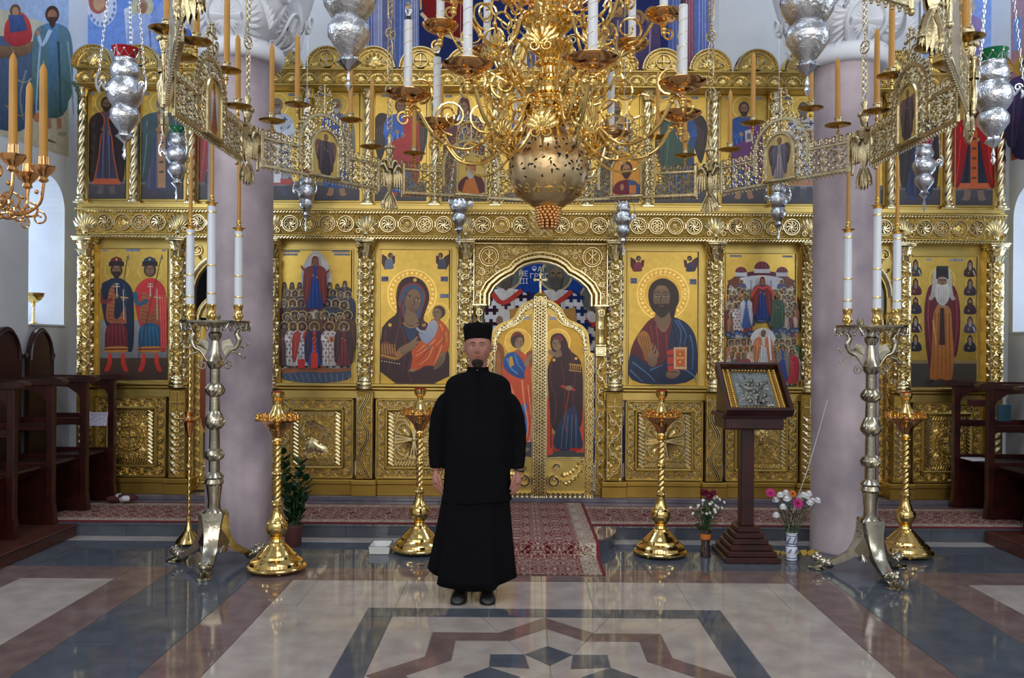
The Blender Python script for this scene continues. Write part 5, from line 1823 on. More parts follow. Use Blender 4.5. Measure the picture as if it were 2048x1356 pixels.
for k in range(8):
    a = k*pi/4 + .2; p.line([(x + 20*cos(a),290 + 36*sin(a)),(x + 58*cos(a),290 + 94*sin(a))],5,(120,150,206),2)
p.poly([(x - 58,310),(x,205),(x + 58,310),(x,400)],(176,40,40),0,(150,30,34))
p.poly([(x - 40,300),(x - 36,262),(x + 36,262),(x + 40,300),(x + 34,380),(x - 34,380)],(196,150,70),.5)
saint(p,x,212,180,tunic=(150,44,52),cloak=(52,86,150),cside=1,book=(206,160,80),beard=(64,44,34),wid=1.3)
icon_done(t,p)
upper(8,'upper icon of a bearded hermit in a dark green mantle with a scroll',tunic=(96,70,50),cloak=(36,44,44),cside=-1,beard=(58,42,34),hair=(52,38,32),short=.05,scroll=(206,200,190))
upper(9,'upper icon of a dark-winged angel in green mantle over a blue tunic',tunic=(30,72,130),cloak=(44,78,62),cside=-1,wing=(54,42,40),hair=(52,38,34),feet=(120,100,80),fold=(96,150,200),wid=1.05)
upper(10,'upper icon of a dark-bearded apostle in purple mantle over blue',tunic=(40,76,140),cloak=(104,52,110),cside=1,beard=(52,44,44),hair=(66,58,58),book=(180,170,170),short=.05)
upper(11,'upper icon of a bishop in white with dark crosses, beside the right pillar',tunic=(200,206,222),cross=(44,40,92),hem=(190,130,90),beard=(110,108,110),hair=(96,94,98),book=(170,110,90),short=.09,feet=(50,52,76),wid=1.1)
upper(12,'upper icon half hidden behind the right pillar, saint in pale vestments',tunic=(170,160,160),cloak=(90,100,130),beard=(90,86,84))
upper(13,'upper icon of a monk in dark blue unrolling a long white scroll',tunic=(38,56,100),cloak=(44,36,46),scroll=(206,206,206),beard=(60,50,46),feet=(40,60,110),wid=1.05)
upper(14,'upper icon of a saint in red cloak over dark blue, beside the right wall',tunic=(34,44,66),cloak=(160,22,28),stole=(190,96,50),hem=(186,96,56),hair=(50,34,30),beard=(50,34,30),short=.07,feet=(120,100,90),wid=1.2)
# small panel in the centre crest
p = Paint(D=YLn - .006)
p.poly([(1080 + 34*cos(pi*i/14),122 - 38*sin(pi*i/14)) for i in range(15)] + [(1046,136),(1114,136)],(206,190,160),0,None,True)
for x,c in ((1062,(60,90,160)),(1080,(170,50,54)),(1098,(90,80,120))): saint(p,x,96,42,tunic=c,cloak=dk(c,.7),halo=False)
link('painting',p.mesh('painting',PAINT),cc)

# ---- large icons of the lower tier
GB = 'large icons of the lower row'
def big(nm,label):
    x0,y0,x1,y1 = ICONS[nm]
    return icon_board('icon',label,(x0 + 1,y0 + 1,x1 - 1,y1 - 1),GB)

# two princes
t,p = big('princes','large icon of two princes in red boots, one cloaked in blue, one in red')
p.poly([(201,640),(335,640),(335,722),(201,722)],(140,142,146),0,(110,112,118)); p.rect(201,716,335,760,(76,56,46),0,(56,40,36))
for k in range(7): p.line([(205 + 20*k,650),(205 + 20*k,716)],.8,(96,98,104))
plate(p,205,499,214,503); plate(p,252,498,280,503); plate(p,324,499,332,503)
for x,hatc,tun,cl,bear,tr in ((233,(104,34,40),(104,36,44),(26,42,70),(46,32,28),(130,66,52)),(300,(34,60,92),(34,84,118),(206,50,52),None,(60,120,150))):
    p.ringp(x,541,24,1.3,(236,206,120),.7)
    # boots
    for s_ in (-1,1):
        p.poly([(x + s_*9,706),(x + s_*17,706),(x + s_*18,728),(x + s_*26,742),(x + s_*16,745),(x + s_*9,728)],(206,62,46),0,(170,40,34))
    # cloak behind
    p.poly([(x - 10,556),(x + 12,556),(x + 32,576),(x + 36,640),(x + 34,704),(x + 20,704),(x - 20,660),(x - 32,600),(x - 30,576)],cl,0,dk(cl,.8))
    # mail coat and tunic
    p.poly([(x - 12,568),(x + 12,568),(x + 18,600),(x + 20,640),(x + 22,648),(x - 22,648),(x - 20,610)],(176,104,64),0,(150,84,52))
    for k in range(9): p.line([(x - 17,574 + 8*k),(x,577 + 8*k),(x + 17,574 + 8*k)],1.1,(96,54,40))
    p.poly([(x - 22,646),(x + 22,646),(x + 24,702),(x + 10,706),(x - 12,704),(x - 24,706)],tun,0,dk(tun,.8))
    for k in range(5): p.line([(x - 15 + 7*k,652),(x - 17 + 8.5*k,692)],2,dk(tun,1.4),1)
    p.poly([(x - 24,693),(x + 24,692),(x + 24,702),(x + 10,706),(x - 12,704),(x - 24,705)],(190,130,60),.3); p.line([(x - 24,699),(x + 24,698)],3,(110,40,40))
    # cloak front
    if x < 260:
        p.poly([(x - 8,556),(x - 14,580),(x - 20,590),(x - 32,584),(x - 28,566)],cl); p.poly([(x - 6,560),(x + 10,557),(x + 32,574),(x + 36,620),(x + 20,604),(x + 4,640),(x - 6,636),(x - 2,600)],cl,0,dk(cl,.8))
        p.line([(x + 14,566),(x + 20,600),(x + 12,632)],2,(60,84,124),1)
        p.line([(x - 32,586),(x - 28,604),(x - 8,598)],9,(120,46,48),7)
    else:
        p.poly([(x - 10,556),(x + 10,557),(x + 32,574),(x + 36,700),(x + 20,704),(x + 22,640),(x + 14,590),(x + 4,634),(x - 4,624),(x - 2,590),(x - 28,576)],cl,0,dk(cl,.9))
        for k in range(3): p.line([(x + 20 + 5*k,590),(x + 24 + 4*k,696)],2,(240,110,100),1)
        p.line([(x - 30,584),(x - 24,608),(x - 4,600)],9,(40,92,126),7)
    p.ell(x + 1,592,4,5,(150,108,82)); p.ell(x + 14,597,4,5,(150,108,82))
    p.line([(x + 1,566),(x + 1,592)],1.6,(220,214,200)); p.line([(x - 5,573),(x + 7,573)],1.6,(220,214,200)); p.line([(x - 4,568),(x + 6,568)],1.2,(220,214,200))
    p.line([(x + 14,578),(x + 15,640)],1.6,(200,196,180)); p.line([(x + 8,594),(x + 24,596)],2,(206,180,110))
    p.line([(x + (22 if x < 260 else 23),512),(x + (14 if x < 260 else -24),720 if x > 260 else 570)],1.1,(70,50,40))
    p.poly([(x + 21,518),(x + 24,508),(x + 26,519)],(120,120,120))
    p.ell(x,540,12,14,(56,38,32)); p.ell(x,541,8.5,11.5,(150,110,82),col2=(120,84,62))
    if bear: p.poly([(x - 8,543),(x + 8,543),(x + 5,555),(x,559),(x - 5,555)],bear)
    for s_ in (-1,1): p.line([(x + s_*2,537),(x + s_*6.5,537)],1.6,(36,24,22))
    p.line([(x,538),(x + .6,544)],1.4,(96,66,50)); p.line([(x - 2.5,548),(x + 2.5,548)],1.2,(120,60,52))
    p.poly([(x - 13,524),(x - 10,517),(x,513),(x + 10,517),(x + 13,524)],hatc); p.poly([(x - 15,523),(x + 15,523),(x + 15,533),(x,531),(x - 15,533)],(40,28,28)); p.ell(x,519,2,2.4,(220,180,90),.5)
icon_done(t,p)

# assembly of monastics under a white almond glory
t,p = big('assembly','large icon of haloed monks below a woman in a white almond glory')
rnd = random.Random(11)
p.poly([(563,700),(702,700),(702,740),(563,740)],(176,178,184),0,(190,190,196))
p.poly([(563,738),(580,734),(600,740),(640,732),(670,738),(702,734),(702,765),(563,765)],(70,84,108),0,(54,68,96))
p.poly([(563,738),(585,733),(610,738),(640,730),(660,738),(702,734),(702,742),(650,746),(610,743),(563,748)],(150,92,62))
for k in range(12): p.line([(566 + 12*k,748),(576 + 11*k,764)],1.2,(120,134,156),.8)
plate(p,566,501,600,505); plate(p,566,507,596,511); plate(p,664,501,700,505); plate(p,668,507,700,511)
p.poly([(632,499),(648,512),(660,536),(664,562),(656,590),(648,640),(616,640),(606,590),(602,560),(604,536),(616,512)],(206,208,212),0,(216,218,222))
p.poly([(632,506),(645,518),(656,540),(658,562),(650,586),(614,586),(607,560),(609,538),(618,518)],(224,226,226),0,(190,196,204))
cl = [(62,58,66),(96,62,54),(54,66,92),(84,46,56),(120,104,96),(70,60,78),(104,74,52)]
for row,(yy,n_,hh) in enumerate(((566,9,70),(584,9,66),(603,8,80),(628,9,84))):
    for k in range(n_):
        x = 569 + (127)*(k + (.5 if row % 2 else 0)*.9)/(n_ - .6)
        if x > 700 or (row < 2 and 607 < x < 657) or (row == 2 and 618 < x < 648): continue
        saint(p,x,yy + rnd.uniform(-3,3),hh,tunic=rnd.choice(cl),cloak=rnd.choice(cl),beard=rnd.choice([(176,174,172),(70,54,46),(110,96,88),None]),hair=rnd.choice([(60,44,38),(150,148,146),(40,34,36)]),halo=row > 0,feet=None,wid=1.1,cover=(40,38,46) if row == 0 else None)
fr = [(571,(84,56,54),(110,80,66),None),(588,(206,196,196),None,(90,60,70)),(606,(200,196,196),(176,60,50),(70,70,120)),(631,(46,74,150),(60,50,80),None),(661,(206,198,194),None,(140,60,60)),(690,(120,44,52),(70,44,50),None)]
for i_,(x,c,c2,cr) in enumerate(fr):
    saint(p,x,648,88,tunic=c,cloak=c2,cross=cr,beard=rnd.choice([(170,168,166),(66,50,44)]),feet=(60,50,50),wid=1.15,stole=(206,66,40) if i_ == 3 else None,book=(190,110,60) if i_ in (1,4) else None)
p.rect(624,706,638,736,(196,60,40)); p.rect(598,718,612,736,(180,40,44))
saint(p,632,515,108,tunic=(30,62,140),cloak=(132,50,44),cover=(132,50,44),feet=(120,40,40),wid=1.15)
p.line([(622,545),(610,540),(604,532)],6,(132,50,44),3); p.line([(642,545),(654,546),(660,540)],6,(132,50,44),3); p.line([(661,532),(660,556)],1,(120,90,60))
icon_done(t,p)

# mother and child
t,p = big('mother','large icon of a dark-veiled mother holding a child in orange')
for sg,x,c,w in ((1,778,(140,160,190),(104,54,46)),(-1,884,(84,96,116),(84,40,36))):
    p.poly([(x - sg*4,514),(x - sg*14,508),(x - sg*15,526),(x - sg*8,540),(x,530)],w); p.poly([(x + sg*6,514),(x + sg*12,510),(x + sg*12,526),(x + sg*4,532)],w)
    p.poly([(x - 6,518),(x + 6,516),(x + 9,530),(x + 10,538),(x - 10,539),(x - 8,528)],c,0,dk(c,.8)); p.ell(x + sg*3,511,5,5.5,(60,44,38)); p.ell(x + sg*4,512,3.2,4,(158,122,92))
for r_,c in ((50,(232,200,112)),(47,(206,162,74))): p.ell(824,588,r_,r_,c,.85,n=40)
for k in range(28): p.ell(824 + 42*cos(k*.2244),588 + 42*sin(k*.2244),3.4,2.4,(236,206,124),.85,rot=k*.2244 + .6,n=8)
p.ringp(824,588,37,1.2,(236,206,124),.85)
p.ringp(878,628,22,1.4,(232,200,112),.8)
plate(p,763,553,777,563); plate(p,881,553,896,563); plate(p,880,588,899,596)
VE = (66,24,32)
p.poly([(792,590),(796,570),(806,557),(824,552),(842,558),(854,572),(860,594),(856,610),(850,626),(846,640),(860,650),(876,660),(899,700),(899,767),(761,767),(761,660),(776,640),(794,628),(793,608)],VE,0,(52,18,26))
p.poly([(798,596),(802,578),(812,568),(828,564),(844,572),(852,588),(850,604),(844,620),(840,640),(806,640),(804,620),(797,612)],(150,60,48));
p.poly([(801,594),(806,580),(816,571),(830,569),(843,577),(849,590),(847,604),(842,618),(838,642),(810,642),(806,616),(800,606)],(60,96,140))
p.poly([(806,600),(812,584),(824,577),(838,580),(844,592),(843,606),(836,620),(830,632),(832,650),(812,652),(810,624)],(96,66,48))
p.ell(826,602,16,24,(158,122,86),rot=.18,n=26,col2=(128,96,66)); p.poly([(812,618),(832,626),(838,644),(824,652),(808,646)],(146,112,80));
for a,b_ in (((816,596),(823,596)),((832,599),(840,602))):
    p.line([(a[0] - 1,a[1] - 5),(b_[0] + 1,b_[1] - 5)],1.6,(60,40,32),1); p.line([a,b_],2.4,(226,216,196)); p.line([(a[0],a[1] - 1.4),(b_[0],b_[1] - 1.4)],1.3,(40,26,24)); p.ell((a[0] + b_[0])/2,(a[1] + b_[1])/2,1.5,1.7,(40,26,24),n=8)
p.line([(828,596),(829,606),(826,612)],2,(104,74,54),2.6); p.line([(820,618),(829,620)],2.6,(150,66,56),2.2)
p.poly([(806,644),(822,654),(838,646),(836,660),(824,690),(810,664)],(34,58,92)); p.line([(806,646),(822,655),(838,648)],3,(190,130,60),3)
for q in ((780,650),(830,560),(848,650)): p.ell(q[0],q[1],3.6,3.6,(206,160,76),.6)
for pts in ([(800,640),(790,690),(776,740)],[(806,600),(800,640),(812,690),(806,740)],[(772,660),(768,700)],[(846,640),(850,660)],[(830,700),(816,740),(826,764)]): p.line(pts,3,(104,44,54),1.4)
p.poly([(761,686),(776,682),(790,700),(796,724),(768,716),(761,720)],(128,70,40)); p.line([(762,710),(794,718)],3,(206,150,60));
for k in range(6): p.line([(764 + 5*k,688),(766 + 5*k,708)],1.6,(206,150,70))
for k in range(8): p.ell(764 + 5*k,722 + k*.8,1.3,1.3,(226,216,190),n=6)
p.poly([(794,700),(804,692),(822,684),(834,672),(838,674),(830,684),(838,680),(840,683),(830,692),(836,692),(832,698),(816,704),(806,712),(798,714)],(158,124,90),0,(130,98,70)); p.poly([(788,706),(798,700),(806,712),(796,720)],(176,116,60))
# child
p.poly([(860,640),(872,636),(884,642),(896,656),(899,668),(898,696),(888,714),(880,734),(852,730),(834,742),(820,738),(826,716),(822,704),(834,690),(850,672)],(222,96,34),0,(206,78,24))
p.poly([(858,644),(870,638),(878,652),(868,676),(854,690),(842,680),(836,664),(846,668),(852,660)],(188,194,206),0,(150,160,186))
p.line([(852,664),(840,662),(832,654)],6,(176,184,200),4); p.ell(832,652,3,4,(158,124,90)); p.line([(831,650),(830,644)],1.6,(158,124,90))
for pts in ([(880,648),(888,670),(872,692)],[(870,680),(850,700),(832,712)],[(866,694),(856,716),(838,730)],[(884,690),(876,712),(868,728)],[(892,664),(894,686)],[(850,690),(834,704)]): p.line(pts,2.6,(246,164,84),1.2)
for pts in ([(862,690),(846,712),(830,726)],[(888,660),(886,690)],[(876,694),(868,716)]): p.line(pts,1.6,(150,50,20),1)
p.poly([(822,736),(834,740),(826,744),(817,742)],(158,124,90)); p.poly([(868,734),(880,708),(890,700),(892,716),(884,730),(874,738),(866,740)],(150,116,84),0,(120,90,66))
for k in range(4): p.line([(870 + 3*k,736 - k),(880 + 3*k,712)],1,(104,76,56))
p.poly([(868,632),(882,632),(880,642),(870,642)],(146,112,80)); p.ell(878,624,13,13,(84,56,38)); p.ell(874,627,9.5,11,(158,124,90),rot=-.2)
for a in (869,876): p.line([(a - 2,624),(a + 2,624)],1.6,(44,28,24))
p.line([(871,625),(870,630)],1.4,(104,74,54)); p.line([(869,633),(874,633)],1.3,(140,66,56)); p.ell(858,694,4,3,(150,116,84))
icon_done(t,p)
LETB = mat('icon_lettering',(40,52,110),0,0.6)
for txt,x,y in (('МР',770,558),('ѲУ',888.5,558)): text_part(txt,x,y,YP - .014,.042,LETB,t,.008)

# teacher with open hand and book
t,p = big('teacher','large icon of a bearded teacher blessing and holding a red-edged book')
for sg,x,c,w in ((1,1275,(176,60,84),(96,34,34)),(-1,1381,(84,70,110),(104,54,60))):
    p.poly([(x - sg*4,520),(x - sg*14,514),(x - sg*14,532),(x - sg*8,544),(x,536)],w); p.poly([(x + sg*8,520),(x + sg*14,520),(x + sg*12,534),(x + sg*4,538)],w)
    p.poly([(x - 6,526),(x + 6,522),(x + 9,536),(x + 10,543),(x - 10,544),(x - 8,534)],c,0,dk(c,.8)); p.ell(x + sg*2,517,5,5.5,(60,44,38)); p.ell(x + sg*3,518,3.2,4,(158,122,92))
for r_,c in ((53,(232,200,112)),(50,(206,162,74))): p.ell(1326,588,r_,r_,c,.85,n=40)
for k in range(30): p.ell(1326 + 44.5*cos(k*.2094),588 + 44.5*sin(k*.2094),3.6,2.4,(236,206,124),.85,rot=k*.2094 + .6,n=8)
p.ringp(1326,588,39,1.2,(236,206,124),.85)
for a in (-pi/2,0,pi):
    for d in (-5,5): p.line([(1326 + 38*cos(a) - d*sin(a),588 + 38*sin(a) + d*cos(a)),(1326 + 50*cos(a) - d*sin(a),588 + 50*sin(a) + d*cos(a))],1.2,(240,212,130),1.2,.85)
plate(p,1261,556,1274,567); plate(p,1379,558,1393,569)
BL = (24,46,84)
p.poly([(1300,636),(1326,630),(1350,634),(1372,644),(1388,664),(1394,690),(1394,769),(1257,769),(1258,716),(1264,690),(1276,668)],(118,30,42),0,(86,22,36))
p.poly([(1344,634),(1362,640),(1380,652),(1391,672),(1395,696),(1395,769),(1257,769),(1257,712),(1266,706),(1290,726),(1312,738),(1336,716),(1338,680),(1342,656)],BL,0,(18,36,70))
p.poly([(1272,676),(1284,660),(1296,664),(1304,690),(1300,724),(1290,722),(1284,700)],(196,130,50),0,(170,104,40))
for k in range(4): p.line([(1280 + 5*k,672),(1288 + 4*k,716)],1.4,(120,70,34),.8)
p.poly([(1312,632),(1326,660),(1342,632),(1340,650),(1328,668),(1312,652)],(150,116,84));
for pts in ([(1312,652),(1316,690),(1310,724)],[(1332,668),(1334,700)],[(1300,650),(1306,680)]): p.line(pts,2.2,(176,70,80),1)
for pts in ([(1350,640),(1362,664),(1358,700)],[(1356,640),(1372,668),(1368,690)],[(1380,670),(1386,700),(1384,740)],[(1264,724),(1296,748),(1310,764)],[(1260,740),(1286,764)],[(1366,736),(1388,752),(1392,764)],[(1300,740),(1326,730)]): p.line(pts,3.4,(70,112,160),1.2)
for pts in ([(1346,650),(1352,690),(1342,716)],[(1374,676),(1376,720)],[(1272,738),(1300,764)]): p.line(pts,2.6,(10,22,50),1.4)
# head
p.poly([(1296,596),(1297,578),(1306,563),(1322,556),(1336,558),(1350,568),(1358,584),(1358,604),(1352,616),(1350,628),(1346,640),(1340,630),(1308,626),(1300,612)],(66,44,36),0,(46,30,28))
p.ell(1323,595,17,26,(158,122,88),n=26,col2=(120,90,64)); p.poly([(1312,620),(1338,620),(1342,640),(1326,658),(1308,640)],(140,108,78))
p.poly([(1306,576),(1322,563),(1340,576),(1332,572),(1322,570),(1312,573)],(66,44,36))
p.poly([(1305,598),(1308,610),(1314,607),(1323,609),(1332,607),(1338,610),(1341,598),(1342,614),(1336,628),(1326,636),(1318,634),(1309,624)],(56,40,34))
for a in (1315,1331):
    p.line([(a - 6,586),(a,584),(a + 6,586)],1.8,(52,36,30),1.2); p.line([(a - 4.5,592),(a + 4.5,592)],3,(214,204,184)); p.line([(a - 5,590.6),(a + 5,590.6)],1.6,(36,24,22)); p.ell(a,592,1.7,2,(36,24,22),n=8)
p.line([(1322,590),(1321,602),(1324,606)],2.4,(104,76,56),3); p.line([(1318,612),(1328,612)],2.4,(140,66,56)); p.line([(1316,576),(1330,576)],1.4,(176,140,104))
# blessing hand
p.poly([(1292,710),(1302,706),(1310,708),(1316,722),(1308,736),(1296,730)],(150,116,84),0,(122,92,68))
for pts in ([(1300,710),(1303,698),(1306,686)],[(1305,709),(1309,698),(1310,690)],[(1309,712),(1314,704),(1311,698)],[(1312,716),(1316,708),(1313,700)],[(1296,714),(1299,706),(1306,703)]): p.line(pts,3.6,(158,124,90),2.4)
# book
p.poly([(1333,702),(1348,697),(1350,736),(1346,742),(1336,744)],(200,62,40));
for k in range(2): p.line([(1334,712 + 18*k),(1349,711 + 18*k)],4,(96,60,66))
p.poly([(1347,694),(1374,694),(1373,740),(1347,738)],(196,120,50),.3)
for k in range(11):
    p.rect(1348 + 2.4*k,695,1349.4 + 2.4*k,698.5,(220,214,200)); p.rect(1348 + 2.4*k,734,1349.4 + 2.4*k,737.5,(220,214,200))
    p.rect(1347.6,699 + 3.2*k,1351,701 + 3.2*k,(220,214,200)); p.rect(1370,699 + 3.2*k,1373,701 + 3.2*k,(220,214,200))
p.rect(1353,702,1368,731,(206,96,40))
for q in ((1360,708),(1360,716),(1360,724),(1355,716),(1365,716)): p.ell(q[0],q[1],1.8,2.4,(226,180,90),.5,n=8)
p.poly([(1332,744),(1344,740),(1356,738),(1362,746),(1352,756),(1338,758),(1332,752)],(146,112,82),0,(116,88,66))
for k in range(4): p.line([(1334 + 4*k,744 + k*.5),(1350 + 3*k,742 + k)],1,(96,70,54))
icon_done(t,p)
for txt,x,y in (('ІС',1267.5,561.5),('ХС',1386,563.5)): text_part(txt,x,y,YP - .014,.042,LETB,t,.008)

# protection: woman with veil above crowds before a church
t,p = big('protection','large icon of a woman with red veil above crowds before a domed church')
p.poly([(1454,600),(1454,566),(1470,552),(1486,546),(1522,540),(1560,546),(1576,552),(1590,566),(1590,600)],(96,30,46))
p.poly([(1456,640),(1456,570),(1476,556),(1500,552),(1522,550),(1546,552),(1570,558),(1589,572),(1589,640)],(206,208,216),0,(190,190,200))
for x,r_,y in ((1482,12,545),(1524,16,538),(1564,12,545)):
    p.rect(x - r_,y - 1,x + r_,y + 8,(206,208,214)); p.poly([(x + r_*cos(pi*i/12),y - r_*.95*sin(pi*i/12)) for i in range(13)],(110,30,46));
    for k in range(3): p.line([(x - r_*.5 + r_*.5*k,y - 2),(x - r_*.3 + r_*.3*k,y - r_*.8)],1,(170,90,96))
for k in range(7): p.line([(1462 + 20*k,560),(1462 + 20*k,630)],3,(150,154,172),3)
plate(p,1460,510,1484,514); plate(p,1565,511,1585,515)
for sg,x in ((1,1484),(-1,1562)):
    p.poly([(x - sg*30,562),(x - sg*8,552),(x + sg*4,570),(x,590),(x - sg*12,580)],(120,66,44)); saint(p,x,560,44,tunic=(150,60,66),cloak=(60,96,150),feet=None)
rnd = random.Random(5)
pal_ = [(150,60,66),(60,84,140),(176,160,150),(90,70,100),(70,104,84),(196,176,160),(120,50,60),(170,110,80)]
for sg in (-1,1):
    for row,(yy,n_) in enumerate(((580,5),(592,5),(608,4),(626,4))):
        for k in range(n_):
            x = 1523 + sg*(64 - 9.5*k - (4 if row % 2 else 0))
            saint(p,x,yy + rnd.uniform(-2,2),66 - 2*row,tunic=rnd.choice(pal_),cloak=rnd.choice(pal_),beard=rnd.choice([None,(150,146,144),(70,52,44)]),feet=None,wid=.95)
saint(p,1474,606,74,tunic=(206,200,200),cross=(160,60,60),beard=(120,110,106),feet=None)
saint(p,1490,590,70,tunic=(60,96,160),cloak=(190,194,206),feet=None,beard=(80,60,50)); saint(p,1552,588,76,tunic=(52,84,60),cloak=(60,90,70),feet=None,beard=(70,50,44))
for y,x0,x1 in ((668,1454,1506),(662,1542,1590)):
    for k in range(7): p.ell(x0 + (x1 - x0)*k/6,y + 4*sin(k*2),6,5,(40,54,92),n=10);
    for k in range(7): p.ell(x0 + (x1 - x0)*k/6,y + 2 + 4*sin(k*2),4,3,(96,116,156),n=8)
p.rect(1454,680,1590,772,(88,74,96),0,(52,44,58))
p.poly([(1496,770),(1496,680),(1504,662),(1523,654),(1542,662),(1550,680),(1550,770)],(210,208,212)); p.poly([(1508,770),(1508,684),(1523,668),(1538,684),(1538,770)],(186,60,44))
for row,(yy,n_) in enumerate(((680,4),(694,4),(706,3))):
    for sg in (-1,1):
        for k in range(n_):
            x = 1523 + sg*(62 - 12*k - (5 if row % 2 else 0)); saint(p,x,yy + rnd.uniform(-2,2),66,tunic=rnd.choice(pal_),cloak=rnd.choice(pal_),beard=rnd.choice([None,(150,146,144),(70,52,44)]),feet=(70,50,44),wid=1.05)
saint(p,1523,660,84,tunic=(214,214,218),cloak=(206,130,84),feet=(90,60,50),wid=1.2); p.line([(1534,672),(1538,720)],4,(226,226,232),3)
saint(p,1580,700,70,tunic=(196,44,48),cloak=(170,30,40),feet=(60,40,40)); saint(p,1561,690,74,tunic=(40,66,150),cloak=(120,116,110),feet=(60,50,44),beard=(130,126,124))
p.ell(1522,640,14,6,(40,54,96)); p.ell(1522,640,9,3.6,(100,120,170))
saint(p,1522,556,88,tunic=(32,56,130),cloak=(126,40,40),cover=(126,40,40),feet=None,wid=1.2)
p.line([(1500,594),(1506,582),(1514,574),(1522,578),(1530,574),(1540,582),(1544,594)],5,(206,66,56),5)
icon_done(t,p)

# elder with ten busts
t,p = big('elder','large icon of a white-bearded elder between ten small busts of monks')
p.rect(1817,724,1953,774,(66,60,54),0,(50,46,44)); p.rect(1817,720,1953,727,(130,110,70))
plate(p,1852,517,1862,521); plate(p,1898,518,1926,522)
for k in range(5):
    for x,c in ((1831,((70,72,60),(96,30,44),(34,40,66),(70,34,54),(30,34,48))[k]),(1940,((70,44,40),(66,50,70),(60,40,50),(80,70,100),(40,40,60))[k])):
        y = 520 + 37.5*k + (1 if x > 1900 else 0)
        p.ringp(x,y + 9,9,.9,(240,214,130),.7)
        p.poly([(x - 5,y + 12),(x + 5,y + 12),(x + 12,y + 20),(x + 13,y + 33),(x - 13,y + 33),(x - 12,y + 20)],c,0,dk(c,.75))
        p.poly([(x - 5.5,y + 14),(x - 5,y + 3),(x,y - 2),(x + 5,y + 3),(x + 5.5,y + 14)],dk(c,.6)); p.ell(x,y + 8,3.4,5,(150,112,82))
        p.poly([(x - 3.4,y + 10),(x + 3.4,y + 10),(x + 2.6,y + 18),(x,y + 21),(x - 2.6,y + 18)],((150,148,146),(130,120,112),(60,50,48))[k % 3]); p.ell(x - 3,y + 25,2,2.4,(150,112,82),n=8)
        if k in (0,3) : p.line([(x + 6,y + 20),(x + 10,y + 30)],2.4,(206,204,200),2)
p.ringp(1884,559,26,1.3,(240,214,130),.7)
p.poly([(1858,572),(1868,566),(1900,566),(1912,576),(1920,610),(1921,660),(1914,712),(1906,716),(1898,690),(1868,690),(1866,744),(1858,740),(1850,680),(1848,620),(1852,590)],(104,28,40),0,(70,24,32))
p.poly([(1866,610),(1902,610),(1904,660),(1908,700),(1906,756),(1896,762),(1880,756),(1866,762),(1858,756),(1864,700)],(170,110,50),0,(146,86,36))
for k in range(5): p.line([(1870 + 7*k,626),(1866 + 8.5*k,752)],1.6,(104,60,30),1)
p.poly([(1880,616),(1888,616),(1890,690),(1878,690)],(60,30,34)); p.line([(1866,640),(1872,690)],3,(200,150,80),1.4)
for pts in ([(1858,590),(1856,640),(1862,700)],[(1912,590),(1914,650),(1908,706)]): p.line(pts,2.4,(150,60,70),1)
p.poly([(1866,556),(1868,536),(1900,536),(1902,556),(1906,590),(1912,598),(1904,602),(1898,592),(1870,592),(1862,602),(1856,598),(1862,588)],(196,194,188),0,(160,158,154))
p.poly([(1872,558),(1872,536),(1874,532),(1896,532),(1897,558)],(40,38,42)); p.ell(1884.5,535,12.5,3,(54,52,56)); p.ell(1884,564,9.5,11,(140,106,78))
p.poly([(1874,566),(1880,570),(1888,570),(1895,566),(1900,584),(1896,604),(1884,614),(1873,604),(1868,584)],(206,204,198),0,(176,174,170))
for k in range(4): p.line([(1877 + 5*k,574),(1878 + 4*k,606)],1,(140,138,134),.7)
for a in (1880,1889): p.line([(a - 3,560),(a + 3,560)],1.8,(40,28,24)); p.line([(a - 3.5,556),(a + 3.5,556.5)],1.6,(190,188,184))
p.line([(1884,560),(1885,567)],1.8,(100,72,54)); p.ell(1878,612,5,3.4,(146,112,82)); p.ell(1890,614,5,3.4,(146,112,82))
p.poly([(1864,758),(1850,766),(1858,768),(1872,762)],(36,28,26)); p.poly([(1898,760),(1908,764),(1902,768),(1890,764)],(36,28,26))
icon_done(t,p)

# ------------------------------------------------------------------ central chandelier
CHX,CHY = 0.150,4.40
def chz(y): return EYE - (y - CY + .0075*58*0)*CHY/F_PX
CHU = CHY/F_PX
ch = thing('chandelier','gold chandelier with pierced globe and scrolled arms, topped with white electric candles','chandelier',(CHX,CHY,chz(459)))
cc_ = (CHX,CHY,0)
def chpart(b,name,m,sm=40,parent=None): return b.build(name,m,parent or ch,sm)
b = MB()
prof = [(x*CHU,chz(y)) for x,y in ((20,262),(27,258),(22,254),(25,250),(25,246),(34,243),(46,232),(52,220),(54,212),(48,208),(30,204),(24,198),(22,190),
        (28,186),(28,180),(22,176),(20,164),(24,160),(24,154),(19,150),(19,136),(26,132),(27,124),(20,120),(22,112),(34,104),(40,94),(36,84),(28,78),
        (24,70),(36,62),(50,48),(54,36),(46,28),(30,22),(26,10),(34,0),(36,-14),(24,-24),(22,-60),(34,-74),(30,-96),(18,-106),(14,-160))]
b.lathe(prof,32,cc_)
stem = chpart(b,'stem',BRASS,30)
for yy,rr,n_ in ((91,41,26),(40,54,30),(127,27,18),(214,55,30),(151,24,16)):
    b = MB()
    for k in range(n_):
        a = 2*pi*k/n_
        b.ball((CHX + rr*CHU*cos(a),CHY + rr*CHU*sin(a),chz(yy)),4.6*CHU*(1 if rr > 30 else .7),6,4)
    chpart(b,'bead_ring',BRASS,60,stem)
# hanging rod to the dome
b = MB(); b.lathe([(.018,chz(-160)),(.018,7.98)],10,cc_); chpart(b,'rod',BRASS)
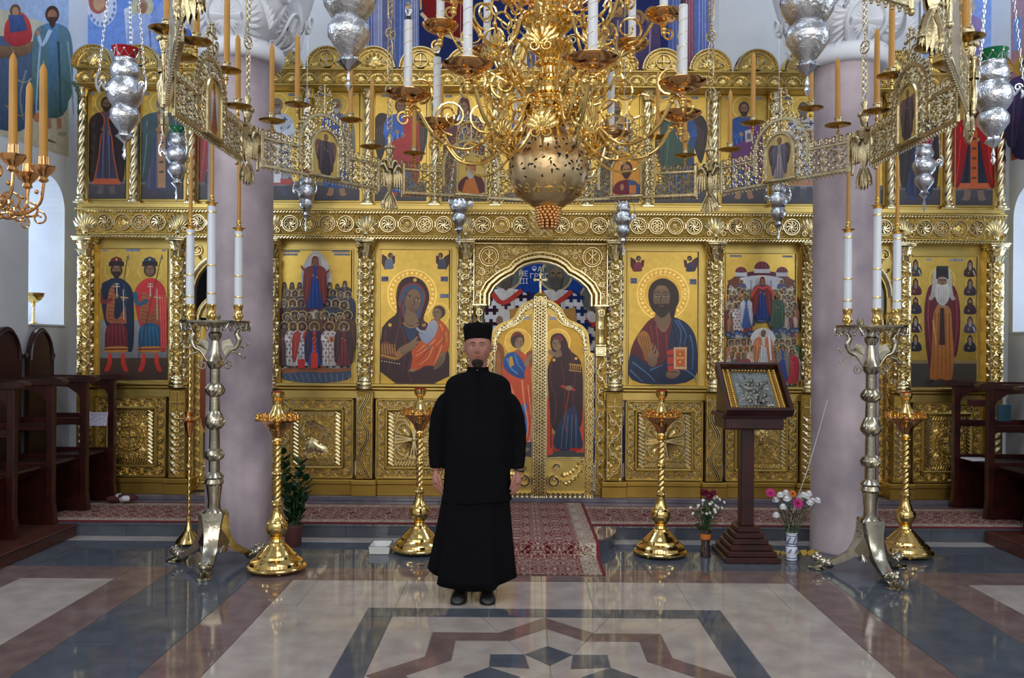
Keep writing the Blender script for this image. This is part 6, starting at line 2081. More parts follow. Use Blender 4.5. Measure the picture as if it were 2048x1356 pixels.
# pierced globe: sphere with drop-shaped plugs, near-black to paint the dark of its holes
R = 80*CHU; gz = chz(338)
b = MB()
prof = []
for i in range(33):
    t = -pi*.40 + (pi*.40 + pi*.455)*i/32
    prof.append((R*cos(t),gz + R*sin(t)))
b.lathe(prof,56,cc_);
gl = chpart(b,'globe',GLOBEM,50)
b = MB(); rnd = random.Random(3)
bands = [(-.30,26),(-.18,30),(-.06,34),(.08,34),(.22,34),(.36,32),(.50,28),(.64,24),(.80,18)]
for lat,n_ in bands:
    for k in range(n_):
        if rnd.random() < .30: continue
        a = 2*pi*(k + rnd.random()*.8)/n_; t = lat + rnd.uniform(-.06,.06)
        c = Vector((cos(t)*cos(a),cos(t)*sin(a),sin(t)))
        e1 = Vector((-sin(a),cos(a),0)); e2 = c.cross(e1)
        th = rnd.uniform(0,pi); u = e1*cos(th) + e2*sin(th); v = c.cross(u)
        p0 = Vector((CHX,CHY,gz)) + c*(R*1.002)
        L,W = rnd.uniform(.008,.014),rnd.uniform(.004,.006)
        pts = [p0 + u*(L*cos(q)) + v*(W*sin(q)*(1.3 if cos(q) > 0 else .7)) for q in [2*pi*i/7 for i in range(7)]]
        n0 = len(b.v)
        b.add([tuple(q) for q in pts] + [tuple(q - c*.012) for q in pts],[tuple(range(7))] + [(i,i + 7,(i + 1) % 7 + 7,(i + 1) % 7) for i in range(7)])
o = chpart(b,'globe_dark_plug',DARKV,0,gl); o['kind'] = 'stuff'
b = MB()
for k in range(22):
    a = 2*pi*k/22
    b.tube([(CHX + R*.86*cos(a + .02*j)*(1 - .005*j*j),CHY + R*.86*sin(a + .02*j)*(1 - .005*j*j),gz - R*.47 - .004*j) for j in range(4)],.008,5)
b.lathe([(x*CHU,chz(y)) for x,y in ((62,384),(66,386),(60,392),(48,398),(36,408),(30,414),(22,416))],32,cc_,flutes=16,fl=.04)
chpart(b,'globe_cup',BRASS,50)
b = MB();
for j in range(8):
    yy = 416 + j*5.4; rr = 21*(1 - (j/8.5) ** 2) ** .5 + 2
    n_ = max(4,int(rr*2*pi/9))
    for k in range(n_):
        a = 2*pi*(k + .5*(j % 2))/n_
        b.ball((CHX + rr*CHU*cos(a),CHY + rr*CHU*sin(a),chz(yy)),4.6*CHU,7,5)
b.lathe([(20*CHU,chz(414)),(20*CHU,chz(430)),(3*CHU,chz(459))],12,cc_)
chpart(b,'grape_finial',ROSEB,60)
# bowl flowers and palmettes
b0 = Relief()
for k in range(10): b0.leaf(0,0,2*pi*k/10,.05,.02,.014)
b0.boss(0,0,.014,.02)
for k in range(8):
    a = 2*pi*(k + .5)/8
    b = MB()
    M = Matrix.Translation((CHX + .15*cos(a),CHY + .15*sin(a),chz(228))) @ Matrix.Rotation(a + pi/2,4,'Z')
    b.add([tuple(M @ Vector((x,-h*1.6,z))) for x,z,h in b0.v],b0.f)
    b.tube([(CHX + .09*cos(a),CHY + .09*sin(a),chz(228)),(CHX + .15*cos(a),CHY + .15*sin(a),chz(228))],.006,6)
    chpart(b,'flower',BRASS,60)

def spir(cx,cz,r,a0,turns,d,n=18,k=.75):
    return [(cx + r*(1 - k*t)*cos(a0 + d*turns*2*pi*t),cz + r*(1 - k*t)*sin(a0 + d*turns*2*pi*t)) for t in [i/n for i in range(n + 1)]]
ZL = 2.816                                       # lower drip pans
def arm_mesh(rp,zp,z0,name,lower=True):
    """scrolled arm in the (r, z) plane, pan at r = rp"""
    b = MB()
    f3 = lambda pts: [(r,0,z) for r,z in pts]
    main = catmull([(.10,z0),(.20,z0 - .02),(.28,z0 - .16),(.42,z0 - .27),(.58,z0 - .22),(.68,z0 - .08),(rp,zp - .10),(rp,zp - .05)]) if lower else \
        catmull([(.06,z0),(.16,z0 + .02),(.22,z0 - .12),(.34,z0 - .19),(.46,z0 - .12),(.54,z0 - .0),(rp,zp - .09),(rp,zp - .05)])
    b.tube(f3(main),.0095 if lower else .0085,6)
    s_ = 1 if lower else .8
    def sp(cx,cz,r,a0,t,d): b.tube(f3(spir(cx,cz,r,a0,t,d)),[.007 - .003*i/18 for i in range(19)],5)
    if lower:
        sp(.34,z0 - .10,.085,-pi/2 - .6,1.3,1); sp(.50,z0 - .11,.095,-pi/2,1.35,1); sp(.24,z0 + .07,.075,-pi/2,1.4,1)
        sp(.66,z0 + .01,.07,-pi/2,1.3,-1); sp(.40,z0 + .08,.07,pi,1.4,-1)
        b.tube(f3(catmull([(.13,z0 + .02),(.2,z0 + .18),(.32,z0 + .22),(.40,z0 + .14),(.34,z0 + .02),(.26,z0 - .04)])),.007,5)
        b.tube(f3(catmull([(.12,z0 - .08),(.2,z0 - .22),(.33,z0 - .33),(.46,z0 - .33),(.54,z0 - .24)])),.007,5)
        sp(.40,z0 - .275,.045,0,1.2,1); sp(rp + .02,zp - .115,.035,pi/2,1.2,-1)
    else:
        sp(.28,z0 - .06,.07,-pi/2,1.3,1); sp(.40,z0 - .05,.075,-pi/2,1.3,1); sp(.18,z0 + .08,.06,-pi/2,1.4,1); sp(.33,z0 + .07,.055,pi,1.3,-1)
        b.tube(f3(catmull([(.08,z0 + .05),(.16,z0 + .18),(.27,z0 + .18),(.3,z0 + .08),(.22,z0 - .0)])),.006,5); sp(rp + .02,zp - .10,.03,pi/2,1.2,-1)
    b.ball((.10,0,z0),.02,8,6); b.ball((rp,0,zp - .07),.016,8,6)
    for q in main[8:-6:7]: b.ball((q[0],0,q[1]),.015,7,5)
    arm = b.mesh('arm',BRASS,60)
    b = MB(); pr = .113 if lower else .096
    b.lathe([(rp*0 + .004,-.055),(.016,-.05),(.02,-.036),(.05,-.028),(.055,-.02),(.075,-.016),(pr*.95,.004),(pr,.012),(pr*.985,.014),(.075,-.004),(.05,-.012),(.002,-.014)],28,(rp,0,zp))
    pan = b.mesh('drip_pan',ROSEB,40)
    L = .37 if lower else .34
    b = MB(); b.lathe([(.0215,-.012),(.0215,L)],16,(rp,0,zp));
    can = b.mesh('candle_tube',WHITEC,40)
    b = MB()
    b.tube([(rp + .0218*cos(a*1.0),.0218*sin(a),zp + L*a/(2*pi*6)) for a in [i*.5 for i in range(75)]],.0012,4)
    gl_ = b.mesh('gilt_spiral',BRASS,60)
    b = MB(); b.lathe([(.012,L),(.012,L + .022),(.009,L + .024)],12,(rp,0,zp)); col_ = b.mesh('collar',BLACKP,40)
    b = MB(); b.lathe([(.008,L + .022),(.014,L + .032),(.0185,L + .050),(.016,L + .068),(.009,L + .086),(.0015,L + .098)],14,(rp,0,zp))
    bl = b.mesh('bulb',CLEARG,60)
    # palmette with small angel-like finial between arms is part of the arm
    return arm,((pan,'drip_pan'),(can,'candle_tube'),(gl_,'gilt_spiral'),(col_,'collar'),(bl,'bulb'))
for lower,rp,zp,z0,off in ((True,.72,ZL,2.84,-77),(False,.575,3.25,3.24,-54)):
    am,subs = arm_mesh(rp,zp,z0,'arm',lower)
    for k in range(8):
        a = radians(off + 45*k)
        o = bpy.data.objects.new('arm',am); COL.objects.link(o); o.parent = ch
        o.location = (0,0,-ch.location.z); o.rotation_euler = (0,0,a)
        for me,nm in subs:
            c = bpy.data.objects.new(nm,me); COL.objects.link(c); c.parent = o
# leaf finials between the arms, two tiers
b = Relief(); b.palmette(0,0,pi/2,.13,.012,7,1.1)
for sg in (-1,1): b.spiral(sg*.03,-.01,.03,pi/2,1.3,sg,.009,.01,12)
pm = [(x,-h,z) for x,z,h in b.v] + [(x,h,z) for x,z,h in b.v]
nf = len(b.v); pf = list(b.f) + [tuple(i + nf for i in f) for f in b.f]
for zz,rr,off in ((3.02,.34,-54),(3.42,.26,-77),(2.62,.30,-54)):
    for k in range(8):
        a = radians(off + 45*k)
        m = MB(); M = Matrix.Translation((CHX + rr*cos(a),CHY + rr*sin(a),zz)) @ Matrix.Rotation(a + pi/2,4,'Z')
        m.add([tuple(M @ Vector(v)) for v in pm],pf)
        m.tube([(CHX + .07*cos(a),CHY + .07*sin(a),zz - .06),(CHX + rr*.5*cos(a),CHY + rr*.5*sin(a),zz - .10),(CHX + rr*cos(a),CHY + rr*sin(a),zz)],.006,5)
        m.ball((CHX + rr*cos(a),CHY + rr*sin(a),zz + .14),.013,7,5)
        chpart(m,'palmette',BRASS if zz < 3.3 else ROSEB,60)

# ------------------------------------------------------------------ wax candles
def candle_mesh(L,r,name='wax_candle',m=None):
    b = MB()
    b.lathe([(r,0),(r*.98,L*.3),(r*.92,L*.8),(r*.86,L*.93),(r*.5,L*.975),(.0015,L)],10)
    b.tube([(0,0,L - .002),(.001,0,L + .012)],.0012,4)
    return b.mesh(name,m or WAX,50)
CAN = [candle_mesh(.43,.0165),candle_mesh(.40,.016),candle_mesh(.46,.0165)]
def put_candle(x,y,z,k,label,group):
    o = bpy.data.objects.new('wax_candle',CAN[k % 3]); COL.objects.link(o)
    o.location = (x,y,z); o.rotation_euler = (random.uniform(-.012,.012),random.uniform(-.012,.012),random.uniform(0,6))
    tag(o,label,'candle',group)
    return o
random.seed(7)

# ------------------------------------------------------------------ ring chandelier (choros) of openwork panels
HX,HY,HZ = 0.21,4.40,2.734
RV = 1.878
vang = [90 - 36*k for k in range(10)]
verts = [Vector((HX + RV*cos(radians(a)),HY + RV*sin(radians(a)),HZ)) for a in vang]
verts[4] = Vector((1.27,2.66,HZ)); verts[5] = Vector((0.16,2.05,HZ)); verts[6] = Vector((-0.94,2.44,HZ))
ring = thing('ring_chandelier','wide hanging ring of openwork brass panels with small icons and candle cups','chandelier',(HX,HY,2.55))
PLW,PLH = .94,.105
def scrollnet(b,x0,x1,z0,z1,cell,rnd,w=.0048,inside=None):
    nx,nz = max(1,round((x1 - x0)/cell)),max(1,round((z1 - z0)/cell))
    dx,dz = (x1 - x0)/nx,(z1 - z0)/nz
    for i in range(nx):
        for j in range(nz):
            cx,cz = x0 + dx*(i + .5),z0 + dz*(j + .5)
            if inside and not inside(cx,cz): continue
            sg = 1 if (i + j) % 2 else -1
            b.tube([(x,0,z) for x,z in spir(cx,cz,min(dx,dz)*.56,sg*.8 + pi/2*j,1.35,sg,12)],[w,]*12 + [w*.8],4)
            for k in range(3):
                a = 2.1*k + i; L = min(dx,dz)*.66
                b.tube([(cx + L*.45*cos(a),0,cz + L*.45*sin(a)),(cx + L*.8*cos(a + .25),0,cz + L*.8*sin(a + .25)),(cx + L*1.05*cos(a + .1),0,cz + L*1.05*sin(a + .1))],[w*.8,w*1.5,w*.3],4)
def panel_mesh():
    rnd = random.Random(2)
    hw = PLW/2; ARX,ARZ = .205,.10
    b = MB(); T = .006
    for z0,z1 in ((-PLH,-PLH + .02),(PLH - .045,PLH - .03)):
        if z0 < 0: b.box(-hw,hw,-T,T,z0,z1,.002)
        else:
            b.box(-hw,-ARX,-T,T,z0,z1,.002); b.box(ARX,hw,-T,T,z0,z1,.002)
    for sx in (-1,1): b.box(sx*hw - .009,sx*hw + .009,-T - .002,T + .002,-PLH - .006,PLH + .004,.002)
    # arch bands
    for r0,w in ((ARX,.018),):
        n = 26
        o_ = [(r0*cos(pi*i/n),ARZ + .01 + r0*.98*sin(pi*i/n)) for i in range(n + 1)]
        i_ = [((r0 - w)*cos(pi*i/n),ARZ + .01 + (r0 - w)*.98*sin(pi*i/n)) for i in range(n + 1)]
        b.prism(o_ + i_[::-1],lambda x,z,d: (x,d,z),-T,T)
        for sx in (-1,1): b.box(sx*(r0 - w),sx*r0,-T,T,-.03,ARZ + .012)
    fr = b.mesh('band_frame',CHROS,30)
    b = MB()
    for k in range(34):
        x = -hw + PLW*(k + .5)/34
        b.tube([(x - .012,0,-PLH - .0),(x,0,-PLH - .016),(x + .012,0,-PLH)],.004,4)
        b.ball((x,0,-PLH - .018),.005,5,4)
    for sx in (-1,1):
        for k in range(6):
            x = sx*(ARX + .025 + .047*k)
            b.tube([(x + .019*cos(q),0,PLH - .008 + .019*sin(q)) for q in [2*pi*i/10 for i in range(10)]],.0042,4,closed=True)
            b.tube([(x - .017,0,PLH - .008),(x + .017,0,PLH - .008)],.003,4); b.tube([(x,0,PLH - .026),(x,0,PLH + .01)],.003,4)
    for k in range(20):
        a = pi*(k + .5)/20; r0 = ARX + .014
        c = (r0*cos(a),ARZ + .01 + r0*sin(a))
        b.tube([(c[0] + .013*cos(q),0,c[1] + .013*sin(q)) for q in [2*pi*i/8 for i in range(8)]],.004,4,closed=True)
    trim = b.mesh('pierced_edging',CHROS,60)
    b = MB()
    scrollnet(b,-hw + .012,-ARX,-PLH + .022,PLH - .045,.054,rnd); scrollnet(b,ARX,hw - .012,-PLH + .022,PLH - .045,.054,rnd)
    scrollnet(b,-ARX + .01,ARX - .01,-PLH + .022,ARZ + .20,.056,rnd,
              inside=lambda x,z: (abs(x) > .105 or z > .215) and (z < ARZ or hypot(x,z - ARZ) < ARX - .02))
    net = b.mesh('scroll_openwork',CHROS,60)
    # icon frame
    b = MB(); iw,iz0,iz1 = .098,-.075,.105
    def archpts(w,zt,n=12): return [(w*cos(pi*i/n),zt + w*sin(pi*i/n)) for i in range(n + 1)]
    o_ = archpts(iw + .016,iz1) + [(-iw - .016,iz0 - .014),(iw + .016,iz0 - .014)]
    b.prism(o_,lambda x,z,d: (x,d,z),-.012,.008)
    ib = b.mesh('icon_backing',CHROS,30)
    b = MB()
    pth = [(x,-.013,z) for x,z in archpts(iw + .005,iz1,14)]
    b.tube([(iw + .005,-.013,iz0)] + pth + [(-iw - .005,-.013,iz0)],.010,6); b.box(-iw - .02,iw + .02,-.024,.01,iz0 - .022,iz0 - .004,.003)
    if_ = b.mesh('icon_frame',CHROS,50)
    # finial cross with scrolls
    b = MB(); zt = ARZ + .01 + ARX
    b.tube([(0,0,zt - .01),(0,0,zt + .17)],.006,6); b.tube([(-.045,0,zt + .12),(.045,0,zt + .12)],.006,6)
    for q in ((0,zt + .175),(-.05,zt + .12),(.05,zt + .12)): b.ball((q[0],0,q[1]),.011,7,5)
    for sg in (-1,1):
        b.tube([(x,0,z) for x,z in spir(sg*.035,zt + .05,.04,-pi/2,1.3,sg,14)],.005,5)
        b.tube([(x,0,z) for x,z in spir(sg*.065,zt + .085,.028,-pi/2,1.3,sg,14)],.004,5)
        b.tube([(x,0,z) for x,z in spir(sg*.03,zt + .15,.02,-pi/2,1.3,sg,10)],.003,5)
    fin = b.mesh('cross_finial',CHROS,60)
    return (fr,'band_frame'),(trim,'pierced_edging'),(net,'scroll_openwork'),(ib,'icon_backing'),(if_,'icon_frame'),(fin,'cross_finial')
PM = panel_mesh()
def panel_icon(kind):
    """tiny painted icon in panel coordinates; paint units are mm-like: x right, y down"""
    p = Paint(wall=lambda x,y,l: (x/1000,-.0125 - l,-y/1000),step=.0003)
    pts = [(97*cos(pi*i/12),-105 - 97*sin(pi*i/12)) for i in range(13)] + [(-97,75),(97,75)]
    bg = {0: (206,170,80),1: (216,150,70),2: (200,170,90),3: (190,160,100)}[kind % 4]
    p.poly(pts,bg,.25,None,True)
    if kind == 1:      # bearded half figure with book
        p.poly([(-95,75),(-90,10),(-60,-20),(0,-35),(60,-20),(90,10),(95,75)],(110,36,48)); p.poly([(10,-34),(60,-20),(92,10),(95,75),(20,75)],(70,84,120))
        p.ell(0,-105,42,56,(66,44,36)); p.ell(0,-98,29,44,(168,122,90)); p.poly([(-28,-85),(28,-85),(18,-45),(0,-34),(-18,-45)],(70,46,38)); p.rect(22,10,68,70,(206,120,60)); p.ell(-30,20,14,24,(168,122,90))
        for s_ in (-1,1): p.line([(s_*6,-104),(s_*22,-104)],6,(40,28,24))
    elif kind == 2:    # half figure of an old man in red-brown
        p.poly([(-97,75),(-92,0),(-50,-40),(0,-60),(70,-50),(95,0),(97,75)],(90,40,40)); p.poly([(-40,-20),(20,-40),(60,75),(-70,75)],(190,110,50))
        p.ell(-6,-105,38,50,(150,90,60)); p.ell(-8,-100,28,40,(170,110,76)); p.poly([(-36,-86),(22,-86),(14,-40),(-10,-24),(-30,-40)],(176,170,164))
    elif kind == 3:    # winged standing figure in grey
        saint(p,0,-180,268,tunic=(150,140,146),cloak=(96,90,104),wing=(80,66,60),halo=True,feet=None,wid=1.15)
    elif kind == 4:
        saint(p,0,-185,268,tunic=(190,96,70),cloak=(200,190,186),cross=(60,40,50),beard=(150,130,120),feet=None,wid=1.15)
    else:
        saint(p,0,-180,268,tunic=(66,56,66),cloak=(86,74,84),wing=(120,84,70),halo=True,feet=None,wid=1.2)
    return p.mesh('painting',PAINT)
kinds_p = {0: 1,1: 3,2: 6,7: 4,8: 6,9: 2,3: 5,4: 3,5: 1,6: 2}
SPOT = [('at the left end','on the left shoulder','on the right shoulder','at the right end'),('at the near end','on the near shoulder','on the far shoulder','at the far end'),('at the far end','on the far shoulder','on the near shoulder','at the near end')]
PNAME = {0: 'right of the globe',1: 'left of the right pillar',2: 'before the right pillar',3: 'edge-on at far right',4: 'nearest on the right',5: 'nearest on the left',6: 'edge-on at far left',7: 'before the left pillar',8: 'right of the left pillar',9: 'left of the globe'}
cupspots = [(-.40,PLH + .06),(-.215,PLH + .20),(.215,PLH + .20),(.40,PLH + .06)]
def cup_mesh(h):
    b = MB()
    b.tube([(0,0,-h),(0,0,0)],.006,6); b.ball((0,0,-h*.5),.011,8,5)
    b.lathe([(.004,-.004),(.05,.006),(.076,.014),(.078,.017),(.05,.010),(.016,.008),(.016,.02)],24)
    b2 = MB(); b2.lathe([(.016,.008),(.023,.012),(.0195,.018),(.0195,.05),(.023,.054),(.022,.06),(.017,.06),(.017,.02)],16)
    return b.mesh('cup_tray',CHROSD,40),b2.mesh('cup_socket',CHROS,40)
CUP = cup_mesh(.06)
for k in range(10):
    A_,B_ = verts[k],verts[(k + 1) % 10]
    mid = (A_ + B_)/2
    d = (B_ - A_); L = d.length; ang = atan2(d.y,d.x)
    # outward face looks away from the ring centre; icons look inwards at the viewer on the far side
    scl = (L - .20)/PLW
    M_ = Matrix.Translation(mid) @ Matrix.Rotation(ang,4,'Z') @ Matrix.Diagonal((scl,1,1,1))
    root = None
    for me,nm in PM:
        if root is None:
            root = bpy.data.objects.new('panel',me); COL.objects.link(root); root.parent = ring
            root.matrix_basis = Matrix.Translation(-ring.location) @ M_
        else:
            c = bpy.data.objects.new(nm,me); COL.objects.link(c); c.parent = root
            if nm in ('pierced_edging','scroll_openwork'): c['kind'] = 'stuff'
    c = bpy.data.objects.new('painting',panel_icon(kinds_p[k])); COL.objects.link(c); c.parent = root
    if True:
        for ci,(sx,sz) in enumerate(cupspots):
            tr = bpy.data.objects.new('cup_tray',CUP[0]); COL.objects.link(tr); tr.parent = root; tr.location = (sx,.0,sz)
            tr.scale = (1/scl,1,1)
            so = bpy.data.objects.new('cup_socket',CUP[1]); COL.objects.link(so); so.parent = root; so.location = (sx,.0,sz); so.scale = (1/scl,1,1)
            w = M_ @ Vector((sx,0,sz + .018))
            if k in (3,4,5,6) and w.y < 3.1: continue
            put_candle(w.x,w.y,w.z,k + ci,'amber wax candle ' + SPOT[2 if k in (2,3) else 1 if k in (6,7) else 0][ci] + ' of the ring panel ' + PNAME[k],'wax candles on the hanging ring')
# double-headed eagle brackets at the joints, with lattice hanger straps
def eagle_mesh():
    b = Relief()
    b.add([(x,z,h) for x,z,h in [(0,.06,.0),(.028,.02,0),(.024,-.06,0),(0,-.10,0),(-.024,-.06,0),(-.028,.02,0),(0,0,.03),(0,-.06,.022)]],[(0,6,1),(1,6,7,2),(2,7,3),(3,7,4),(4,7,6,5),(5,6,0)])
    for sg in (-1,1):
        for k in range(6):
            b.leaf(sg*(.030 + .013*k),.045 + .004*k,-pi/2 + sg*.06*(k - 2),.13 - .012*abs(k - 3),.015,.012)
        b.ridge([(sg*.02,.03),(sg*.05,.07),(sg*.085,.055),(sg*.098,.02)],.02,.016)
        b.ridge([(sg*.006,.05),(sg*.016,.085),(sg*.036,.095),(sg*.05,.085)],.02,.02,.008)
        b.ridge([(sg*.012,-.08),(sg*.04,-.12),(sg*.05,-.15)],.012,.01)
        for q in (-1,0,1): b.leaf(sg*.048,-.145,-pi/2 + q*.5,.03,.01,.008)
    for k in (-1,0,1): b.leaf(0,-.09,-pi/2 + k*.28,.10,.03,.014)
    for k in (-1,0,1): b.leaf(0,.085,pi/2 + k*.5,.05,.022,.014)
    v = [(x,-h - .004,z) for x,z,h in b.v] + [(x,h + .004,z) for x,z,h in b.v]
    n = len(b.v)
    m = MB(); m.add(v,b.f + [tuple(i + n for i in f) for f in b.f])
    for sg in (-1,1): m.lathe([(.008,-.09),(.008,.09)],8,(sg*.093,0,0)); m.ball((sg*.093,0,.095),.011,6,5); m.ball((sg*.093,0,-.095),.011,6,5)
    for zz in (.05,-.05): m.tube([(-.1,0,zz),(.1,0,zz)],.006,5)
    m.lathe([(.006,.1),(.018,.12),(.026,.15),(.018,.18),(.012,.20),(.02,.215),(.008,.24)],12);
    for k in range(8):
        a = k*pi/4; m.ball((.026*cos(a),.026*sin(a),.165),.012,6,4)
    return m.mesh('eagle_bracket',CHROS,60)
def strap_mesh():
    m = MB(); r = .036
    for k in range(8):
        m.tube([(0,0,.36),(r*cos(k*pi/4),0,.36 + r*sin(k*pi/4))],.0032,4)
    m.tube([(r*cos(q),0,.36 + r*sin(q)) for q in [2*pi*i/18 for i in range(18)]],.0048,5,closed=True)
    for sg in (-1,1):
        m.tube([(sg*.004,0,.06),(sg*.018,0,.085),(sg*.018,0,.29),(sg*.006,0,.325)],.004,4)
    for k in range(5):
        z = .09 + .04*k
        m.tube([(-.018,0,z),(.018,0,z + .04)],.003,4); m.tube([(.018,0,z),(-.018,0,z + .04)],.003,4)
    m.tube([(.008*cos(q),0,.03 + .016*sin(q)) for q in [2*pi*i/10 for i in range(10)]],.003,4,closed=True)
    m.tube([(0,.008*cos(q),.052 + .016*sin(q)) for q in [2*pi*i/10 for i in range(10)]],.003,4,closed=True)
    m.tube([(.007*cos(q),0,.008 + .014*sin(q)) for q in [2*pi*i/10 for i in range(10)]],.003,4,closed=True)
    return m.mesh('hanger_strap',CHROS,60)
EG,ST = eagle_mesh(),strap_mesh()
for k in range(10):
    v = verts[k]
    a = atan2(v.y - HY,v.x - HX)
    o = bpy.data.objects.new('eagle_bracket',EG); COL.objects.link(o); o.parent = ring
    o.location = v - ring.location; o.rotation_euler = (0,0,a - pi/2); o.scale = (1.05,1.05,1.25)
    for j in range(6):
        s_ = bpy.data.objects.new('hanger_strap',ST); COL.objects.link(s_); s_.parent = o
        s_.location = (0,0,.19 + .315*j); s_.scale = (.95,.95,.8)
    m = MB(); m.tube([(v.x,v.y,HZ + 2.6),(v.x,v.y,7.98)],.006,5)
    m.build('hanger_rod',CHROS,ring,40)

# ------------------------------------------------------------------ hanging oil lamps
def lamp_proto(s,glass,top):
    """silver oil lamp; s = body radius, origin at the bottom tip; chains rise to height top"""
    t = thing('oil_lamp','','oil lamp')
    b = MB(); R = s
    b.lathe([(.002,.0),(.014*R/.1,.03),(.006,.05),(.012,.06),(.004,.10),(.03*R/.1,.13),(.045*R/.1,.145),(.03*R/.1,.16),(.028*R/.1,.175)],12,flutes=6,fl=.12)
    b.build('pendant',SILVERP,t,50)
    k = R/.1
    b = MB(); z0 = .17
    b.lathe([(.026*k,z0),(.05*k,z0 + .03*k),(.080*k,z0 + .075*k),(.082*k,z0 + .11*k),(.068*k,z0 + .135*k),(.060*k,z0 + .145*k),(.070*k,z0 + .152*k),(.094*k,z0 + .19*k),(.104*k,z0 + .23*k),
             (.094*k,z0 + .265*k),(.070*k,z0 + .295*k),(.066*k,z0 + .305*k),(.078*k,z0 + .32*k),(.082*k,z0 + .35*k),(.072*k,z0 + .38*k),(.062*k,z0 + .395*k),(.066*k,z0 + .41*k),(.060*k,z0 + .42*k)],28)
    b.build('body',SILVER,t,40)
    b = MB(); zg = z0 + .405*k
    b.lathe([(.054*k,zg),(.060*k,zg + .03*k),(.074*k,zg + .075*k),(.072*k,zg + .075*k),(.056*k,zg + .03*k),(.05*k,zg + .005)],20)
    g = b.build('glass_cup',glass,t,40)
    b = MB()
    for i in range(8):
        a = 2*pi*i/8
        b.ball((.069*k*cos(a),.069*k*sin(a),zg + .055*k),.008*k,6,5)
        for d in (-1,1):
            a2 = a + d*pi/8
            b.tube([(.069*k*cos(a),.069*k*sin(a),zg + .055*k),(.061*k*cos(a2),.061*k*sin(a2),zg + .018*k)],.002*k,4)
    b.build('cup_netting',SILVERP,g,60)
    for i in range(3):
        a = radians(200 + 120*i)
        b = MB(); ca,sa = cos(a),sin(a)
        pts = [(.10*k,z0 + .22*k),(.125*k,z0 + .25*k),(.14*k,z0 + .225*k),(.13*k,z0 + .20*k),(.15*k,z0 + .235*k),(.15*k,z0 + .29*k),(.135*k,z0 + .315*k)]
        b.tube([(r*ca,r*sa,z) for r,z in catmull(pts,3)],.007*k,5)
        b.tube([(r*ca,r*sa,z) for r,z in spir(.118*k,z0 + .26*k,.022*k,0,1.2,1,10)],.005*k,5)
        h = b.build('handle',SILVERP,t,60)
        b = MB(); P0 = Vector((.138*k*ca,.138*k*sa,z0 + .315*k)); P1 = Vector((.012*ca,.012*sa,top))
        n = max(8,int((P1 - P0).length/.03))
        for j in range(n):
            c = P0.lerp(P1,(j + .5)/n); d = (P1 - P0).normalized(); u = d.orthogonal().normalized()
            if j % 2: u = d.cross(u)
            hl = (P1 - P0).length/n*.62
            b.tube([c + d*(hl*cos(q)) + u*(.006*k*sin(q)) for q in [2*pi*i2/8 for i2 in range(8)]],.0022*k,4,closed=True)
        b.build('chain',SILVERP,h,60)
    b = MB(); b.lathe([(.02,top - .03),(.04,top - .02),(.03,top),(.012,top + .03),(.004,top + .05)],14); b.tube([(0,0,top + .04),(0,0,top + 3.2)],.003,4)
    b.build('ceiling_cap',SILVERP,t,50)
    return t
def lampset(spots,glass,s,top,group):
    first = None
    for (x,ytip,D,rz,lab) in spots:
        X,Z = P(x,ytip,D)
        if first is None:
            first = lamp_proto(s,glass,top); o = first
        else: o = dup(first)
        o.location = (X,D,Z); o.rotation_euler = (0,0,rz); o['label'] = lab; o['group'] = group
GL_ = 'hanging silver oil lamps'
lampset([(612,463,7.65,.2,'small silver oil lamp with red cup, hanging right of the left pillar'),(1246,514,7.8,.9,'small silver oil lamp with red cup, hanging beside the right end of the royal arch')],REDG,.078,1.15,GL_)
lampset([(918,492,7.8,.5,'small silver oil lamp with green cup, hanging left of the royal arch'),(1556,482,7.65,-.2,'small silver oil lamp with green cup, hanging left of the right pillar')],GREENG,.084,1.15,GL_)
lampset([(353,402,6.9,.1,'silver oil lamp with green cup, hanging left of the left pillar below the ring')],GREENG,.088,1.3,GL_)
lampset([(1848,424,6.9,.3,'silver oil lamp with red cup, hanging right of the right pillar below the ring')],REDG,.088,1.3,GL_)
lampset([(249,320,5.3,.35,'large silver oil lamp with red cup on chains near the left wall')],REDG,.108,1.9,GL_)
lampset([(1986,330,5.3,.2,'large silver oil lamp with green cup on chains near the right wall')],GREENG,.112,1.9,GL_)
lampset([(697,184,4.2,.1,'largest silver oil lamp, cut by the top edge left of the chandelier'),(1614,194,4.2,.5,'largest silver oil lamp, cut by the top edge right of the chandelier')],REDG,.128,2.2,GL_)

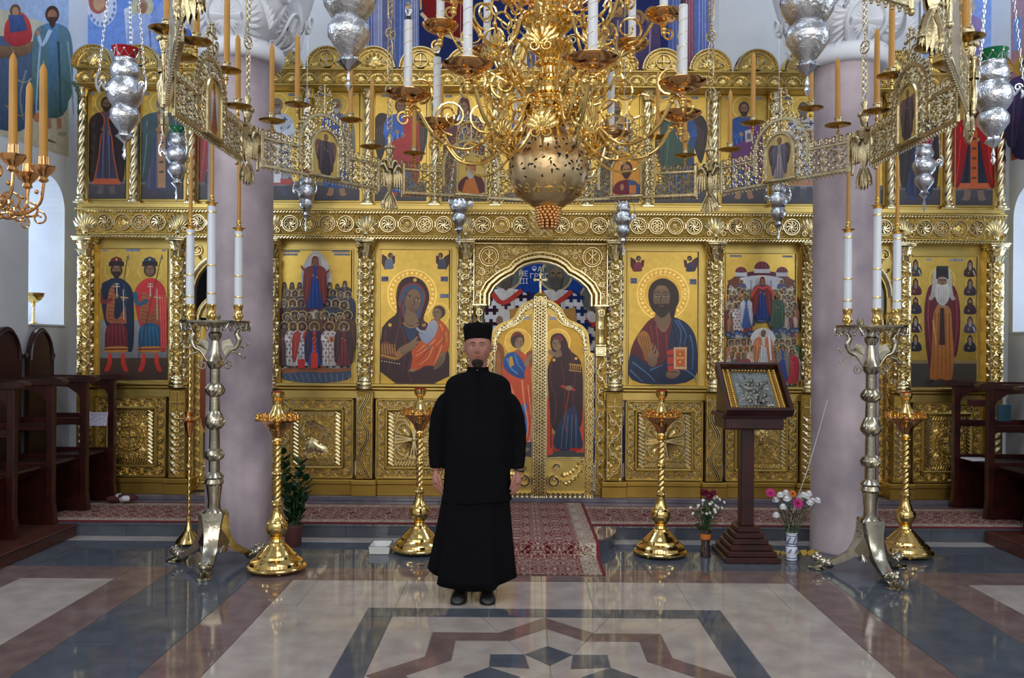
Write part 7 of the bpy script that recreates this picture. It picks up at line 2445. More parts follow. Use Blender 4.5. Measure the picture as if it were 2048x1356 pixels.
# ------------------------------------------------------------------ small gold branch chandelier at the left edge
X_,Z_ = P(12,424,3.5)
bc = thing('branch_chandelier','small gold scroll-armed chandelier with tall amber candles, cut by the left edge','chandelier',(-2.26,3.5,Z_))
bx_,by_ = -2.26,3.5
b = MB()
b.lathe([(.004,Z_ - .06),(.03,Z_),(.05,Z_ + .05),(.03,Z_ + .09),(.025,Z_ + .2),(.04,Z_ + .24),(.02,Z_ + .3),(.015,Z_ + .7),(.03,Z_ + .75),(.01,Z_ + .8),(.008,7.9)],16,(bx_,by_,0)); b.build('stem',ROSEB,bc,40)
for k in range(8):
    a = radians(22.5 + 45*k); ca,sa = cos(a),sin(a)
    f3 = lambda pts: [(bx_ + r*ca,by_ + r*sa,Z_ + z) for r,z in pts]
    b = MB()
    b.tube(f3(catmull([(.03,.16),(.1,.12),(.13,.03),(.2,.0),(.27,.05),(.285,.13),(.285,.15)])),.007,6)
    b.tube(f3(spir(.16,.06,.045,-pi/2,1.3,1)),.005,5); b.tube(f3(spir(.235,.02,.035,pi/2,1.3,-1)),.005,5); b.tube(f3(spir(.1,.18,.04,-pi/2,1.3,1)),.005,5)
    b.tube(f3(spir(.27,-.01,.03,pi/2,1.2,-1)),.004,5)
    for j in range(5): b.ball((bx_ + (.06 + .05*j)*ca,by_ + (.06 + .05*j)*sa,Z_ + (.13,.05,.0,.02,.1)[j]),.010,6,5)
    am = b.build('arm',ROSEB,bc,60)
    b = MB(); b.lathe([(.008,.14),(.02,.15),(.014,.165),(.03,.18),(.045,.205),(.047,.21),(.02,.20),(.018,.25)],14,(bx_ + .285*ca,by_ + .285*sa,Z_),flutes=7,fl=.12)
    b.build('candle_cup',ROSEB,am,40)
    if k in (0,1,7): put_candle(bx_ + .285*ca,by_ + .285*sa,Z_ + .21,k,{0: 'amber wax candle on the right arm',1: 'amber wax candle on the far arm',7: 'amber wax candle on the near arm'}[k] + ' of the small chandelier at the left edge','wax candles on the small chandelier')

# ------------------------------------------------------------------ two tall tripod candelabra
def candelabrum(x,y,label,rot):
    t = thing('candelabrum',label,'candelabrum',(x,y,0),'tall tripod candelabra')
    r = random.Random(1)
    def W(b): return b
    at = lambda b,name,m,sm=40,par=None: b.build(name,m,par or t,sm)
    # profile in photo rows at D=6.0
    z = lambda py: EYE - (py - CY - 4.5)*6.0/F_PX
    u = 6.0/F_PX
    b = MB()
    prof = [(10,1052),(24,1044),(20,1038),(13,1032),(12,1018),(16,985),(20,980),(17,972),(20,968),(15,962),(11,958),(11,935),(16,932),(19,922),(16,914),(11,910),(10,872),(15,868),(19,860),(19,850),
            (14,838),(11,834),(10,805),(14,801),(19,790),(15,780),(10,776),(10,748),(15,742),(17,732),(14,726),(10,716),(8,690),(12,684),(14,676),(9,672),(9,664)]
    b.lathe([(a*u,z(py)) for a,py in prof],24,(x,y,0))
    at(b,'stem',PEWT,30)
    for py,rr,n in ((857,19.5,18),(791,19.5,16),(923,19,16)):
        b = MB()
        for k in range(n):
            a = 2*pi*k/n
            b.tube([(x + rr*u*cos(a + .5*s_)*(1 - .25*abs(s_) ** 2),y + rr*u*sin(a + .5*s_)*(1 - .25*abs(s_) ** 2),z(py) + s_*9*u) for s_ in (-1,-.5,0,.5,1)],.005,4)
        at(b,'fluted_knop',PEWT,60)
    # tray: three scalloped plates on a cross bar
    tr = MB()
    tr.lathe([(.02,z(664)),(.10,z(661)),(.20,z(659)),(.235,z(654)),(.238,z(650)),(.20,z(656)),(.02,z(660))],36,(x,y,0))
    tray = at(tr,'tray',PEWT,40)
    b = MB()
    for k in range(26):
        a = 2*pi*k/26; ca,sa = cos(a),sin(a)
        b.tube([(x + .236*cos(a + d*.11),y + .236*sin(a + d*.11),z(656) - h) for d,h in ((-1,0),(0,.04),(1,0))],.005,4)
        b.ball((x + .236*ca,y + .236*sa,z(656) - .045),.008,5,4)
    at(b,'scalloped_edge',PEWT,60,tray)
    # candles: three tubes in a row (+ small cup at the back)
    zt = z(657)
    for i,(dx,dy,hh) in enumerate(((-.172,-.02,.545),(.0,-.10,.70),(.165,-.02,.535))):
        b = MB()
        cx,cy = x + dx*cos(rot) - dy*sin(rot),y + dx*sin(rot) + dy*cos(rot)
        b.lathe([(.028,0),(.020,.012),(.018,.03),(.032,.045),(.036,.06),(.030,.07),(.026,.10),(.034,.125),(.037,.13),(.03,.14)],18,(cx,cy,zt)); at(b,'candle_holder',BRASS,40)
        b = MB(); b.lathe([(.0285,.13),(.027,.13 + hh)],18,(cx,cy,zt)); tb = at(b,'candle_tube',WHITEC,40)
        for f in (.12,.40,.93):
            b = MB(); b.lathe([(.0305,.13 + hh*f - .005),(.031,.13 + hh*f),(.0305,.13 + hh*f + .005)],18,(cx,cy,zt)); b.build('gilt_band',BRASS,tb,40)
        b = MB(); zz = zt + .13 + hh
        b.lathe([(.028,-.004),(.03,.004),(.024,.008),(.042,.014),(.046,.018),(.03,.024),(.014,.028),(.018,.04),(.012,.05),(.02,.06),(.013,.066),(.013,.08)],18,(cx,cy,zz)); b.build('top_socket',BRASS,tb,40)
        c = bpy.data.objects.new('wax_candle',candle_mesh((.47,.44,.46)[i],.0135)); COL.objects.link(c); c.location = (cx,cy,zz + .07)
        tag(c,('amber wax candle atop the left tube of ','amber wax candle atop the middle tube of ','amber wax candle atop the right tube of ')[i] + ('the left candelabrum' if x < 0 else 'the right candelabrum'),'candle','wax candles on the tripod candelabra')
    b = MB(); b.lathe([(.02,0),(.014,.02),(.024,.04),(.024,.07),(.014,.075)],14,(x - .03,y + .12,zt)); at(b,'small_cup',PEWT,40)
    # winged dragons as brackets
    for sg in (-1,1):
        c,s_ = cos(rot),sin(rot)
        f3 = lambda pts: [(x + r*c,y + r*s_,zz) for r,zz in pts]
        b = MB()
        body = catmull([(sg*.05,z(735)),(sg*.10,z(712)),(sg*.145,z(704)),(sg*.165,z(688)),(sg*.15,z(676)),(sg*.165,z(668)),(sg*.20,z(664)),(sg*.225,z(673))],5)
        n = len(body); b.tube(f3(body),[.006 + .014*sin(pi*min(1,i/n*1.05)) ** 1.2*(1 if i < n*.6 else .75) for i in range(n)],7)
        b.ball(f3([(sg*.205,z(666))])[0],.018,8,6,(1.3,.9,.9))
        b.tube(f3([(sg*.205,z(660)),(sg*.19,z(650))]),[.006,.001],5)
        b.tube(f3(catmull([(sg*.15,z(700)),(sg*.20,z(704)),(sg*.225,z(696)),(sg*.235,z(700))])),.006,5)
        b.tube(f3(catmull([(sg*.11,z(712)),(sg*.17,z(718)),(sg*.20,z(726)),(sg*.215,z(722))])),.006,5)
        b.tube(f3(spir(sg*.085,z(740),.035,pi/2,1.4,-sg,14)),.006,5)
        for k in range(6):
            b.tube(f3([(sg*.125,z(700)),(sg*(.105 - .01*k),z(694 + 3*k)),(sg*(.055 + .004*k),z(690 + 5*k))]),[.007,.006,.002],5)
        wing = [(sg*.13,z(702)),(sg*.105,z(686)),(sg*.045,z(692)),(sg*.05,z(708)),(sg*.07,z(722)),(sg*.1,z(716))]
        b.prism(wing,lambda q,zz,d: (x + q*c - d*s_,y + q*s_ + d*c,zz),-.004,.004)
        at(b,'dragon_bracket',PEWT,60)
    # tripod
    b = MB()
    b.lathe([(.060,z(1058)),(.066,z(1050)),(.05,z(1046)),(.03,z(1043))],6,(x,y,0),a0=pi/6); at(b,'tripod_collar',PEWT,30)
    b = MB(); b.lathe([(.066,z(1052)),(.078,.33),(.095,.26),(.12,.20),(.15,.15),(.14,.15),(.085,.26)],3,(x,y,0),a0=rot - pi/2 + .12,cap=False); at(b,'hood',PEWT,0)
    for k in range(3):
        a = rot - pi/2 + .12 + k*2*pi/3; ca,sa = cos(a),sin(a)
        def p3(r,w,zz): return (x + r*ca - w*sa,y + r*sa + w*ca,zz)
        b = MB()
        path = [(.045,.36,.075,.07),(.055,.28,.06,.066),(.075,.20,.052,.06),(.12,.13,.048,.05),(.19,.085,.044,.042),(.25,.055,.042,.04)]
        rings = []
        for r,zz,hw,th in path:
            hw *= .95
            rings.append([p3(r - th*.4,-hw,zz - th*.2),p3(r + th*.5,-hw,zz + th*.4),p3(r + th*.62,0,zz + th*.5),p3(r + th*.5,hw,zz + th*.4),p3(r - th*.4,hw,zz - th*.2)])
        b.loft(rings)
        leg = at(b,'leg',PEWT,50)
        b = MB()                       # crouching lion foot
        for r,zz,s1 in ((.27,.05,.04),(.31,.055,.036),(.34,.075,.036)): b.ball(p3(r,0,zz),s1,9,7)
        for w in (-.02,.02): b.tube([p3(.30,w,.04),p3(.36,w,.014),p3(.405,w,.011)],[.016,.013,.011],6)
        b.ball(p3(.372,0,.082),.022,8,6)
        for j in range(9): b.ball(p3(.335 + .022*cos(j),.03*sin(j*.7),.085 + .018*sin(j*1.3)),.015,5,4)
        b.box(-1,1,-1,1,-1,1) if False else None
        b.lathe([(.05,0),(.055,.004),(.045,.012)],10,p3(.35,0,0))
        b.build('lion_foot',PEWT,leg,60)
        b = MB()
        a2 = a + pi/3; c2,s2 = cos(a2),sin(a2)
        b.add([(x + c2*.05 + s2*.05,y + s2*.05 - c2*.05,.34),(x + c2*.05 - s2*.05,y + s2*.05 + c2*.05,.34),(x + c2*.09 - s2*.09,y + s2*.09 + c2*.09,.17),(x + c2*.08,y + s2*.08,.13),(x + c2*.09 + s2*.09,y + s2*.09 - c2*.09,.17)],[(0,1,2,3,4)])
        for k2 in range(5): b.tube([(x + c2*.085,y + s2*.085,.15),(x + c2*.09 - s2*.02*(k2 - 2),y + s2*.09 + c2*.02*(k2 - 2),.10 + .006*abs(k2 - 2))],[.009,.004],5)
        b.build('apron_shell',PEWT,leg,40)
    return t
xa,_ = P(429,900,6.12)
candelabrum(xa,6.12,'tall tarnished tripod candelabrum with three white tubes before the left pillar',.05)
xb,_ = P(1741,900,6.02)
candelabrum(xb,6.02,'tall tarnished tripod candelabrum with three white tubes before the right pillar',-.05)

# ------------------------------------------------------------------ gold candle stands with sand trays
def stand_proto(scale=1.0):
    t = thing('candle_stand','','candle stand')
    def at(b,name,m,sm=35,par=None): return b.build(name,m,par or t,sm)
    b = MB()
    b.lathe([(.195,.018),(.205,.022),(.207,.034),(.198,.044),(.185,.05),(.180,.07),(.165,.085),(.14,.10),(.135,.115),(.115,.13),(.10,.15),(.092,.155),(.075,.175),(.062,.185),(.055,.20),(.046,.205),(.04,.225),(.05,.232)],40)
    at(b,'base',BRASS,25)
    for k in range(3):
        b = MB(); a = 2*pi*k/3 - 1.2; b.ball((.17*cos(a),.17*sin(a),.010),.014,8,6,(1.2,1.2,.75)); at(b,'foot',BRASS)
    b = MB()
    b.lathe([(.038,.225),(.045,.235),(.06,.255),(.075,.285),(.078,.31),(.07,.335),(.058,.345),(.05,.36),(.036,.40),(.030,.44),(.034,.452),(.042,.462),(.036,.472),(.036,.482),(.028,.49)],28); at(b,'baluster',BRASS,30)
    def twist(z0,z1):
        n,k = 20,44; vs = []
        for j in range(k + 1):
            z = z0 + (z1 - z0)*j/k
            e = min(1,min(j,k - j)/4)
            for i in range(n):
                a = 2*pi*i/n; r = .0235*(1 + .17*e*cos(3*a - z*150)); vs.append((r*cos(a),r*sin(a),z))
        m = MB(); m.add(vs,[(j*n + i,j*n + (i + 1) % n,(j + 1)*n + (i + 1) % n,(j + 1)*n + i) for j in range(k) for i in range(n)]); return m
    m = twist(.485,.665); m.lathe([(.0235,.66),(.034,.668),(.04,.678),(.034,.688),(.026,.692),(.026,.71),(.0235,.715)],20); at(m,'shaft',BRASS,50)
    m = twist(.71,.875); m.lathe([(.0235,.87),(.034,.876),(.036,.886),(.028,.892),(.038,.905),(.030,.915),(.03,.93)],20); at(m,'shaft',BRASS,50)
    b = MB()
    b.lathe([(.028,.925),(.040,.94),(.05,.97),(.075,1.0),(.11,1.03),(.135,1.045),(.158,1.052),(.160,1.058),(.15,1.062),(.10,1.066),(.06,1.07)],36); at(b,'bowl',ROSEB,30)
    b = MB()
    b.lathe([(.075,1.064),(.07,1.085),(.052,1.105),(.045,1.12),(.036,1.13),(.03,1.15),(.022,1.16),(.022,1.185),(.035,1.195),(.045,1.22),(.047,1.245),(.044,1.245),(.03,1.21),(.003,1.205)],24,flutes=0); at(b,'central_cup',BRASS,35)
    b = MB()
    for rr,n in ((.142,20),(.11,14)):
        for k in range(n):
            a = 2*pi*k/n; cx,cy = rr*cos(a),rr*sin(a)
            b.lathe([(.006,0),(.005,.012),(.011,.02),(.012,.034),(.009,.034)],7,(cx,cy,1.06 + (.004 if rr < .12 else 0)))
    at(b,'taper_socket',BRASS,40)['kind'] = 'stuff'
    b = MB(); b.lathe([(.040,1.238),(.042,1.25),(.036,1.252),(.034,1.24)],18); at(b,'red_glass_rim',REDG,40)
    return t
spots = [(553,1141,6.02,'gold candle stand with twisted shaft, standing nearest, right of the left candelabrum'),(838,1106,6.6,'gold candle stand with twisted shaft, beside the white enamel tray'),
         (1321,1104,6.55,'gold candle stand with twisted shaft, left of the wine-red bouquet'),(1810,1106,6.6,'gold candle stand with twisted shaft, behind the right candelabrum')]
sp = stand_proto()
for i,(px,py,D,lab) in enumerate(spots):
    o = sp if i == 0 else dup(sp)
    X,_ = P(px,py,D);
    o.location = (X,D,0); o.rotation_euler = (0,0,.5*i); o.scale = (1,1,1.0); o['label'] = lab; o['group'] = 'gold candle stands on the floor'
# slender lectern-like stand at the left
X,_ = P(377,1090,6.78)
t = thing('candle_stand','slender gold single-candle stand with rope-twist pole behind the left candelabrum','candle stand',(X,6.78,0))
b = MB(); b.lathe([(.098,.012),(.102,.02),(.095,.03),(.085,.045),(.06,.07),(.045,.09),(.032,.105),(.028,.13),(.018,.15),(.016,.20),(.022,.205),(.014,.215)],28,(X,6.78,0),flutes=0)
b.build('base',BRASS,t,30)
for k in range(3):
    b = MB(); a = k*2.09 + .3; b.ball((X + .085*cos(a),6.78 + .085*sin(a),.01),.012,7,5); b.build('foot',BRASS,t,40)
def twistpole(z0,z1,r,f):
    n,k = 12,int((z1 - z0)*110); vs = []
    for j in range(k + 1):
        z = z0 + (z1 - z0)*j/k
        for i in range(n):
            a = 2*pi*i/n; q = r*(1 + .2*cos(2*a - z*f)); vs.append((X + q*cos(a),6.78 + q*sin(a),z))
    m = MB(); m.add(vs,[(j*n + i,j*n + (i + 1) % n,(j + 1)*n + (i + 1) % n,(j + 1)*n + i) for j in range(k) for i in range(n)]); return m
m = twistpole(.21,.60,.013,120); m.ball((X,6.78,.61),.024,10,8); m.build('pole',BRASS,t,60)
m = twistpole(.63,.86,.012,120); m.build('pole',BRASS,t,60)
b = MB(); b.lathe([(.012,.84),(.03,.90),(.042,.96),(.03,.965),(.045,.975),(.09,.98),(.092,.99),(.03,.995),(.022,1.01),(.035,1.03),(.036,1.05),(.03,1.05),(.012,1.02)],24,(X,6.78,0)); b.build('cup',ROSEB,t,35)
m = twistpole(1.02,1.60,.011,120); m.build('twisted_taper',BRASS,t,60)

# ------------------------------------------------------------------ rugs
def rugmat(name,c1,c2,c3,sc,thr):
    m = bpy.data.materials.new(name); m.use_nodes = True
    nt = m.node_tree; b = nt.nodes['Principled BSDF']; b.inputs['Roughness'].default_value = .95; b.inputs['Specular IOR Level'].default_value = .1
    tc = nt.nodes.new('ShaderNodeTexCoord'); mp = nt.nodes.new('ShaderNodeVectorMath'); mp.operation = 'PINGPONG' if False else 'ABSOLUTE'
    w = nt.nodes.new('ShaderNodeVectorMath'); w.operation = 'WRAP'; w.inputs[1].default_value = (.16,.16,9); w.inputs[2].default_value = (-.16,-.16,-9)
    nt.links.new(tc.outputs['Object'],w.inputs[0]); nt.links.new(w.outputs[0],mp.inputs[0])
    v = nt.nodes.new('ShaderNodeTexNoise'); v.inputs['Scale'].default_value = sc; v.inputs['Detail'].default_value = 2.5; v.inputs['Distortion'].default_value = 2.2
    nt.links.new(mp.outputs[0],v.inputs['Vector'])
    r = nt.nodes.new('ShaderNodeValToRGB'); r.color_ramp.interpolation = 'CONSTANT'; e = r.color_ramp.elements
    e[0].color = (*lin(c1),1); e[1].position = thr; e[1].color = (*lin(c2),1)
    for p_,c in ((thr + .045,c3),(thr + .065,c1),(thr + .12,c2),(thr + .15,c1),(thr + .20,c3),(thr + .23,c2)):
        q = e.new(p_); q.color = (*lin(c),1)
    nt.links.new(v.outputs['Fac'],r.inputs['Fac']); nt.links.new(r.outputs['Color'],b.inputs['Base Color'])
    return m
RUGR = rugmat('red_patterned_pile',(104,32,40),(188,166,150),(48,24,24),13,.38)
RUGC = rugmat('cream_border_pile',(196,182,164),(96,84,66),(130,50,50),18,.40)
RUGE = mat('dark_red_binding',(112,22,32),0,.9)
def rug(name,label,prof,bands,along_x=False):
    """prof: path points; bands: [(from, to, material index)] across"""
    me_b = MB()
    for (a,c,m) in bands:
        n = len(prof)
        for (p0,p1) in zip(prof[:-1],prof[1:]):
            k = max(1,int(hypot(p1[0] - p0[0],p1[1] - p0[1])/.25))
            for i in range(k):
                q0 = [p0[j] + (p1[j] - p0[j])*i/k for j in (0,1)]; q1 = [p0[j] + (p1[j] - p0[j])*(i + 1)/k for j in (0,1)]
                me_b.quad((a,q0[0],q0[1]),(c,q0[0],q0[1]),(c,q1[0],q1[1]),(a,q1[0],q1[1]),m)
    o = me_b.build(name,[RUGR,RUGC,RUGE],None,0)
    md = o.modifiers.new('thickness','SOLIDIFY'); md.thickness = .007; md.offset = 0
    return o
x0,x1 = P(112,1030,7.4)[0],P(2034,1030,7.4)[0]
b = MB()
ya,yb = 7.11,7.93
for (xa,xb,yc,yd,m) in ((x0,x1,ya,ya + .03,2),(x0,x1,yb - .03,yb,2),(x0,x1,ya + .03,ya + .13,1),(x0,x1,yb - .13,yb - .03,1),(x0,x1,ya + .13,yb - .13,0)):
    b.box(xa,xb,yc,yd,ZS + .0005,ZS + .008,0,m)
o = b.build('carpet_runner',[RUGR,RUGC,RUGE],None,0); tag(o,'long red and cream patterned carpet runner along the raised step','carpet')
RX = FX0 + .02
prof = [(8.02,ZS + .013),(6.50,ZS + .013),(6.435,ZS + .010),(6.415,ZS - .01),(6.405,.05),(6.385,.018),(6.33,.006),(5.945,.0055)]
rug_o = rug('carpet','x',prof,[(RX - .43,RX - .405,2),(RX - .405,RX - .28,1),(RX - .28,RX + .28,0),(RX + .28,RX + .405,1),(RX + .405,RX + .43,2)])
tag(rug_o,'red patterned carpet with cream border draped down the step before the royal doors','carpet')

# ------------------------------------------------------------------ lectern with a framed icon
LX,LY = 1.735,6.52
t = thing('lectern','dark red wooden lectern with stepped square foot, sloping desk and one post','lectern',(LX,LY,0))
b = MB()
for k in range(6):
    w = .205 - .024*k; b.box(LX - w,LX + w,LY - w*1.12,LY + w*1.12,.04*k + (.0 if k == 0 else .0),.04*k + .041,.006)
b.build('stepped_foot',WOODM,t,0)
b = MB(); b.box(LX - .05,LX + .05,LY - .05,LY + .05,.24,1.03,.006); b.build('post',WOODM,t,0)
b = MB(); b.box(LX - .205,LX + .235,LY - .17,LY + .17,.975,1.07,.01); b.box(LX - .23,LX + .25,LY - .20,LY + .18,1.06,1.095,.008); b.build('desk_base',WOODM,t,0)
DX = LX + .025
C0 = Vector((DX,6.27,1.08)); up = Vector((0,.36,.335)); Ld = up.length; up.normalize(); nrm = Vector((0,-up.z,up.y))
def dk3(a,s_,h): return tuple(C0 + Vector((a,0,0)) + up*s_ + nrm*h)
def dbox(b,a0,a1,s0,s1,h0,h1):
    vs = [dk3(a,s_,h) for a in (a0,a1) for s_ in (s0,s1) for h in (h0,h1)]
    b.add(vs,[(0,1,3,2),(4,6,7,5),(0,4,5,1),(2,3,7,6),(0,2,6,4),(1,5,7,3)])
HWd = .243
b = MB()
b.add([(DX - HWd + .02,6.32,1.085),(DX + HWd - .02,6.32,1.085),(DX + HWd - .02,6.66,1.085),(DX - HWd + .02,6.66,1.085)] + [dk3(-HWd + .02,.03,0),dk3(HWd - .02,.03,0),dk3(HWd - .02,Ld - .02,0),dk3(-HWd + .02,Ld - .02,0)],
      [(0,1,2,3),(4,5,6,7),(0,1,5,4),(1,2,6,5),(2,3,7,6),(3,0,4,7)])
b.build('desk_body',WOODM,t,0)
b = MB(); dbox(b,-HWd,HWd,0,Ld,0,.02); b.build('desk_board',WOODM,t,0)
b = MB()
for (a0,a1,s0,s1) in ((-HWd,HWd,-.005,.022),(-HWd,HWd,Ld - .022,Ld),(-HWd,-HWd + .024,.02,Ld - .02),(HWd - .024,HWd,.02,Ld - .02)): dbox(b,a0,a1,s0,s1,.018,.075)
b.build('raised_rim',WOODM,t,0)
t = thing('covered_icon','silver-covered icon in a frame of gilt beads lying on the sloping lectern','icon',dk3(0,.03,.02))
b = MB(); dbox(b,-.212,.212,.025,Ld - .026,.0205,.034); b.build('backing',SILVERICON,t,0)
for a in (-.195,-.158,.158,.195):
    for k in range(22):
        pass
    b = MB()
    for k in range(20): b.ball(dk3(a,.04 + (Ld - .08)*(k + .5)/20,.034),.0165,7,4,(1,.8,.8))
    dbox(b,a - .018,a + .018,.03,Ld - .03,.033,.036); b.build('beaded_strip',CHROSD,t,60)
for s_ in (.05,Ld - .055):
    b = MB()
    for k in range(11): b.ball(dk3(-.12 + .24*k/10,s_,.036),.0145,7,4,(.8,.9,.9))
    b.build('beaded_strip',CHROSD,t,60)
b = MB(); dbox(b,-.132,.132,.075,Ld - .085,.033,.038); o = b.build('embossed_cover',SILVERICON,t,0)
r = Relief(); rnd = random.Random(8)
for k in range(60):
    r.leaf(rnd.uniform(-.11,.11),rnd.uniform(.08,.34),rnd.uniform(0,6.3),rnd.uniform(.03,.06),rnd.uniform(.014,.024),.012)
for x,z in ((0,.33),(-.03,.29),(.04,.29),(.0,.22),(-.06,.2),(.07,.18),(-.05,.12),(.05,.12),(0,.15)): r.boss(x,z,.022,.02,9)
r.ridge([(-.09,.30),(-.04,.25),(.04,.25),(.1,.31)],.02,.014); r.ridge([(-.05,.20),(-.02,.12),(.0,.1)],.025,.014); r.ridge([(.06,.2),(.03,.13),(.02,.1)],.025,.014)
m = MB(); m.add([dk3(a,z,.038 + h) for a,z,h in r.v],r.f); m.build('embossing',SILVERICON,o,60)

# ------------------------------------------------------------------ vases with cut flowers, potted plant, tray
def daisy(b,c,n,r,nrm_,mi_p,mi_c,cup=.25):
    n_ = Vector(nrm_).normalized(); u = n_.orthogonal().normalized(); v = n_.cross(u)
    for k in range(n):
        a = 2*pi*k/n; d = u*cos(a) + v*sin(a); s_ = n_.cross(d)
        p0 = Vector(c); p1 = p0 + d*r*.55 + n_*r*cup*.6; p2 = p0 + d*r + n_*r*cup
        w = r*2.2/n
        b.add([tuple(p0),tuple(p1 + s_*w),tuple(p2),tuple(p1 - s_*w)],[(0,1,2,3)],mi_p)
    if mi_c is not None: b.ball(tuple(Vector(c) + n_*r*.12),r*.3,6,4,m=mi_c)
def leafblade(b,p,d,L,W,droop,m):
    d = Vector(d).normalized(); s_ = d.cross(Vector((0,0,1)))
    if s_.length < 1e-3: s_ = Vector((1,0,0))
    s_.normalize(); pts = []
    for i in range(5):
        t_ = i/4; w = W*sin(pi*min(.97,.12 + .85*t_))*(1 if i < 4 else 0)
        c = Vector(p) + d*L*t_ + Vector((0,0,-droop*t_*t_*L)); pts += [tuple(c + s_*w),tuple(c - s_*w + Vector((0,0,0)))]
    b.add(pts,[(2*i,2*i + 1,2*i + 3,2*i + 2) for i in range(4)],m)
vx,_ = P(1411,1090,6.5); vy = 6.5
t = thing('vase','smoky brown glass vase with amber band holding wine-red and white flowers','vase',(vx,vy,0))
b = MB(); b.lathe([(.036,0),(.040,.006),(.034,.05),(.032,.10),(.036,.15),(.044,.205),(.040,.205),(.03,.14),(.027,.02)],20,(vx,vy,0)); b.build('body',VASEB,t,40)
b = MB(); b.lathe([(.0365,.135),(.039,.15),(.0405,.175),(.0385,.176)],20,(vx,vy,0)); b.build('amber_band',PETO,t,40)
bq = thing('bouquet','bouquet of wine-red roses and small white daisies with dark leaves','bouquet',(vx,vy,.205))
rnd = random.Random(21)
sm = MB(); lm = MB()
def stem_to(b,base,tip):
    mid = (Vector(base) + Vector(tip))/2 + Vector((0,0,.03)); b.tube([base,tuple(mid),tip],.0025,4)
for k in range(7):
    a = rnd.uniform(0,6.28); r_ = rnd.uniform(.01,.075); tip = (vx - .0 + r_*cos(a),vy + r_*sin(a),.43 + rnd.uniform(-.03,.05))
    stem_to(sm,(vx,vy,.12),tip); b = MB()
    for q in range(3): daisy(b,(tip[0],tip[1],tip[2] + .006*q),7 - q,.030 - .006*q,(rnd.uniform(-.3,.3),-.5,1),0,None,.5 + .5*q)
    b.ball((tip[0],tip[1],tip[2] + .006),.014,6,5,m=0); b.build('rose',PETR,bq,60)
for k in range(26):
    a = rnd.uniform(0,6.28); r_ = rnd.uniform(.03,.14); tip = (vx + r_*cos(a),vy + r_*sin(a)*.8 - .03,.30 + rnd.uniform(0,.16))
    stem_to(sm,(vx,vy,.15),tip); b = MB(); daisy(b,tip,9,.014,(cos(a)*.6,-.8,.6),0,1); b.build('daisy',[PETW,PETY],bq,0)
for k in range(34):
    a = rnd.uniform(0,6.28); L = rnd.uniform(.06,.12); z_ = rnd.uniform(.20,.38); r_ = rnd.uniform(.0,.06)
    leafblade(lm,(vx + r_*cos(a),vy + r_*sin(a),z_),(cos(a),sin(a),rnd.uniform(-.1,.9)),L,.018,.4,0)
sm.build('stems',STEMG,bq,60); lm.build('leaves',LEAFG,bq,0)['kind'] = 'stuff'
vx,_ = P(1583,1090,6.42); vy = 6.42
t = thing('vase','white ceramic vase with blue painting holding pale and magenta flowers','vase',(vx,vy,0))
b = MB(); b.lathe([(.036,0),(.042,.006),(.042,.02),(.038,.03),(.044,.05),(.047,.075),(.042,.095),(.034,.105),(.032,.115),(.040,.125),(.041,.185),(.036,.19),(.042,.20),(.043,.207),(.036,.207),(.03,.12)],22,(vx,vy,0)); o = b.build('body',CERAM,t,40)
b = MB()
for z_,r_ in ((.021,.0425),(.107,.0348),(.127,.0405),(.184,.0412)): b.lathe([(r_,z_ - .003),(r_ + .001,z_),(r_,z_ + .003)],22,(vx,vy,0),cap=False)
for k in range(6):
    a = k*pi/3 - pi/2; a2 = a + .35
    b.tube([(vx + .0415*cos(a + q*.1),vy + .0415*sin(a + q*.1),.135 + .007*q) for q in (0,1.5,3,2,4.5,6)],.004,4)
    for q in range(4): b.ball((vx + .0465*cos(a2 + q*.12),vy + .0465*sin(a2 + q*.12),.062 + .01*(q % 2) + .004*q),.006,5,4)
b.build('cobalt_painting',COBALT,o,60)
bq = thing('bouquet','bouquet of white chrysanthemums with two magenta gerberas and one orange bloom','bouquet',(vx,vy,.2))
sm = MB(); lm = MB()
for dx,dz,r_,m in ((-.165,.50,.042,PETM),(.03,.43,.048,PETM),(-.01,.50,.034,PETO)):
    tip = (vx + dx,vy - .05 + abs(dx)*.2,dz); stem_to(sm,(vx,vy,.12),tip); b = MB(); daisy(b,tip,18,r_,(dx,-1,.6),0,1,.2); daisy(b,(tip[0],tip[1] - .004,tip[2] + .003),12,r_*.6,(dx,-1,.6),0,None,.3); b.build('gerbera',[m,PETR],bq,0)
for dx,dz in ((-.12,.44),(-.10,.485),(-.06,.46),(-.05,.495),(-.085,.40),(.07,.485),(.10,.47),(.13,.485),(.14,.44),(.11,.43),(-.02,.46),(.06,.45),(-.12,.33),(.165,.45)):
    tip = (vx + dx,vy - .02 + rnd.uniform(-.05,.05),dz); stem_to(sm,(vx,vy,.12),tip); b = MB()
    for q in range(3): daisy(b,(tip[0],tip[1],tip[2] + .004*q),13 - 2*q,.031 - .007*q,(dx*2,-.6,1),0,None,.25 + .5*q)
    b.ball(tip,.012,6,5,m=0); b.build('chrysanthemum',PETW,bq,0)
for k in range(60):
    a = rnd.uniform(0,6.28); tz = rnd.uniform(.22,.40); rr = (tz - .18)*.5
    leafblade(lm,(vx + rr*cos(a),vy + rr*sin(a),tz),(cos(a),sin(a),.8),rnd.uniform(.03,.06),.008,.3,0)
sm.build('stems',STEMG,bq,60); lm.build('leaves',LEAFG,bq,0)['kind'] = 'stuff'
b = MB(); wx,_ = P(1600,1100,6.56)
for k in range(7): b.quad((wx - .19 + .05*k,6.52 + .02*(k % 2),.004),(wx - .15 + .05*k,6.58 - .02*(k % 3),.004 + .008*(k % 2)),(wx - .13 + .05*k,6.62,.02 + .01*(k % 3)),(wx - .19 + .05*k,6.60,.015 + .015*((k + 1) % 2)))
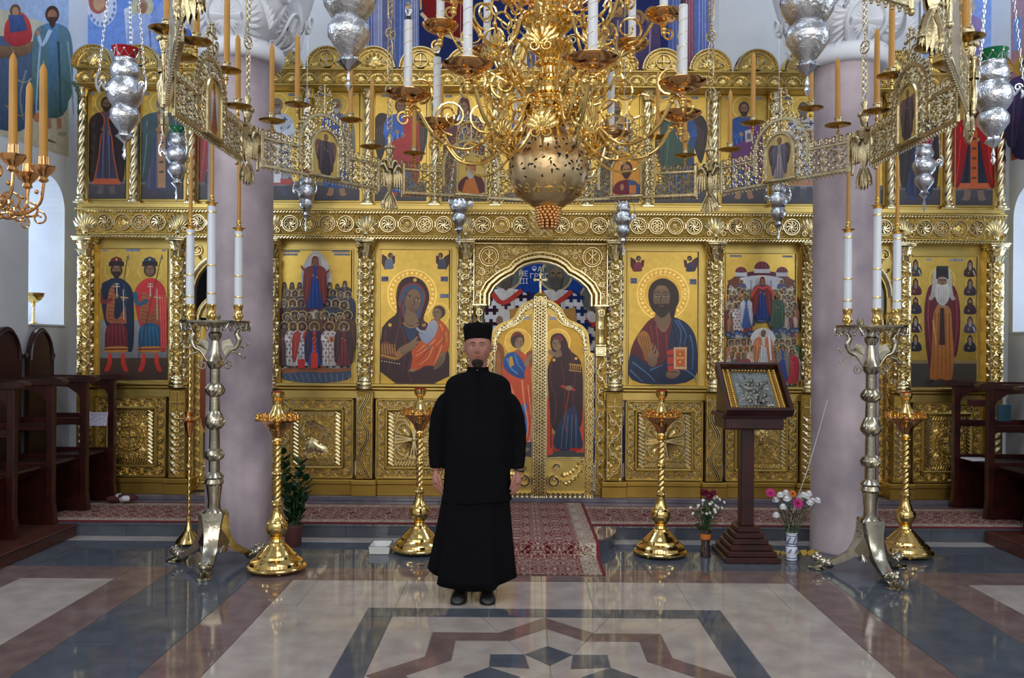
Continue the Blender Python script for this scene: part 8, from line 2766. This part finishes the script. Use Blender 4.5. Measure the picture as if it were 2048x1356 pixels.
o = b.build('wrapping_paper',PETY,None,0); tag(o,'crumpled yellow wrapping paper lying behind the white and blue vase','paper')
px_,_ = P(585,1085,6.72); py_ = 6.74
t = thing('potted_plant','dark green glossy-leaved plant in a brown plastic pot beside the left pillar','plant',(px_,py_,0))
b = MB(); b.lathe([(.058,0),(.06,.004),(.074,.15),(.08,.152),(.08,.172),(.074,.172),(.068,.15)],24,(px_,py_,0)); b.build('pot',POTB,t,40)
b = MB(); b.lathe([(.07,.145),(.03,.152),(.001,.155)],16,(px_,py_,0)); b.build('soil',SOIL,t,60)
for k,(dx,dy,H) in enumerate(((-.065,0,.60),(-.06,-.03,.52),(.0,.02,.40),(.05,-.02,.56),(.075,.03,.30),(-.02,-.05,.30),(.09,-.03,.42),(.02,-.06,.22))):
    path = [(px_ + dx*.3,py_ + dy*.3,.15),(px_ + dx*.8,py_ + dy*.8,.15 + H*.5),(px_ + dx*1.3,py_ + dy*1.4,.15 + H)]
    pp = catmull(path,6); b = MB(); b.tube(pp,[.009 - .0055*i/(len(pp) - 1) for i in range(len(pp))],6); st = b.build('stem',STEMG,t,60)
    nl = int(H/.045)
    for j in range(nl):
        q = pp[min(len(pp) - 1,int(1 + (j + .8)/nl*(len(pp) - 2)))]
        for sg in (-1,1):
            a = 1.2*j + (0 if sg > 0 else pi) + k; b = MB()
            leafblade(b,q,(cos(a),sin(a)*.8,.9),rnd.uniform(.08,.125),.026,.15,0); b.build('leaf',LEAFG,st,60)
tx,_ = P(762,1105,6.58); ty = 6.58
t = thing('enamel_tray','small white enamel tray with dark blue rim standing on the blue-grey floor','tray',(tx,ty,0))
b = MB(); w,d,h = .078,.10,.062
o_ = [(-w,-d),(w,-d),(w,d),(-w,d)];
b.add([(tx + x*.93,ty + y*.93,.003) for x,y in o_] + [(tx + x,ty + y,h) for x,y in o_] + [(tx + x*.96,ty + y*.97,h) for x,y in o_] + [(tx + x*.88,ty + y*.9,.008) for x,y in o_],
      [(0,1,2,3),(12,13,14,15)] + [(i,(i + 1) % 4,4 + (i + 1) % 4,4 + i) for i in range(4)] + [(4 + i,4 + (i + 1) % 4,8 + (i + 1) % 4,8 + i) for i in range(4)] + [(8 + i,8 + (i + 1) % 4,12 + (i + 1) % 4,12 + i) for i in range(4)])
b.build('body',ENAMEL,t,0)
b = MB(); b.tube([(tx + x*.985,ty + y*.985,h) for x,y in o_],.004,6,closed=True); b.build('rim',ENAMELB,t,0)
b = MB()
for k in range(6): b.ball((tx + rnd.uniform(-.04,.04),ty + rnd.uniform(-.05,.05),.016),.012,5,4,(1.4,1,.6))
b.build('residue',SOIL,t,60)

# ------------------------------------------------------------------ choir stalls along both side walls
def stalls(sg,xw,xp,ys,labels,group,zf):
    """sg -1: backs on the left wall. xw wall side x, xp post x; ys: partition positions from near to far"""
    def bx(b,xa,xb,ya,yb,za,zb,c=.005): b.box(min(xa,xb),max(xa,xb),ya,yb,za,zb,c)
    for i in range(len(ys) - 1):
        y0,y1 = ys[i],ys[i + 1]; z0 = zf[i + 1]
        t = thing('choir_stall',labels[i],'choir stall',((xw + xp)/2,(y0 + y1)/2,min(zf[i],zf[i + 1])),group)
        for yy,zz in (((y0,zf[i]),(y1,z0)) if i == 0 else ((y1,z0),)):
            b = MB()
            b.box(xp - .03,xp + .03,yy - .03,yy + .03,zz,1.24,.006)
            bx(b,xw,xp,yy - .02,yy + .02,zz,zz + .10); bx(b,xw,xp,yy - .018,yy + .018,.52,.60); bx(b,xw,xp,yy - .02,yy + .02,.86,.92)
            bx(b,xw,xp,yy - .012,yy + .012,zz + .1,.52,0)
            b.prism([(xp,1.24),(xp,1.02),(xp + sg*.05,1.13),(xp + sg*.14,1.19),(xp + sg*.3,1.2),(xp + sg*.3,1.24)],lambda x,z,d: (x,d,z),yy - .02,yy + .02)
            b.prism([(xp - sg*.045,zz),(xp + sg*.06,zz),(xp + sg*.03,zz + .14),(xp - sg*.03,zz + .16)],lambda x,z,d: (x,d,z),yy - .032,yy + .032)
            b.build('partition',WOODM,t,20)
            b = MB(); pts = [(xw,1.235),(xp - sg*.06,1.235),(xp - sg*.105,1.238),(xp - sg*.12,1.26),(xp - sg*.105,1.285),(xp - sg*.05,1.29),(xp + sg*.1,1.275),(xw,1.275)]
            b.prism(pts,lambda x,z,d: (x,d,z),yy - .05,yy + .05); b.build('armrest',WOODD,t,30)
        yc,hw = (y0 + y1)/2,(y1 - y0)/2 - .055
        b = MB(); arc = [(yc + hw*.93*cos(pi*k/16),1.42 + .29*sin(pi*k/16)) for k in range(17)]
        b.prism([(yc + hw,.2),(yc + hw,1.42)] + arc + [(yc - hw,1.42),(yc - hw,.2)],lambda y,z,d: (d,y,z),xw,xw - sg*.04)
        bk = b.build('backrest',WOODD,t,25)
        b = MB()
        b.tube([(xw - sg*.045,y,z) for y,z in [(yc + hw*.86*cos(pi*k/16),1.42 + .26*sin(pi*k/16)) for k in range(17)]],.012,5)
        for s2 in (-1,1): b.lathe([(.004,.07),(.025,.055),(.03,.03),(.02,.005),(.03,0)],10,(xw - sg*.02,yc + s2*hw,1.42))
        b.build('carved_rim',WOODD,bk,40)
        b = MB(); xs = xw - sg*.06; xe = xp + sg*.06
        b.prism([(xs,.50),(xs,.56),(xe,.58),(xe - sg*.02,.565),(xe,.55),(xe + sg*.05,.50)],lambda x,z,d: (x,d,z),yc - hw,yc + hw); b.build('seat',WOODD,t,30)
        b = MB(); b.prism([(xw,.80),(xw - sg*.16,.82),(xw - sg*.18,.84),(xw,.86)],lambda x,z,d: (x,d,z),yc - hw,yc + hw); b.build('back_rail',WOODD,t,20)
stalls(-1,XL + .04,-3.80,[5.92,6.47,7.01,7.55,8.065],['dark red choir stall at the left edge, nearest of the left row','dark red choir stall on the left platform, second of the left row','dark red choir stall with round-topped back before the left window','dark red choir stall nearest the gold screen on the left'],'choir stalls along the left wall',[.1,.1,.1,.1,.1])
stalls(1,XR - .04,4.10,[6.25,6.87,7.46,8.04],['dark red choir stall at the right edge, nearest of the right row','dark red choir stall in the middle of the right row','dark red choir stall nearest the gold screen on the right'],'choir stalls along the right wall',[.1,.1,.1,.1])
def dais(x0_,x1_,y0_,label):
    b = MB(); b.box(x0_,x1_,y0_,7.03,.0,.085,.004); o = b.build('platform',WOODP,None,0); tag(o,label,'platform')
    b = MB(); b.box(x0_ + .001,x1_ + (.012 if x1_ < 0 else 0),y0_ - .012,7.035,.085,.10,.004); b.build('top_board',WOODP,o,0)
dais(XL + .002,-3.60,5.7,'low brown wooden platform under the left choir stalls')
dais(3.83,XR - .002,6.05,'low brown wooden platform under the right choir stalls')
def slab(name,px,py,D,sx,sy,sz,m,label,cat,z=None,rz=0,tilt=0,group=None):
    X,Z = P(px,py,D); b = MB(); b.box(-sx,sx,-sy,sy,-sz,sz,min(sz,.003))
    o = b.build(name,m,None,0); o.location = (X,D,z if z is not None else Z); o.rotation_euler = (tilt,0,rz); tag(o,label,cat,group); return o
slab('printed_sheet',196,838,7.86,.085,.003,.065,PAPERB,'printed pale sheet leaning in a left choir stall','paper',tilt=-.3)
slab('paper_stack',1954,922,7.75,.10,.10,.006,PAPER,'white sheets lying on the seat of a right choir stall','paper',z=.588)
slab('folded_cloth',1962,806,7.8,.10,.05,.03,REDCL,'rust-coloured folded cloth on the back ledge of a right choir stall','cloth')
slab('book',2008,826,7.2,.05,.02,.07,BLUEP,'small teal book standing in a right choir stall','book')
b = MB()
for k in range(12): b.ball((rnd.uniform(-.09,.09),rnd.uniform(-.05,.05),.03 + rnd.uniform(0,.04)),.04,7,5,(1.3,1,.7),m=k % 3 // 2)
o = b.build('bundled_cloth',[REDCL,PAPER],None,60); X,Z = P(246,1000,7.9); o.location = (X,7.9,ZS + .002); tag(o,'bundled white and dark red cloth on the step by the left stalls','cloth')
# brass bowl on a stem in the left window niche
t = thing('bowl_stand','brass bowl on a short stem standing in the left window niche','bowl',(-4.52,8.02,1.748)); b = MB()
b.lathe([(.05,.0),(.04,.01),(.012,.03),(.01,.16),(.02,.17),(.012,.19)],16,(-4.52,8.02,1.748)); b.build('stem',BRASS,t,40)
b = MB(); b.lathe([(.012,.19),(.06,.22),(.088,.26),(.095,.29),(.088,.29),(.05,.24),(.002,.22)],20,(-4.52,8.02,1.748),flutes=8,fl=.05); b.build('bowl',BRASS,t,40)
b = MB(); b.tube(catmull([tuple(PV(1655,800,6.52)),tuple(PV(1618,930,6.62)),tuple(PV(1590,1010,6.7)),tuple(PV(1572,1076,6.76))],5),.0035,5); o = b.build('cord',PAPER,None,60); tag(o,'thin white cord hanging beside the right pillar','cord')

# ------------------------------------------------------------------ standing clergyman
PX,PY = P(953,1100,5.45)[0],5.45
man = thing('person','bearded man in a long black cassock and black brimless hat standing with arms down','person',(PX,PY,0))
def pp3(x,y,z): return (PX + x,PY + y,z)
def G(x,y,z,cx,cy_,sx,sz): return math.exp(-((x - cx)/sx) ** 2 - ((z - cy_)/sz) ** 2)
HZc = 1.585
def head_pt(u,v):
    a = 2*pi*u; t_ = -pi/2 + pi*v
    x,y,z = .082*cos(t_)*sin(a),-.098*cos(t_)*cos(a),.13*sin(t_)
    if z < -.02:
        k = min(1,(-.02 - z)/.11); x *= 1 - .13*k*k; y = y*(1 - .10*k) - .004*k
    fr = max(0,cos(a)) ** .5*cos(t_)
    d = 0
    if cos(a) > 0:
        d += .021*G(x,0,z,0,-.034,.011,.016) + .012*G(x,0,z,0,-.012,.008,.022) + .006*G(abs(x),0,z,.012,-.040,.007,.008)
        d -= .012*G(abs(x),0,z,.031,-.003,.017,.012)
        d += .005*G(abs(x),0,z,.03,.018,.028,.009) + .005*G(abs(x),0,z,.045,-.034,.02,.018)
        d += .006*G(x,0,z,0,-.066,.02,.005) + .006*G(x,0,z,0,-.077,.016,.005) - .004*G(x,0,z,0,-.0715,.022,.003)
        d += .010*G(x,0,z,0,-.104,.022,.016)
    y -= d
    return pp3(x,y + .0,HZc + z)
body = MB()
n_u,n_v = 64,56
body.add([head_pt(i/n_u,j/n_v) for j in range(n_v + 1) for i in range(n_u)],[(j*n_u + i,j*n_u + (i + 1) % n_u,(j + 1)*n_u + (i + 1) % n_u,(j + 1)*n_u + i) for j in range(n_v) for i in range(n_u)])
for sg in (-1,1):
    body.ball(pp3(sg*.083,.008,1.575),.030,10,8,(.3,.6,1.05)); body.ball(pp3(sg*.087,.012,1.585),.02,8,6,(.4,.8,.9))
def ell_ring(cx,cy_,z,rx,ry,n=28,f=None):
    return [pp3(cx + rx*cos(2*pi*i/n)*(f(2*pi*i/n) if f else 1),cy_ + ry*sin(2*pi*i/n)*(f(2*pi*i/n) if f else 1),z) for i in range(n)]
body.loft([ell_ring(0,.01,z,r,r) for r,z in ((.056,1.50),(.057,1.44),(.068,1.40))])
body.loft([ell_ring(0,.012,z,rx,ry) for z,rx,ry in ((1.42,.06,.055),(1.385,.12,.07),(1.32,.165,.095),(1.15,.165,.11),(.95,.165,.12),(.84,.17,.12),(.78,.15,.11))])
for sg in (-1,1):
    body.tube([pp3(sg*.145,.01,1.30),pp3(sg*.205,.015,1.22),pp3(sg*.245,.02,1.06),pp3(sg*.258,-.015,.90),pp3(sg*.258,-.035,.80)],[.052,.05,.043,.037,.029],12)
    body.tube([pp3(sg*.085,.0,.82),pp3(sg*.09,-.005,.48),pp3(sg*.085,.01,.10)],[.085,.058,.042],12)
    # hand: palm and five fingers, thumb forward
    e = Vector((sg*.62,.78,0)); f_ = Vector((-sg*.06,-.10,-1)).normalized(); W0 = Vector(pp3(sg*.258,-.036,.805)); inw = Vector((-sg*.78,.62,0))
    for j in range(5):
        c = W0 + f_*(.012 + .016*j); w = (.022,.028,.034,.036,.034)[j]
        body.ball(tuple(c),1,10,8,(max(.013,w*.75),max(.013,w*.78),.016))
    for j,(off,L) in enumerate(((-.030,.070),(-.010,.080),(.010,.074),(.029,.058))):
        k0 = W0 + f_*.082 + e*off
        d1 = (f_ + inw*.12).normalized(); d2 = (f_ + inw*.42).normalized(); d3 = (f_ + inw*.75).normalized()
        q1 = k0 + d1*L*.45; q2 = q1 + d2*L*.32; q3 = q2 + d3*L*.25
        body.tube([tuple(k0 - f_*.03),tuple(k0),tuple(q1),tuple(q2),tuple(q3)],[.0095,.0098,.0090,.0082,.006],8); body.ball(tuple(q3),.0062,6,5)
    k0 = W0 + f_*.03 - e*.028; q1 = k0 - e*.018 + f_*.034; q2 = q1 + f_*.034 + inw*.006; q3 = q2 + f_*.018 + inw*.010
    body.tube([tuple(k0),tuple(q1),tuple(q2),tuple(q3)],[.013,.0115,.0098,.007],8); body.ball(tuple(q3),.0072,6,5)
bo = body.build('body',SKIN,man,180)
rm = bo.modifiers.new('merge','REMESH'); rm.mode = 'VOXEL'; rm.voxel_size = .0042; rm.use_smooth_shade = True
smo = bo.modifiers.new('soften','SMOOTH'); smo.iterations = 2; smo.factor = .5
dg = bpy.context.evaluated_depsgraph_get()
me = bpy.data.meshes.new_from_object(bo.evaluated_get(dg)); bo.modifiers.clear(); bo.data = me
me.polygons.foreach_set('use_smooth',[True]*len(me.polygons))
def hp(x,z,out=0.0):
    """point on the face surface at x, z (relative to head centre)"""
    best = None
    v = 0.5 + math.asin(max(-1,min(1,z/.13)))/pi
    for it in range(41):
        u = -.15 + .3*it/40
        q = head_pt(u,v)
        if best is None or abs(q[0] - PX - x) < abs(best[0] - PX - x): best = q
    return (best[0],best[1] - out,best[2])
for sg in (-1,1):
    c = hp(sg*.031,-.002); b = MB(); b.ball((c[0],c[1] + .0075,c[2]),.0115,12,9); ey = b.build('eye',EYEW,man,180)
    b = MB(); b.ball((c[0],c[1] - .0022,c[2] - .0005),.0050,10,7,(1,.5,1)); b.build('iris',EYEI,ey,180)
    b = MB(); b.tube([hp(sg*(.018 + .007*k),.0035 + .0035*sin(pi*k/4) ,.0015) for k in range(5)],[.0016,.0026,.0028,.0024,.0014],5); b.build('upper_eyelid',SKIN,ey,180)
    b = MB(); b.tube([hp(sg*(.012 + .0085*k),.0165 + .004*sin(pi*k/4.5),.001) for k in range(5)],[.0028,.0038,.0038,.003,.0014],6,flat=.7); b.build('eyebrow',HAIRD,man,180)
b = MB()
b.tube([hp(-.024 + .008*k,-.068 + (.0015 if k in (2,4) else 0) - .0022*abs(k - 3)*.6,.0005) for k in range(7)],[.0012,.0028,.0036,.003,.0036,.0028,.0012],6,flat=.7)
b.tube([hp(-.020 + .0066*k,-.0745 + .0006*abs(k - 3),.001) for k in range(7)],[.0012,.003,.0042,.0045,.0042,.003,.0012],6,flat=.7); b.build('lips',LIPM,man,180)
# goatee, thin moustache, cropped side hair
b = MB(); rings = []
for z,w,o_ in ((-.083,.014,.001),(-.092,.030,.004),(-.106,.038,.008),(-.122,.036,.011),(-.138,.026,.012),(-.152,.012,.010)):
    c = hp(0,max(z,-.118));
    rings.append([(c[0] + w*cos(2*pi*i/14),c[1] + .014 - (.014 + o_)*sin(2*pi*i/14)*1.0,HZc + z) for i in range(14)])
b.loft(rings); b.build('goatee',HAIRD,man,180)
for sg in (-1,1):
    b = MB(); b.ball(pp3(sg*.074,.018,1.63),1,10,8,(.012,.045,.045)); b.ball(pp3(sg*.077,-.012,1.622),1,8,6,(.006,.012,.03)); b.build('side_hair',HAIRD,man,180)
b = MB(); b.ball(pp3(0,.06,1.60),1,14,10,(.076,.05,.06)); b.build('back_hair',HAIRD,man,180)
# brimless hat, slightly flared and folded on top
b = MB(); rings = []
for k,(z,rx,ry,cz) in enumerate(((1.605,.083,.104,.022),(1.615,.085,.106,.022),(1.66,.090,.110,.01),(1.70,.0945,.113,0),(1.712,.094,.112,0),(1.722,.085,.10,0),(1.729,.05,.06,0),(1.734,.008,.01,0))):
    ring = []
    for i in range(40):
        a = 2*pi*i/40
        lift = cz*max(0,-sin(a))*1.2*(1 if k < 3 else 0)
        top = .010*abs(cos(a)) ** 2*(-1 if k == 4 else 0) + (.012*max(0,1 - abs(cos(a))*4) if k >= 4 else 0)
        ring.append(pp3(rx*cos(a) - .002,ry*sin(a) + .012,z + lift + top))
    rings.append(ring)
b.loft(rings); b.build('hat',CLOTHH,man,40)
# tunic (upper cassock)
def fold(n,amp,ph=0.0): return lambda a: 1 + amp*cos(n*a + ph) + amp*.6*cos((n + 3)*a + 1.3 + ph)
secs = [(1.44,.060,.062,.008),(1.425,.066,.068,.01),(1.415,.092,.078,.01),(1.402,.135,.088,.012),(1.385,.172,.098,.013),(1.355,.20,.108,.014),(1.32,.21,.116,.014),(1.26,.212,.125,.008),(1.15,.203,.135,-.004),(1.02,.202,.150,-.016),(.92,.203,.158,-.02),(.80,.207,.158,-.016),(.70,.213,.158,-.01),(.612,.219,.160,-.008),(.600,.219,.160,-.008)]
rings = []
for i,(z,rx,ry,cy_) in enumerate(secs):
    f = fold(7,.006 + .014*max(0,(i - 8)/6),.4)
    rings.append([(p[0],p[1],p[2] + (.0 if i < 13 else .012*sin(2*pi*k/48 + 2.2))) for k,p in enumerate(ell_ring(0,cy_,z,rx,ry,48,f))])
tm = MB(); tm.loft(rings)
for sg in (-1,1):
    rings = []
    path = catmull([(.10,.012,1.34),(.176,.014,1.30),(.226,.018,1.19),(.2495,.02,1.05),(.256,.0,.93),(.2555,-.026,.812)],4)
    rad = [.045,.066,.070,.066,.058,.047]
    for i,(x,y,z) in enumerate(path):
        t_ = i/(len(path) - 1)*5; k = min(4,int(t_)); r = rad[k] + (rad[k + 1] - rad[k])*(t_ - k)
        r *= 1 + .03*sin(i*2.3)*(1 if 5 < i < 19 else 0)
        rings.append([pp3(sg*(x + r*.92*cos(2*pi*q/18)),y + r*sin(2*pi*q/18),z - r*.7*cos(2*pi*q/18)*(1 - i/len(path)) ** 2) for q in range(18)])
    tm.loft(rings)
tun = tm.build('tunic',CLOTHB,man,180)
rm = tun.modifiers.new('merge','REMESH'); rm.mode = 'VOXEL'; rm.voxel_size = .0075; rm.use_smooth_shade = True
smo = tun.modifiers.new('soften','SMOOTH'); smo.iterations = 5; smo.factor = .5
dg = bpy.context.evaluated_depsgraph_get()
me = bpy.data.meshes.new_from_object(tun.evaluated_get(dg)); tun.modifiers.clear(); tun.data = me
me.polygons.foreach_set('use_smooth',[True]*len(me.polygons))
b = MB(); b.loft([ell_ring(0,.009,z,r + .004,r + .006,32) for r,z in ((.070,1.405),(.066,1.43),(.064,1.450),(.060,1.450),(.060,1.43))],cap=False); b.build('collar',CLOTHB,tun,60)
b = MB(); b.tube([pp3(.004,y,z) for y,z in ((-.066,1.43),(-.094,1.38),(-.118,1.30),(-.134,1.18),(-.152,1.06),(-.177,.94))],.0035,5); b.build('front_placket',CLOTHB,tun,60)
b = MB(); b.ball(pp3(.0,-.064,1.43),.004,8,6); b.build('button',SILVERP,tun,60)
# long skirt of the cassock
rings = []
for i in range(15):
    t_ = i/14; z = .86 - .78*t_
    rx,ry = .185 + .078*t_,.135 + .085*t_
    amp = .004 + .085*t_
    ring = []
    for k in range(72):
        a = 2*pi*k/72
        f = 1 + amp*(1.1*cos(6*a + .9) - .9*max(0,cos(5*a + .3)) ** 6 + .4*cos(11*a + .2))
        lift = t_ ** 2*(.075*max(0,-cos(a)) ** 2 + .05*max(0,cos(a)) ** 2 + .05*max(0,sin(a)))
        ring.append(pp3(rx*f*cos(a) - .03*t_*(1 if cos(a) < 0 else .6),ry*f*sin(a) + .01,z + lift))
    rings.append(ring)
b = MB(); b.loft(rings,cap=False); sk = b.build('cassock_skirt',CLOTHB,man,60); md = sk.modifiers.new('thickness','SOLIDIFY'); md.thickness = .004
for sg,dx in ((-1,-.095),(1,.068)):
    b = MB(); rings = []
    for y,w,h in ((.07,.02,.05),(.055,.034,.075),(.0,.038,.085),(-.06,.042,.078),(-.11,.047,.062),(-.15,.046,.05),(-.175,.034,.036),(-.186,.014,.016)):
        ring = []
        for k in range(16):
            a = 2*pi*k/16; s_ = sin(a)
            ring.append(pp3(dx + sg*.012*(-y/.18) + w*cos(a),y - .02,max(.006,h*.5 + h*.5*s_) if s_ > -.6 else .006))
        rings.append(ring)
    b.loft(rings); sh_ = b.build('shoe',LEATHB,man,40)
    b = MB(); b.loft([[(PX + dx + sg*.012*(-y/.18) + w*c_,PY + y - .02,z) for y,w,c_ in ((.07,.026,0),(.06,.036,1),(0,.04,1),(-.11,.05,1),(-.165,.042,1),(-.19,.012,1),(-.19,.012,-1),(-.165,.042,-1),(-.11,.05,-1),(0,.04,-1),(.06,.036,-1))] for z in (0,.013)]); b.build('sole',BLACKP,sh_,0)
b = MB()
for k in range(22):
    a = 2*pi*k/22; b.ball(pp3(.258 + .036*cos(a),-.033 + .034*sin(a),.806 - .012*cos(a)),.0058,6,4)
b.build('bead_bracelet',BEADB,man,60)
